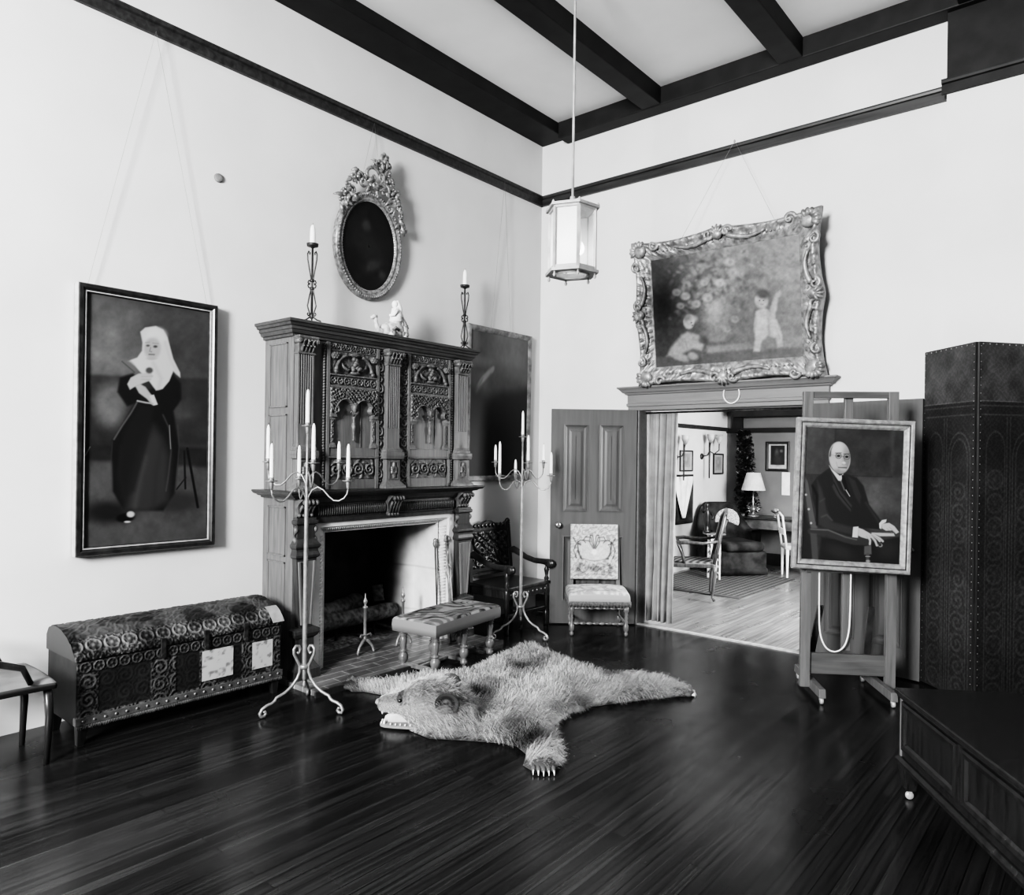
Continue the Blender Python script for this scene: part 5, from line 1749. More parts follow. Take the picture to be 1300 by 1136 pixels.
# local: x along the visible front from its far-left corner towards the camera, -y = front
b = MB()
b.box(-0.02, 1.20, -0.03, 0.55, 0.505, 0.53); b.box(-0.012, 1.19, -0.02, 0.54, 0.49, 0.505)
b.build('top', 'cabwood', t, 0.006)
b = MB(); b.box(0.0, 1.18, 0.0, 0.53, 0.20, 0.49)
ca = b.build('case', 'cabwood', t, 0.004)
for x0, x1 in ((0.03, 0.57), (0.61, 1.15)):
    b = MB(); b.frame(x1 - x0, 0.235, [(0, 0.0), (0, 0.014), (0.012, 0.018), (0.03, 0.014), (0.04, 0.004), (0.04, 0.0)], (x0 + x1) / 2, 0.36)
    b.build('panel_moulding', 'cabwood', ca)
b = MB(); b.steps(-0.005, 1.185, -0.005, 0.535, [(0.165, 0.012), (0.185, 0.016), (0.20, 0.004)]); b.build('plinth', 'cabwood', t)
b = MB(); b.box(-0.004, 0.012, -0.008, 0.012, 0.20, 0.49); b.build('corner_bead', 'turned', t, 0.003)
for x in (0.028, 1.15):
    for y in (0.03, 0.50):
        b = MB(); b.taper(x - 0.022, x + 0.022, y - 0.022, y + 0.022, 0.045, x - 0.045, x + 0.045, y - 0.045, y + 0.045, 0.168)
        f_ = b.build('foot', 'cabwood', t, 0.004)
        b = MB(); b.lathe([(0.016, -0.009), (0.019, -0.005), (0.019, 0.005), (0.016, 0.009)], 14, (x, y, 0.0195), 'x'); b.box(x - 0.012, x + 0.012, y - 0.008, y + 0.008, 0.03, 0.05)
        b.build('caster', 'gilt_pale', f_)

# ------------------------------------------------------------ chair at the left edge, small wall fittings
t = thing('side_chair', 'dark wooden chair with curved back and pale seat beside the chest end', 'chair', (0.42, -5.16, 0), R(180))
pad('seat', 0.46, 0.44, 0.40, 0.465, lambda u, v: np.clip(120 + 50 * (fnoise(u + 3, v + 3, 0.25, 5) - .5), 50, 180), t, 0.015, 40, edge=0.02, side=lambda k: 70 if k < 2 else 30)
for sx in (-1, 1):
    b = MB(); b.tube([(sx * 0.19, -0.19, 0.41), (sx * 0.195, -0.20, 0.25), (sx * 0.19, -0.19, 0.0)], [0.022, 0.02, 0.014], 10); b.build('leg', 'darkwood', t)
    b = MB(); b.tube([(sx * 0.19, 0.22, 0.0), (sx * 0.19, 0.19, 0.22), (sx * 0.19, 0.19, 0.44)], [0.014, 0.02, 0.02], 10); b.build('leg', 'darkwood', t)
b = MB(); b.tube([(-0.235, -0.10, 0.45), (-0.245, -0.06, 0.54), (-0.23, 0.10, 0.60), (-0.20, 0.22, 0.66), (0, 0.27, 0.68), (0.20, 0.22, 0.66), (0.23, 0.10, 0.60), (0.245, -0.06, 0.54), (0.235, -0.10, 0.45)], [0.014, 0.017, 0.019, 0.02, 0.022, 0.02, 0.019, 0.017, 0.014], 10); b.build('back_hoop', 'darkwood', t)
b = MB()
for x in (-0.10, 0, 0.10): b.tube([(x * 0.9, 0.19, 0.45), (x, 0.26, 0.67)], 0.008, 8)
b.build('spindles', 'darkwood', t)

b = MB(); b.lathe([(0.0, 0.0), (0.032, 0.0), (0.030, 0.012), (0.024, 0.016), (0.0, 0.014)], 18, (0, 0, 0), 'y')
tag(b.build('wall_plug', 'stain', loc=(0.001, -3.742, 3.588), rot=(0, 0, PI / 2)), 'small round dark disc high on the left wall above the mantelpiece left end', 'wall fitting')
b = MB()
b.tube([(0.075 * math.sin(a), -0.004, -0.075 * math.cos(a) * 1.15) for a in np.linspace(-2.7, 2.7, 26)], 0.006, 7)
b.tube([(-0.035, -0.004, 0.080), (0, -0.004, 0.10), (0.035, -0.004, 0.080)], 0.004, 6)
tag(b.build('wire_hoop', 'white', loc=(2.228, -0.052, 2.235)), 'pale open hoop hanging on the door header under the flower painting', 'hoop')

# ------------------------------------------------------------ pictures
def wires(parent, a, c, top, nm='hanging_wire'):
    b = MB(); b.tube([a, top, c], 0.0017, 5, caps=False)
    return b.build(nm, 'wire', parent)


# nun
t = thing('framed_painting', 'large framed painting of a seated nun in a white veil above the chest', 'painting', (0.004, -4.21, 1.835), PI / 2)
w, h = 0.89, 1.675
b = MB(); b.frame(w, h, [(0, 0), (0, 0.058), (0.006, 0.066), (0.026, 0.066), (0.034, 0.058), (0.044, 0.050), (0.052, 0.046), (0.056, 0.03), (0.056, 0)])
fr = b.build('frame', 'frame_dark', t)
b = MB(); b.frame(w - 0.084, h - 0.084, [(0, 0.03), (0, 0.0555), (0.007, 0.0555), (0.010, 0.03)])
for s in (-1, 1):
    b.box(s * (w / 2 - 0.001) - 0.0015, s * (w / 2 - 0.001) + 0.0015, -0.060, -0.004, -h / 2, h / 2)
b.build('gilt_edge', 'gilt_pale', fr)
P = Paint(w - 0.10, h - 0.10, 66, 190, [(215, 78), (682, 165), (665, 1030), (205, 1065)])
P.ell(300, 300, 130, 150, 104, 0.8, 0, 0.8); P.ell(600, 240, 120, 120, 58, 0.8, 0, 0.7)
P.poly([(200, 400), (690, 425), (690, 680), (200, 665)], 40, 10, 0.75)
P.poly([(200, 665), (690, 685), (690, 770), (200, 735)], 26, 14, 0.7)
P.poly([(195, 730), (690, 765), (690, 1040), (195, 1075)], 72, 14, 0.75)
P.ell(310, 515, 62, 80, 112, 0.5, 10, 0.75); P.ell(590, 545, 55, 40, 62, 0.6)
P.mottle(70, 0.20, 5).mottle(20, 0.10, 6)
P.ell(300, 930, 90, 40, 30, 0.6); P.ell(560, 890, 90, 36, 40, 0.6, 0, 0.7)
P.stroke([(596, 690), (634, 912)], 9, 20); P.stroke([(585, 700), (588, 842)], 7, 24); P.stroke([(590, 800), (555, 845)], 5, 26); P.stroke([(215, 712), (232, 680)], 4, 120)
P.poly([(540, 395), (572, 440), (575, 500), (545, 545), (560, 650), (566, 690), (548, 860), (505, 925), (360, 925), (318, 850), (313, 660), (365, 575), (400, 515), (372, 525), (335, 470), (345, 415), (395, 398), (440, 470), (515, 440)], 24, 7)
P.poly([(470, 600), (502, 640), (530, 720), (528, 890), (450, 935), (362, 922), (385, 810), (415, 700)], 58, 26, 0.8)
P.stroke([(440, 720), (420, 800), (400, 910)], 14, 74, 14, 0.5); P.stroke([(500, 660), (480, 780), (470, 910)], 12, 44, 14, 0.6); P.stroke([(350, 680), (345, 780), (360, 880)], 10, 40, 10, 0.5)
P.poly([(420, 520), (470, 530), (440, 700), (400, 850), (345, 880), (330, 780), (360, 620)], 32, 12, 0.7)
P.stroke([(408, 512), (388, 548), (350, 605), (322, 652)], 6, 96, 4, 0.8); P.stroke([(316, 660), (310, 760), (316, 880)], 4, 62, 3, 0.5)
P.stroke([(506, 560), (528, 610), (536, 700), (526, 790), (516, 850)], 5, 74, 4, 0.7); P.stroke([(530, 600), (534, 690)], 3, 180, 2, 0.6); P.stroke([(560, 600), (566, 680), (552, 850)], 4, 62, 3, 0.7)
P.poly([(422, 238), (440, 222), (480, 217), (508, 232), (524, 262), (545, 345), (570, 398), (571, 417), (545, 392), (530, 430), (505, 460), (480, 466), (455, 430), (400, 370), (372, 352), (410, 338), (428, 312), (430, 280)], 214, 4)
P.ell(480, 255, 36, 30, 232, 0.5); P.stroke([(515, 280), (535, 350), (560, 400)], 10, 190, 6, 0.6); P.stroke([(470, 360), (500, 420), (490, 455)], 14, 186, 8, 0.7)
P.ell(466, 302, 31, 40, 168, 0.25); P.ell(480, 300, 16, 34, 176, 0.6, 0, 0.6)
P.ell(450, 292, 7, 4, 70, 0.6); P.ell(478, 296, 8, 5, 60, 0.6); P.stroke([(440, 280), (456, 279)], 3, 120, 2, 0.7); P.stroke([(468, 282), (490, 285)], 3, 110, 2, 0.7)
P.stroke([(460, 300), (456, 314), (464, 316)], 4, 110, 2, 0.8); P.stroke([(454, 326), (474, 327)], 5, 84, 2, 0.85); P.ell(464, 342, 18, 6, 168, 0.6)
P.poly([(372, 440), (385, 415), (415, 400), (462, 396), (470, 412), (455, 428), (430, 438), (398, 452), (382, 462)], 186, 4); P.stroke([(425, 412), (468, 410)], 3, 140, 2, 0.6); P.stroke([(425, 422), (462, 424)], 3, 140, 2, 0.6)
P.ell(455, 388, 14, 12, 70, 0.4); P.ell(380, 368, 34, 15, 96, 0.5, 45, 0.9); P.stroke([(352, 352), (400, 395)], 4, 50, 3, 0.7)
P.poly([(402, 448), (420, 440), (440, 452), (468, 490), (484, 518), (466, 522), (446, 498), (416, 475)], 178, 4); P.poly([(455, 485), (472, 482), (486, 520), (470, 524)], 215, 3)
P.stroke([(410, 505), (440, 512), (468, 516)], 6, 168, 3)
P.ell(365, 950, 34, 16, 14, 0.3, -8); P.ell(384, 938, 14, 11, 214, 0.4); P.ell(372, 966, 12, 4, 190, 0.4)
P.canvas('canvas', 'paint', t, -0.036)
wires(t, (-0.385, -0.03, h / 2 - 0.01), (0.38, -0.03, h / 2 - 0.01), (0.0, -0.05, 2.56))

# portrait on the easel
te = thing('easel_portrait', 'framed portrait of a seated bald man in glasses and dark suit on the easel', 'painting', (3.497, -0.98, 1.41), R(33.2), None, R(-1.5))
te.rotation_euler = (R(-1.5), R(1.8), R(33.2))
w, h = 0.775, 1.045
b = MB(); b.frame(w, h, [(0, 0), (0, 0.045), (0.008, 0.055), (0.022, 0.055), (0.028, 0.048), (0.034, 0.046), (0.040, 0.052), (0.052, 0.048), (0.066, 0.032), (0.070, 0.02), (0.070, 0)])
b.build('frame', noise_mat('silvery_frame', 0.20, 0.36, 30, 0.35, 0.25, 0.5), te)
b = MB(); b.frame(w - 0.05, h - 0.05, [(0, 0.04), (0, 0.0475), (0.012, 0.0475), (0.012, 0.04)])
b.build('dark_groove', 'frame_dark', te)
P = Paint(w - 0.125, h - 0.125, 48, 200, [(75, 150), (722, 165), (690, 1032), (45, 1020)])
P.poly([(60, 130), (272, 130), (262, 465), (60, 465)], 60, 8, 0.8); P.stroke([(272, 140), (262, 465)], 10, 38, 6, 0.7); P.stroke([(200, 140), (195, 400)], 14, 48, 10, 0.5)
P.stroke([(645, 140), (640, 440)], 22, 62, 12, 0.6); P.poly([(380, 470), (720, 470), (700, 1040), (500, 800)], 66, 20, 0.6); P.ell(560, 600, 90, 90, 84, 0.8, 0, 0.7)
P.stroke([(60, 465), (640, 468)], 5, 34, 4, 0.7); P.mottle(70, 0.2, 7).mottle(22, 0.10, 8)
P.poly([(66, 478), (92, 515), (140, 740), (152, 815), (110, 825), (78, 640)], 74, 5); P.stroke([(92, 512), (142, 770)], 6, 40, 4)
P.poly([(50, 640), (110, 825), (165, 1030), (45, 1030)], 34, 10)
for x, y in ((76, 598), (95, 692), (111, 782)): P.ell(x, y, 7, 7, 170, 0.4)
P.poly([(180, 870), (390, 900), (520, 890), (690, 850), (690, 1040), (160, 1040)], 30, 10); P.ell(300, 960, 90, 40, 44, 0.7, 15, 0.7); P.ell(610, 930, 60, 60, 40, 0.7)
P.poly([(232, 418), (190, 448), (150, 480), (112, 530), (118, 620), (148, 720), (160, 805), (290, 838), (395, 868), (412, 800), (560, 808), (575, 760), (490, 650), (455, 530), (410, 478), (335, 455), (300, 500)], 34, 6)
P.poly([(150, 500), (180, 560), (215, 700), (250, 770), (380, 800), (385, 850), (200, 815), (160, 790), (148, 690), (160, 610)], 52, 12, 0.8)
P.stroke([(180, 740), (215, 725), (250, 760)], 8, 74, 8, 0.7); P.stroke([(170, 640), (200, 620)], 8, 70, 8, 0.6); P.stroke([(120, 540), (150, 600), (150, 790)], 14, 18, 8, 0.8)
P.poly([(240, 430), (300, 560), (380, 660), (370, 700), (280, 600), (248, 540), (262, 515)], 58, 6, 0.7); P.stroke([(262, 515), (300, 590), (375, 680)], 5, 22, 4)
P.poly([(352, 470), (400, 500), (440, 600), (430, 650), (400, 600)], 50, 8, 0.6); P.stroke([(470, 640), (560, 770)], 14, 54, 10, 0.6)
P.poly([(228, 400), (250, 430), (300, 470), (322, 455), (308, 503), (290, 500), (245, 435)], 212, 3); P.poly([(310, 460), (330, 470), (350, 540), (372, 600), (352, 590), (320, 520)], 22, 3); P.stroke([(340, 560), (365, 600)], 5, 190, 2); P.stroke([(305, 500), (330, 560)], 8, 120, 4, 0.6)
P.ell(298, 350, 70, 104, 172, 0.07, -6); P.clip = sstep(1.04, 0.96, np.hypot((P.X - 298) / 68, (P.Y - 350) / 102)); P.ell(285, 285, 56, 40, 205, 0.7); P.ell(345, 300, 30, 60, 150, 0.8, 0, 0.7); P.ell(358, 380, 34, 90, 112, 0.7, 0, 0.85); P.ell(305, 445, 60, 22, 120, 0.6, 0, 0.8); P.ell(270, 385, 24, 26, 188, 0.7, 0, 0.6); P.ell(322, 430, 22, 10, 160, 0.6, 0, 0.6)
P.ell(229, 352, 12, 26, 168, 0.3); P.stroke([(246, 272), (236, 300), (233, 338)], 16, 46, 6, 0.9); P.stroke([(364, 300), (368, 340)], 8, 60, 5, 0.8); P.ell(268, 380, 30, 34, 178, 0.7, 0, 0.6)
for x, y in ((291, 339), (345, 344)):
    P.ell(x, y, 20, 17, 150, 0.5, 0, 0.8); P.ell(x, y, 12, 8, 26, 0.5); P.stroke([(x + 19 * math.cos(a), y + 17 * math.sin(a)) for a in np.linspace(0, 6.3, 20)], 4, 44, 2, 0.9); P.stroke([(x - 20, y - 18), (x + 18, y - 20)], 6, 66, 3, 0.8)
P.clip = None; P.stroke([(232, 330), (272, 338)], 2, 90, 2, 0.8); P.stroke([(310, 340), (328, 342)], 3, 70, 2); P.stroke([(322, 345), (338, 382), (318, 392)], 6, 96, 4, 0.8); P.ell(326, 384, 12, 8, 200, 0.6); P.stroke([(290, 414), (344, 416)], 7, 66, 3, 0.85); P.stroke([(300, 426), (336, 428)], 4, 190, 3, 0.6); P.stroke([(276, 380), (284, 410)], 5, 128, 5, 0.6); P.stroke([(298, 402), (340, 403)], 7, 160, 4, 0.6)
P.stroke([(108, 835), (220, 838), (330, 880), (400, 895), (490, 893)], 40, 48, 6); P.stroke([(110, 822), (225, 824), (340, 866), (410, 880)], 8, 92, 5, 0.8); P.poly([(105, 845), (148, 850), (160, 1030), (120, 1030)], 62, 5)
P.poly([(460, 920), (505, 912), (508, 970), (458, 975)], 76, 4); P.stroke([(482, 975), (482, 1025)], 22, 66, 5); P.stroke([(468, 985), (498, 985)], 4, 150, 2); P.ell(484, 1015, 14, 8, 130, 0.5)
P.poly([(388, 798), (422, 794), (418, 866), (382, 864)], 214, 3); P.poly([(500, 830), (650, 830), (658, 848), (560, 852)], 176, 3); P.poly([(556, 770), (575, 748), (604, 742), (600, 760), (574, 775), (570, 806), (558, 800)], 214, 3)
P.poly([(420, 802), (452, 812), (500, 838), (520, 860), (480, 872), (440, 862), (420, 852)], 184, 3)
for f in ([(480, 850), (498, 880), (496, 905)], [(500, 848), (530, 882), (542, 912)], [(510, 842), (550, 872), (560, 884)], [(515, 840), (560, 866), (580, 884)]): P.stroke(f, 13, 180, 3); P.stroke([(p[0] - 7, p[1] + 4) for p in f], 3, 110, 2, 0.6)
P.poly([(574, 772), (620, 764), (655, 785), (684, 822), (665, 833), (640, 812), (600, 815), (574, 800)], 186, 3); P.stroke([(620, 790), (660, 826)], 3, 120, 2, 0.7); P.stroke([(605, 800), (640, 826)], 3, 120, 2, 0.7); P.ell(564, 910, 14, 12, 130, 0.3); P.ell(562, 908, 9, 8, 30, 0.3)
P.clip = None
P.canvas('canvas', 'paint', te, -0.026)

# large flower painting above the door: ornate pale frame
t = thing('flower_painting', 'wide painting of flowers and two infants in a heavy ornate pale frame above the doorway', 'painting', (2.185, -0.13, 3.018), 0, None, R(7.5))
w, h = 1.70, 1.33
fw = 0.17


def rococo(sd):
    """one swept side, length along x from -1..1, returns outline offset"""
    return 0


ft = MB()
NX, NY = 200, 14
prof = np.array([(0.0, 0.02), (0.0, 0.07), (0.012, 0.10), (0.03, 0.108), (0.05, 0.085), (0.08, 0.070), (0.11, 0.074), (0.130, 0.062), (0.145, 0.058), (0.155, 0.050), (0.165, 0.048), (0.170, 0.03)])


def side_grid(L, flip_):
    """moulding side in its own frame: x along, d inward, o out"""
    X = np.linspace(-1, 1, NX)
    sw = 0.026 * (np.exp(-(X / 0.16) ** 2) + np.exp(-((np.abs(X) - 1) / 0.12) ** 2) - 0.55 * np.exp(-((np.abs(X) - 0.52) / 0.22) ** 2))
    return X, sw


for side in range(4):
    L, K = (w, h) if side % 2 == 0 else (h, w)
    X, sw = side_grid(L, 0)
    G = np.zeros((len(prof), NX, 3))
    for i, (d, o) in enumerate(prof):
        e = sw * (1 - d / fw) ** 1.0
        half = L / 2 - d
        xx = X * half + np.sign(X) * sw * np.clip((np.abs(X) - 0.86) / 0.14, 0, 1) * (1 - d / fw)
        dd = K / 2 - d + e
        ripple = 0.016 * pat_foliage(X * L / 2 + 3 * side, np.full(NX, d), 0.11, 70 + side) * (0.08 < d / fw) * (d / fw < 0.85)
        G[i, :, 0] = xx; G[i, :, 2] = dd; G[i, :, 1] = -(o + ripple)
    ca, sa = [(1, 0), (0, -1), (-1, 0), (0, 1)][side]
    Q = G.copy()
    Q[..., 0] = G[..., 0] * ca - G[..., 2] * sa * -1 * -1
    Q[..., 0] = G[..., 0] * ca + G[..., 2] * (-sa)
    Q[..., 2] = G[..., 0] * sa + G[..., 2] * ca
    ft.grid(Q, True)
fr = ft.build('frame', 'gilt', t)
b = MB()


def scroll2(cx, cz, r0, turns, a0, s, th=0.019):
    p = [(cx + r0 * (1 - k / 30) * math.cos(a0 + s * turns * 2 * PI * k / 30), -0.10 - 0.012 * k / 30, cz + r0 * (1 - k / 30) * math.sin(a0 + s * turns * 2 * PI * k / 30)) for k in range(27)]
    b.tube(p, [th * (1 - 0.4 * k / 27) for k in range(27)], 7)


for sx in (-1, 1):
    for sz in (-1, 1):
        X, Z = sx * (w / 2 - 0.07), sz * (h / 2 - 0.07)
        b.ell((X, -0.095, Z), (0.07, 0.03, 0.065), 14, 8)
        for k in range(7):
            a = math.atan2(sz, sx) + (k - 3) * 0.42
            b.tube([(X + 0.03 * math.cos(a), -0.11, Z + 0.03 * math.sin(a)), (X + 0.075 * math.cos(a), -0.115, Z + 0.07 * math.sin(a)), (X + 0.098 * math.cos(a), -0.10, Z + 0.092 * math.sin(a))], [0.018, 0.024, 0.012], 7, flat=0.7)
        scroll2(X - sx * 0.15, Z + sz * 0.035, 0.05, 1.2, 0, sx * sz)
        scroll2(X + sx * 0.035, Z - sz * 0.15, 0.05, 1.2, PI / 2, -sx * sz)
for s in (-1, 1):
    for (X, Z, v) in ((0, s * (h / 2 - 0.045), 0), (s * (w / 2 - 0.045), 0, 1)):
        b.ell((X, -0.105, Z), (0.05, 0.03, 0.05), 12, 7)
        for k in (-1, 1):
            if v == 0:
                scroll2(X + k * 0.085, Z + s * 0.01, 0.05, 1.25, 0, k * s); b.tube([(X + k * (0.09 + 0.33 * f), -0.10 + 0.01 * math.sin(f * 3), Z - s * (0.02 + 0.045 * math.sin(f * PI * 0.9))) for f in np.linspace(0, 1, 14)], [0.026 - 0.014 * f for f in np.linspace(0, 1, 14)], 7)
            else:
                scroll2(X + s * 0.01, Z + k * 0.085, 0.05, 1.25, PI / 2, -k * s); b.tube([(X - s * (0.02 + 0.045 * math.sin(f * PI * 0.9)), -0.10, Z + k * (0.09 + 0.27 * f)) for f in np.linspace(0, 1, 14)], [0.026 - 0.014 * f for f in np.linspace(0, 1, 14)], 7)
        for k in range(5):
            a = (k - 2) * 0.5 + (PI / 2 * s if v == 0 else (0 if s > 0 else PI))
            b.tube([(X, -0.12, Z), (X + 0.055 * math.cos(a), -0.12, Z + 0.055 * math.sin(a)), (X + 0.082 * math.cos(a), -0.10, Z + 0.082 * math.sin(a))], [0.013, 0.015, 0.008], 7)
for s in (-1, 1):
    for k in range(34):
        f = -0.72 + 1.44 * k / 33
        b.ell((f * w / 2, -0.082, s * (h / 2 - 0.10)), (0.011, 0.012, 0.010), 7, 4)
    for k in range(26):
        f = -0.70 + 1.40 * k / 25
        b.ell((s * (w / 2 - 0.10), -0.082, f * h / 2), (0.010, 0.012, 0.011), 7, 4)
b.build('carved_ornament', 'gilt', fr)
MB().box(-w / 2 + 0.03, w / 2 - 0.03, -0.03, -0.005, -h / 2 + 0.03, h / 2 - 0.03).build('back_board', 'frame_dark', t)
P = Paint(w - 2 * fw + 0.02, h - 2 * fw + 0.02, 118, 210, [(205, 385), (970, 240), (995, 885), (243, 940)])
P.I = 74 + 64 * sstep(150, 1000, P.X + 0.25 * (700 - P.Y)); P.ell(560, 330, 200, 120, 140, 0.9, 0, 0.5)
P.mottle(120, 0.22, 3).mottle(40, 0.16, 5)
P.ell(300, 700, 120, 250, 72, 0.8, 0, 0.6); P.ell(690, 640, 60, 170, 100, 0.8, 0, 0.7)
fr_r = random.Random(9)
for k in range(420):
    a = fr_r.gauss(0, 1), fr_r.gauss(0, 1)
    x, y = 520 + a[0] * 115, 520 + a[1] * 95
    if x < 300 or y < 330: x, y = 560 + a[0] * 40, 420 - abs(a[1]) * 30
    v = fr_r.choice([60, 75, 90, 150, 165, 150, 180])
    P.ell(x, y, fr_r.uniform(6, 18), fr_r.uniform(6, 14), v, 0.8, fr_r.uniform(0, 180), 0.45)
for x, y, r_, v in ((340, 550, 22, 205), (385, 570, 24, 212), (360, 620, 20, 170), (440, 610, 22, 180), (500, 580, 26, 192), (560, 500, 22, 196), (480, 500, 20, 170), (610, 390, 26, 186), (640, 690, 22, 180), (600, 740, 20, 160)): P.ell(x, y, r_, r_ * .85, v, 0.4, 0, 0.8); P.ell(x + 4, y + 3, r_ * .4, r_ * .35, v - 60, 0.6, 0, 0.6)
P.ell(555, 670, 66, 90, 150, 0.35, 0, 0.75); P.ell(540, 640, 30, 45, 185, 0.6, 0, 0.7); P.ell(555, 780, 50, 30, 120, 0.4)
P.poly([(500, 830), (970, 785), (975, 822), (500, 868)], 150, 12, 0.8); P.poly([(240, 880), (1000, 835), (1000, 900), (240, 950)], 92, 10, 0.8)
P.poly([(298, 880), (315, 835), (370, 770), (400, 755), (455, 775), (486, 815), (470, 850), (430, 840), (380, 865), (350, 880)], 172, 12); P.ell(405, 702, 28, 38, 190, 0.2); P.ell(415, 690, 20, 20, 205, 0.6); P.ell(398, 680, 24, 18, 110, 0.6, 0, 0.6); P.ell(418, 708, 4, 3, 80, 0.5); P.ell(425, 722, 6, 3, 110, 0.5); P.stroke([(385, 790), (400, 840)], 6, 140, 4, 0.6)
for x, y in ((350, 880), (450, 895), (480, 800), (380, 890), (430, 880)): P.ell(x, y, 26, 18, fr_r.choice([70, 180, 190]), 0.5, 20, 0.8)
P.ell(800, 690, 170, 190, 88, 0.9, 0, 0.6)
P.poly([(820, 640), (845, 560), (870, 540), (880, 556), (862, 580), (852, 650), (838, 700)], 176, 9); P.ell(776, 590, 34, 42, 178, 0.25); P.ell(782, 558, 36, 24, 62, 0.5, 10, 0.9); P.ell(766, 592, 4, 3, 70, 0.5); P.ell(786, 592, 4, 3, 70, 0.5); P.stroke([(768, 612), (784, 612)], 4, 100, 3, 0.7)
P.poly([(748, 650), (790, 630), (838, 660), (868, 720), (884, 770), (888, 830), (862, 836), (850, 790), (812, 772), (782, 800), (768, 856), (738, 856), (746, 790), (740, 720)], 186, 9)
P.ell(790, 715, 26, 40, 204, 0.8, 0, 0.6); P.stroke([(812, 690), (818, 770), (800, 790)], 8, 136, 8, 0.6); P.stroke([(752, 690), (742, 750)], 10, 140, 8, 0.5); P.stroke([(850, 730), (874, 790)], 8, 150, 7, 0.5)
P.mottle(30, 0.16, 14).mottle(14, 0.14, 15); P.I = P.I - 12
P.canvas('canvas', 'paint', t, -0.046)
b = MB(); b.tube([(-0.40, -0.03, h / 2 - 0.05), (0.055, 0.235, 1.46), (0.50, -0.03, h / 2 - 0.05)], 0.0018, 5, caps=False); b.ell((0.055, 0.232, 1.455), (0.010, 0.010, 0.016), 8, 5)
b.build('hanging_wire', 'wire', t)

# oval painting with carved crest
t = thing('oval_painting', 'dark oval painting in a carved gilt frame with flowered crest above the mantelpiece', 'painting', (0.006, -2.425, 3.40), PI / 2, None, R(3))
rx, rz = 0.35, 0.445
n = 72
prof = [(0, 0.01), (-0.004, 0.045), (0.012, 0.064), (0.030, 0.066), (0.040, 0.052), (0.048, 0.050), (0.058, 0.058), (0.068, 0.052), (0.078, 0.036), (0.080, 0.02)]
G = np.zeros((len(prof), n, 3))
for i, (d, o) in enumerate(prof):
    for k in range(n):
        a = 2 * PI * k / n
        G[i, k] = ((rx - d) * math.cos(a), -o, (rz - d) * math.sin(a))
b = MB(); b.grid(G, True, None, True)
fr = b.build('frame', 'gilt_dark', t)
b = MB()
for k in range(96):
    a = 2 * PI * k / 96
    b.ell(((rx - 0.021) * math.cos(a), -0.066, (rz - 0.021) * math.sin(a)), (0.010, 0.007, 0.010), 6, 4)
b.build('beading', 'gilt', fr)
b = MB()
for k in range(110):
    a = 2 * PI * k / 110
    b.ell(((rx - 0.074) * math.cos(a), -0.044, (rz - 0.074) * math.sin(a)), (0.006, 0.006, 0.006), 6, 4)
b.build('beading', 'gilt', fr)
b = MB()
cr = random.Random(3)


def flower(x, z, r_, y=-0.075):
    for k in range(6):
        a = k * PI / 3 + cr.random()
        b.ell((x + r_ * .7 * math.cos(a), y + 0.008, z + r_ * .7 * math.sin(a)), (r_ * .52, 0.014, r_ * .52), 8, 5)
    b.ell((x, y - 0.010, z), (r_ * .4, 0.014, r_ * .4), 8, 5)


def leafy(x, z, L, a, y=-0.06):
    p = [(x + L * f * math.cos(a + 0.5 * f), y - 0.02 * math.sin(f * PI), z + L * f * math.sin(a + 0.5 * f)) for f in np.linspace(0, 1, 6)]
    b.tube(p, [0.006, 0.016, 0.020, 0.017, 0.010, 0.003], 7, flat=0.6)


def cscroll(x, z, r0, a0, s, th=0.016):
    p = [(x + r0 * (1 - k / 26) * math.cos(a0 + s * 1.3 * 2 * PI * k / 26), -0.06 - 0.012 * k / 26, z + r0 * (1 - k / 26) * math.sin(a0 + s * 1.3 * 2 * PI * k / 26)) for k in range(23)]
    b.tube(p, [th * (0.5 + 0.5 * math.sin(PI * min(1, 0.2 + k / 26))) for k in range(23)], 8)


cscroll(-0.10, 0.49, 0.085, -1.2, 1); cscroll(0.10, 0.48, 0.075, -2.0, -1); cscroll(-0.02, 0.575, 0.085, 0.4, 1); cscroll(0.075, 0.60, 0.07, 2.6, -1); cscroll(0.20, 0.42, 0.06, -1.6, 1)
cscroll(-0.22, 0.40, 0.055, -1.4, -1)
for x, z, r_ in ((-0.175, 0.545, 0.04), (-0.215, 0.505, 0.032), (-0.14, 0.51, 0.03), (0.10, 0.755, 0.042), (0.14, 0.70, 0.032), (0.055, 0.70, 0.030), (0.145, 0.64, 0.030), (0.185, 0.575, 0.034), (0.12, 0.56, 0.03), (0.255, 0.435, 0.034), (0.285, 0.385, 0.028),
                 (-0.265, 0.42, 0.032), (-0.30, 0.365, 0.030), (-0.325, 0.31, 0.024), (0.305, 0.32, 0.024), (0.0, 0.69, 0.028), (0.02, 0.50, 0.034), (0.215, 0.51, 0.026)): flower(x, z, r_)
for k in range(34):
    f = cr.random()
    a = PI * (0.12 + 0.76 * f); rr_ = 0.44 + 0.16 * cr.random() * math.sin(PI * f)
    leafy(rr_ * 0.75 * math.cos(a), rr_ * 1.08 * math.sin(a) + 0.01, 0.05 + 0.05 * cr.random(), cr.random() * 6.28)
for x, z, a in ((0.06, 0.62, 1.2), (0.03, 0.64, 1.9), (0.10, 0.66, 0.9), (-0.17, 0.47, 2.3), (0.22, 0.46, 0.5), (0.29, 0.30, -1.3), (-0.33, 0.27, -1.7), (0.31, 0.25, -1.5), (-0.30, 0.32, 2.6)): leafy(x, z, 0.10, a)
b.build('carved_crest', 'gilt_dark', fr)
P = Paint(2 * (rx - 0.07), 2 * (rz - 0.07), 24, 120)
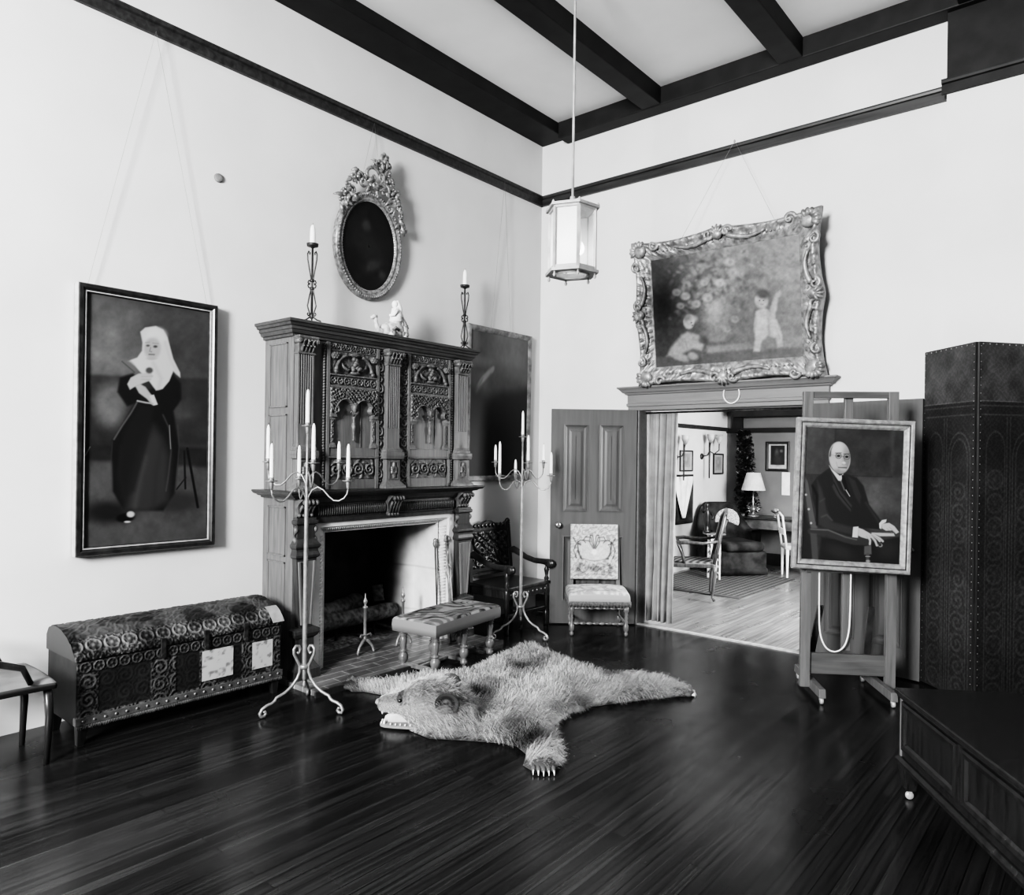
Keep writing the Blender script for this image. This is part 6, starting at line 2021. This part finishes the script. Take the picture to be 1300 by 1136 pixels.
P.mottle(0.25, 0.3, 2); P.ell(0.43, 0.28, 0.08, 0.07, 52, 0.6); P.ell(0.46, 0.50, 0.25, 0.14, 38, 0.8, 20, 0.7); P.ell(0.58, 0.70, 0.15, 0.06, 56, 0.8, -20, 0.8); P.ell(0.78, 0.78, 0.07, 0.05, 52, 0.7); P.mottle(0.05, 0.15, 4)
k_ = np.hypot((P.U - .5) * 2, (P.V - .5) * 2)
b = MB(); rr = np.linspace(0.02, 1, 30); aa = np.linspace(0, 2 * PI, 73)[:-1]
Rr, Aa = np.meshgrid(rr, aa, indexing='ij')
uu, vv = 0.5 + Rr * np.cos(Aa) / 2, 0.5 - Rr * np.sin(Aa) / 2
b.grid(np.stack([(uu - .5) * P.w, np.full(uu.shape, -0.038), (.5 - vv) * P.h], -1), False, g2l(samp(P.I, uu, vv)), True, flip=True)
b.build('canvas', 'paint', t)
wires(t, (-0.10, -0.02, 0.50), (0.12, -0.02, 0.50), (0.05, 0.03, 1.06))

# dark painting right of the mantelpiece
t = thing('dark_painting', 'tall dark painting with a pale bird smudge hanging between mantelpiece and room corner', 'painting', (0.004, -0.69, 2.165), PI / 2, None, R(0.5))
w, h = 0.995, 1.545
b = MB(); b.frame(w, h, [(0, 0), (0, 0.030), (0.01, 0.036), (0.03, 0.036), (0.045, 0.03), (0.055, 0.022), (0.055, 0)])
b.build('frame', noise_mat('worn_grey_frame', 0.10, 0.26, 14, 0.5, 0.1), t)
P = Paint(w - 0.10, h - 0.10, 78, 130)
P.I = 104 - 74 * sstep(0.25, 0.62, P.V / P.h if False else P.V); P.mottle(0.3, 0.18, 6)
P.stroke([(0.22, 0.42), (0.33, 0.31), (0.40, 0.29), (0.45, 0.25)], 0.05, 176, 0.04, 0.8) if False else None
X, Y = P.X, P.Y
P.stroke([(0.10, 0.42), (0.20, 0.33), (0.33, 0.27)], 0.03, 150, 0.03, 0.7); P.ell(0.24, 0.31, 0.12, 0.022, 186, 0.6, -28, 0.85); P.ell(0.36, 0.255, 0.035, 0.02, 170, 0.5, -30, 0.8); P.ell(0.17, 0.35, 0.05, 0.012, 130, 0.6, -40, 0.8)
P.poly([(0, 0.40), (0.3, 0.44), (0.7, 0.40), (1, 0.36), (1, 1), (0, 1)], 24, 0.06, 0.75); P.mottle(0.08, 0.12, 8)
P.canvas('canvas', 'paint', t, -0.020)
wires(t, (-0.15, -0.01, h / 2 - 0.02), (0.16, -0.01, h / 2 - 0.02), (-0.02, -0.045, 2.285))

# ------------------------------------------------------------ doorway curtain and the far room
b = MB()
n, m = 60, 16
P = np.zeros((m, n, 3))
for i in range(m):
    f = i / (m - 1)
    for k in range(n):
        u = k / (n - 1)
        amp = 0.022 + 0.010 * f
        P[i, k] = (1.292 + (0.325 - 0.03 * f) * u + 0.006 * math.sin(5 * f + k), 0.115 + amp * math.sin(u * 2 * PI * 5.5 + 0.5 * f) + 0.012 * math.sin(u * 23 + 2 * f), 2.085 - 2.05 * f)
b.grid(P, True)
o = b.build('curtain', 'curtain'); sm_ = o.modifiers.new('thick', 'SOLIDIFY'); sm_.thickness = 0.004
b = MB(); b.tube([(1.272, 0.115, 2.095), (2.938, 0.115, 2.095)], 0.010, 8)
b.build('curtain_rod', 'iron_dark', o)
tag(o, 'pale grey curtain gathered beside the open door in the doorway', 'curtain')

# far-room pictures on its left wall
def small_picture(name, label, loc, rz, w, h, fmat, mat_w, fn, fw=0.028, tilt=0.0):
    t = thing(name, label, 'picture', loc, rz, None, tilt)
    b = MB(); b.frame(w, h, [(0, 0), (0, 0.022), (fw * .3, 0.026), (fw, 0.018), (fw, 0)]); b.build('frame', fmat, t)
    P = Paint(w - 2 * fw + 0.006, h - 2 * fw + 0.006, 205, 60)
    fn(P)
    P.canvas('print', 'paint', t, -0.012)
    return t


def drawing(P):
    P.poly([(0.16, 0.12), (0.84, 0.12), (0.84, 0.84), (0.16, 0.84)], 172, 0.02); P.ell(0.5, 0.45, 0.20, 0.26, 135, 0.7, 0, 0.7); P.ell(0.48, 0.40, 0.09, 0.12, 190, 0.6); P.mottle(0.08, 0.1, 3)


def dark_print(P):
    P.poly([(0.12, 0.06), (0.88, 0.06), (0.88, 0.84), (0.12, 0.84)], 30, 0.02); P.ell(0.45, 0.35, 0.10, 0.16, 70, 0.7); P.ell(0.7, 0.28, 0.08, 0.06, 90, 0.7); P.ell(0.5, 0.62, 0.2, 0.2, 46, 0.8); P.mottle(0.07, 0.15, 5)


small_picture('small_picture', 'small pale drawing in a thin black frame beyond the doorway, left of the wall bracket', (0.003, 3.53, 1.61), PI / 2, 0.40, 0.31, 'blackwood', 1, drawing, 0.018)
small_picture('small_picture', 'narrow print in a black frame beyond the doorway, right of the wall bracket', (0.003, 4.64, 1.565), PI / 2, 0.36, 0.33, 'blackwood', 1, drawing, 0.022)
small_picture('dark_print', 'dark print in a wide black frame on the far room back wall above the lamp', (0.83, 4.997, 1.695), 0, 0.36, 0.46, 'blackwood', 1, dark_print, 0.04)

# wall brackets with bowl shades
def bracket(loc, arms, label):
    t = thing('wall_bracket', label, 'wall lamp', loc, PI / 2)
    b = MB(); b.lathe([(0.0, 0.0), (0.05, 0.0), (0.045, 0.015), (0.02, 0.03), (0.0, 0.034)], 14, (0, 0, 0), 'y'); b.build('wall_plate', 'iron_dark', t)
    b = MB(); b.tube([(0, -0.02, 0.0), (0, -0.10, 0.02), (0, -0.13, 0.08)], 0.010, 8); b.tube([(0, -0.13, -0.33), (0, -0.13, 0.22)], [0.010, 0.016], 8); b.build('stem', 'iron_dark', t)
    for x, z in arms:
        b = MB(); b.tube([(0, -0.13, 0.08), (x * 0.5, -0.14, 0.04), (x, -0.15, 0.10), (x, -0.15, z - 0.03)] if abs(x) > .02 else [(0, -0.13, 0.1), (0, -0.15, z - 0.03)], 0.008, 7); a_ = b.build('arm', 'iron_dark', t)
        b = MB(); b.lathe([(0.012, z - 0.04), (0.030, z - 0.02), (0.055, z + 0.04), (0.058, z + 0.10), (0.052, z + 0.10), (0.048, z + 0.045), (0.01, z - 0.01)], 14, (x, -0.15, 0)); b.build('shade', 'glass_grey', a_)
    return t


MAT['glass_grey'] = noise_mat('smoked_shade', 0.12, 0.5, 6, 0.3)
bracket((0.0, 4.06, 1.68), ((0.0, 0.24), (0.30, 0.24)), 'dark iron two-light wall bracket beyond the doorway between the two small pictures')
bracket((0.0, 3.22, 1.66), ((0.0, 0.22),), 'dark iron wall bracket beyond the doorway beside the curtain')

# wall hanging: dark frame with draped pale cloth
t = thing('draped_hanging', 'pale cloth draped over a dark panel on the far room left wall', 'hanging', (0.004, 3.43, 1.05), PI / 2)
b = MB(); b.frame(0.62, 0.72, [(0, 0), (0, 0.025), (0.02, 0.025), (0.03, 0.015), (0.03, 0)]); b.box(-0.29, 0.29, -0.010, 0, -0.34, 0.34); b.build('panel', 'velvet', t)
n, m = 30, 18
P = np.zeros((m, n, 3))
for i in range(m):
    f = i / (m - 1)
    for k in range(n):
        u = k / (n - 1) * 2 - 1
        wd = 0.29 * (1 - 0.82 * f ** 1.3)
        P[i, k] = (u * wd - 0.04 * f, -0.03 - 0.012 * math.sin(u * 9 + f * 3) * (1 - .4 * f) - 0.02 * f, 0.33 - 0.60 * f - 0.10 * (1 - abs(u)) * (1 - f) * f * 2)
b = MB(); b.grid(P, True); o = b.build('drape', 'linen', t); sm_ = o.modifiers.new('thick', 'SOLIDIFY'); sm_.thickness = 0.006

# cane armchair near the doorway
t = thing('cane_armchair', 'carved light armchair with curved legs just beyond the doorway', 'armchair', (1.06, 1.62, 0.013), R(-62))
def cab_leg(x, y, o):
    b = MB(); dx, dy = np.sign(x), np.sign(y)
    b.tube([(x, y, 0.42), (x + dx * 0.022, y + dy * 0.022, 0.34), (x + dx * 0.004, y + dy * 0.004, 0.16), (x - dx * 0.006, y - dy * 0.006, 0.05), (x + dx * 0.018, y + dy * 0.018, 0.012)], [0.030, 0.026, 0.017, 0.013, 0.018], 9)
    b.build('leg', 'chairwood', t)
for x in (-0.25, 0.25):
    cab_leg(x, -0.24, 1); cab_leg(x * 0.9, 0.22, 1)
b = MB(); b.prism([(-0.28, -0.27), (0.0, -0.30), (0.28, -0.27), (0.26, 0.24), (-0.26, 0.24)], 0.385, 0.43, 'z'); b.build('seat_rail', 'chairwood', t, 0.01)
pad('seat', 0.48, 0.44, 0.425, 0.455, lambda u, v: np.clip(80 + 40 * np.sin((u * 3 + v * 7) * 5), 50, 190), t, 0.01, 50, edge=0.015, side=lambda k: 120)
for s in (-1, 1):
    b = MB(); b.tube([(s * 0.25, -0.10, 0.43), (s * 0.275, -0.13, 0.55), (s * 0.28, -0.17, 0.64), (s * 0.285, -0.19, 0.665), (s * 0.28, -0.10, 0.675), (s * 0.265, 0.10, 0.665), (s * 0.235, 0.27, 0.69)], [0.018, 0.015, 0.016, 0.022, 0.022, 0.018, 0.015], 9); b.build('arm', 'chairwood', t)
b = MB()
b.tube([(-0.225, 0.23, 0.42), (-0.235, 0.29, 0.72), (-0.20, 0.34, 0.95), (-0.10, 0.37, 1.02), (0, 0.375, 1.045), (0.10, 0.37, 1.02), (0.20, 0.34, 0.95), (0.235, 0.29, 0.72), (0.225, 0.23, 0.42)], 0.020, 9)
b.build('back_frame', 'chairwood', t)
P = np.zeros((8, 10, 3))
for i in range(8):
    for k in range(10):
        u = k / 9 * 2 - 1; f = i / 7
        P[i, k] = (u * (0.22 - 0.03 * f), 0.255 + 0.11 * f, 0.50 + 0.50 * f)
b = MB(); b.grid(P); o = b.build('cane_back', 'velvet', t); sm_ = o.modifiers.new('thick', 'SOLIDIFY'); sm_.thickness = 0.012

# tub armchair in dark velvet
t = thing('velvet_armchair', 'large dark velvet tub armchair with buttonless curved back beyond the doorway', 'armchair', (0.56, 3.86, 0.013), R(52))
b = MB()
b.box(-0.36, 0.36, -0.42, 0.36, 0.03, 0.34)
b.build('base', 'velvet', t, 0.05, seg=3)
b = MB(); b.box(-0.30, 0.30, -0.46, 0.25, 0.33, 0.47); b.build('seat_cushion', 'velvet', t, 0.06, seg=4)
P = np.zeros((10, 31, 3)); prof = [(0.0, 0.03), (0.0, 0.45), (-0.01, 0.80), (-0.02, 0.95), (0.02, 0.985), (0.08, 0.985), (0.13, 0.95), (0.14, 0.80), (0.12, 0.45), (0.12, 0.03)]
for i, (d, z) in enumerate(prof):
    for k in range(31):
        a = PI * (-0.08 + 1.16 * k / 30)
        e = max(0.0, math.sin(a))
        hz = 0.62 + 0.38 * sstep(0.25, 0.85, np.array(e))
        zz = z if z < 0.5 else 0.5 + (z - 0.5) * (float(hz) * 1.0 if z > 0.5 else 1) * (0.35 + 0.65 * float(sstep(0.3, 0.9, np.array(e))))
        rr_ = 0.46 - d
        P[i, k] = (rr_ * math.cos(a) * 0.98, 0.02 + (rr_) * math.sin(a) * 0.98, zz)
b = MB(); b.grid(P, True); b.build('back', 'velvet', t)
for x in (-0.28, 0.28):
    b = MB(); b.lathe([(0.014, 0), (0.02, 0.03)], 10, (x, -0.36, 0)); b.build('foot', 'turned', t)
b = MB()
for k in range(60):
    x = -0.35 + 0.70 * k / 59; b.tube([(x, -0.425, 0.10), (x, -0.43, 0.012)], 0.007, 4)
b.build('fringe', 'velvet', t)

# small pierced stand with a statuette and a plaited fan
t = thing('carved_stand', 'narrow pale pierced stand beyond the doorway before the velvet armchair', 'stand', (0.66, 3.08, 0.013), R(40))
b = MB()
for x, y in ((-0.055, -0.10), (0.055, -0.10), (-0.055, 0.06), (0.055, 0.06)):
    b.box(x - 0.012, x + 0.012, y - 0.012, y + 0.012, 0, 0.60)
b.build('frame', 'linen', t)
b = MB()
for k in range(6):
    z = 0.06 + 0.09 * k; b.tube([(-0.05, -0.1, z), (0.0, -0.1, z + 0.075), (0.05, -0.1, z)], 0.008, 6); b.tube([(-0.055, -0.1, z), (-0.055, -0.02, z + 0.075), (-0.055, 0.06, z)], 0.008, 6)
b.build('fretwork', 'linen', t)
b = MB(); b.box(-0.13, 0.13, -0.125, 0.085, 0.60, 0.622); b.build('top', 'turned', t, 0.004)
t = thing('statuette', 'small dark standing statuette on the pierced stand beyond the doorway', 'statuette', (0.58, 3.03, 0.636), R(40))
b = MB(); b.lathe([(0.05, 0), (0.055, 0.02), (0.035, 0.035), (0.04, 0.10), (0.048, 0.17), (0.042, 0.22), (0.05, 0.27), (0.03, 0.315), (0.018, 0.33), (0.03, 0.36), (0.03, 0.385), (0.012, 0.41)], 14); b.tube([(0.045, 0, 0.28), (0.08, -0.02, 0.22), (0.06, -0.05, 0.18)], [0.015, 0.013, 0.01], 7); b.tube([(-0.045, 0, 0.28), (-0.085, -0.02, 0.30), (-0.08, -0.04, 0.36)], [0.015, 0.013, 0.01], 7)
b.build('figure', 'blackwood', t)
t = thing('plaited_fan', 'round pale plaited fan standing on edge on the pierced stand beyond the doorway', 'fan', (0.815, 3.15, 0.812), R(35))
b = MB()
for k in range(7):
    r_ = 0.03 + 0.020 * k
    b.tube([(r_ * math.sin(a), -0.012 - 0.004 * math.cos(a * 14), r_ * math.cos(a)) for a in np.linspace(-1.75, 2.0, 50)], 0.013, 6)
b.build('plaits', 'fan', t)
b = MB(); b.tube([(0, 0, 0.0), (-0.03, 0, -0.10), (-0.03, 0, -0.175)], [0.014, 0.012, 0.02], 8); b.build('handle', 'turned', t)

# table, lamp, plant
t = thing('writing_table', 'dark table under the lamp at the far room back wall', 'table', (0.86, 4.66, 0), 0)
b = MB(); b.box(-0.52, 0.62, -0.26, 0.30, 0.745, 0.775); b.build('table_top', 'darkwood', t, 0.008)
b = MB(); b.box(-0.46, 0.56, -0.22, 0.26, 0.60, 0.745); b.build('apron', noise_mat('table_apron', 0.05, 0.14, 6, 0.3), t)
for x in (-0.44, 0.54):
    for y in (-0.20, 0.24):
        b = MB(); b.taper(x - 0.02, x + 0.02, y - 0.02, y + 0.02, 0, x - 0.03, x + 0.03, y - 0.03, y + 0.03, 0.60); b.build('leg', 'darkwood', t)
t = thing('table_lamp', 'table lamp with pleated pale shade and ornate metal base beyond the doorway', 'lamp', (0.635, 4.52, 0.776), 0)
b = MB(); b.lathe([(0.09, 0), (0.09, 0.015), (0.04, 0.03), (0.025, 0.06), (0.045, 0.09), (0.05, 0.12), (0.03, 0.15), (0.015, 0.18), (0.02, 0.22), (0.012, 0.26), (0.010, 0.42)], 16); b.build('base', 'copper', t)
b = MB()
ns = 64; P = np.zeros((2, ns, 3))
for k in range(ns):
    a = 2 * PI * k / ns; rp = 1 + 0.018 * (k % 2)
    P[0, k] = (0.175 * rp * math.cos(a), 0.175 * rp * math.sin(a), 0.40); P[1, k] = (0.10 * rp * math.cos(a), 0.10 * rp * math.sin(a), 0.665)
b.grid(P, False, None, True); o = b.build('lamp_shade', 'shade', t)
b = MB(); rr_ = random.Random(8)
for k in range(14):
    a = rr_.random() * 6.28; b.tube([(0, 0, 0.10), (0.06 * math.cos(a), 0.06 * math.sin(a), 0.08 + 0.1 * rr_.random()), (0.10 * math.cos(a), 0.10 * math.sin(a), 0.05 + 0.12 * rr_.random())], [0.010, 0.012, 0.016], 6)
b.build('metal_flowers', 'copper', t)


def leaf_cloud(name, fn, n, size, mats, parent, seed):
    rg_ = np.random.default_rng(seed); b = MB()
    for k in range(n):
        p = fn(rg_); a = rg_.uniform(0, 6.28); e = rg_.uniform(-0.7, 0.7); s = size * rg_.uniform(0.6, 1.3)
        d = Vector((math.cos(a) * math.cos(e), math.sin(a) * math.cos(e), math.sin(e))); u = d.cross(Vector((0, 0, 1))).normalized(); nn_ = u.cross(d)
        c = Vector(p); b.cur = 1 if rg_.random() < 0.14 else 0
        b.add([tuple(c - d * s), tuple(c + u * s * .45 + nn_ * s * .1), tuple(c + d * s), tuple(c - u * s * .45 + nn_ * s * .1)], [(0, 1, 2), (0, 2, 3)])
    return b.build(name, mats, parent)


t = thing('leafy_tree', 'tall dark leafy plant in a pot on the far room table behind the lamp', 'plant', (0.38, 4.80, 0.776), 0)
def crown(rg_):
    z = rg_.uniform(0.10, 1.32); f = (z - 0.10) / 1.25
    r_ = (0.29 * (1 - 0.5 * f)) * math.sqrt(rg_.random()); a = rg_.uniform(0, 6.28)
    return (-0.02 + r_ * math.cos(a) * 0.72 + 0.08 * (1 - f), min(r_ * math.sin(a) * 0.5, 0.14), z)
leaf_cloud('foliage', crown, 1900, 0.045, ['leaf', 'leaf_hi'], t, 4)
b = MB(); b.tube([(0, 0, 0.1), (0.02, 0.01, 0.7), (0.0, 0.02, 1.25)], [0.02, 0.016, 0.008], 8); b.build('trunk', 'darkwood', t)
b = MB(); b.lathe([(0.06, 0), (0.09, 0.10), (0.08, 0.14), (0.07, 0.13)], 18); b.build('pot', 'blackwood', t)
t = thing('trinket_dish', 'small metal footed dish on the far room table', 'dish', (0.94, 4.60, 0.776), 0)
b = MB(); b.lathe([(0.035, 0), (0.03, 0.008), (0.008, 0.02), (0.008, 0.06), (0.05, 0.085), (0.065, 0.105), (0.06, 0.105), (0.04, 0.09), (0.0, 0.08)], 16); b.build('bowl', 'copper', t)
b = MB(); b.ell((0.0, 0, 0.115), (0.03, 0.03, 0.025), 10, 6); b.ell((0.03, 0.02, 0.112), (0.022, 0.022, 0.02), 10, 6); b.build('contents', 'leaf_hi', t)
t = thing('desk_box', 'small dark lidded box on the far room table', 'box', (0.43, 4.47, 0.776), R(10))
b = MB(); b.box(-0.09, 0.09, -0.05, 0.05, 0, 0.035); b.build('box_body', 'copper', t, 0.004)
b = MB(); b.box(-0.094, 0.094, -0.054, 0.054, 0.036, 0.05); b.build('lid', 'darkwood', t, 0.004)
# pale side chair at the door edge
t = thing('pale_chair', 'small pale chair beside the table in the far room', 'chair', (1.44, 4.12, 0.0), R(120))
pad('seat', 0.42, 0.40, 0.40, 0.46, lambda u, v: 165 + 0 * u, t, 0.012, 24, edge=0.02, side=lambda k: 150)
for x in (-0.18, 0.18):
    for y in (-0.17, 0.17):
        b = MB(); b.taper(x - 0.011, x + 0.011, y - 0.011, y + 0.011, 0, x - 0.019, x + 0.019, y - 0.019, y + 0.019, 0.41); b.build('leg', 'linen', t)
b = MB(); b.tube([(-0.18, 0.18, 0.42), (-0.18, 0.24, 0.86), (0, 0.25, 0.90), (0.18, 0.24, 0.86), (0.18, 0.18, 0.42)], 0.015, 8); b.box(-0.17, 0.17, 0.205, 0.225, 0.60, 0.68); b.build('back', 'linen', t)
struct_ = MB(); struct_.box(0.90, 1.02, 4.985, 4.999, 1.10, 1.45)
tag(struct_.build('wall_card', 'linen'), 'narrow pale card hanging on the far room back wall under the dark print', 'card')

# patterned rug on the far room floor
X, Y = np.meshgrid(np.linspace(0.10, 1.50, 130), np.linspace(1.95, 3.85, 170))
m1 = np.sin((X + Y) * 42) * np.sin((X - Y) * 42)
tone = 62 + 48 * sstep(0.05, 0.5, m1) + 14 * (fnoise(X, Y, 0.1, 5) - .5)
bd = (np.abs(X - 0.86) > 0.69) | (np.abs(Y - 2.95) > 0.93)
tone = np.where(bd, 78, tone)
b = MB(); b.grid(np.stack([X, Y, np.full(X.shape, 0.012)], -1), False, g2l(tone))
b.box(0.10, 1.50, 1.95, 3.85, 0.0, 0.0115, 0.08)
tag(b.build('patterned_rug', 'cloth'), 'flat patterned rug on the far room floor under the cane armchair', 'rug')

# ------------------------------------------------------------ light and camera
def area(name, loc, to, sx, sy, power):
    L = bpy.data.lights.new(name, 'AREA'); L.shape = 'RECTANGLE'; L.size = sx; L.size_y = sy; L.energy = power
    o = bpy.data.objects.new(name, L); COL.objects.link(o); o.location = loc
    o.rotation_euler = (Vector(to) - Vector(loc)).to_track_quat('-Z', 'Y').to_euler()
    return o


area('window_light', (3.6, -11.0, 3.4), (1.0, 0.0, 1.6), 1.5, 2.2, 2300)
area('added_fill_light', (6.0, -10.5, 2.6), (1.0, 0.0, 1.4), 1.8, 2.6, 12)  # weak fill lamp added to lift shadows; no window stands there
area('far_window_light', (3.9, 1.3, 2.1), (0.4, 2.9, 0.5), 1.2, 1.5, 480)
PL = bpy.data.lights.new('lantern_bulb_light', 'POINT'); PL.energy = 3; PL.shadow_soft_size = 0.05
po_ = bpy.data.objects.new('lantern_bulb_light', PL); COL.objects.link(po_); po_.location = (1.975, -2.2, 3.09)
wd = bpy.data.worlds.new('World'); bpy.context.scene.world = wd; wd.use_nodes = True
wd.node_tree.nodes['Background'].inputs['Color'].default_value = (0.5, 0.5, 0.5, 1)
wd.node_tree.nodes['Background'].inputs['Strength'].default_value = 0.3

F_PX, PX_, PY_, YAW, ROLL = (926.75, 650.0, 578.55, 0.69566, 0.01329)
cam = bpy.data.cameras.new('camera'); co_ = bpy.data.objects.new('camera', cam); COL.objects.link(co_)
cam.sensor_fit = 'HORIZONTAL'; cam.sensor_width = 36.0; cam.lens = 36.0 * F_PX / 1300.0
cam.shift_x = -(PX_ - 650) / 1300.0; cam.shift_y = (PY_ - 568) / 1300.0
cam.clip_start = 0.05; cam.clip_end = 60
fwd = Vector((-math.sin(YAW), math.cos(YAW), 0)); rgt = Vector((math.cos(YAW), math.sin(YAW), 0)); upv = Vector((0, 0, 1))
r2 = rgt * math.cos(ROLL) + upv * math.sin(ROLL) * 1.0
u2 = upv * math.cos(ROLL) - rgt * math.sin(ROLL)
co_.matrix_world = Matrix(((r2.x, u2.x, -fwd.x, 4.928177904526771), (r2.y, u2.y, -fwd.y, -6.359356276794918), (r2.z, u2.z, -fwd.z, 1.65), (0, 0, 0, 1)))
sc = bpy.context.scene
sc.camera = co_
sc.view_settings.view_transform = 'Filmic'
sc.view_settings.look = 'Very High Contrast'
sc.view_settings.exposure = -0.55
sc.cycles.use_denoising = True
sc.cycles.max_bounces = 6
sc.cycles.diffuse_bounces = 2
sc.cycles.glossy_bounces = 3
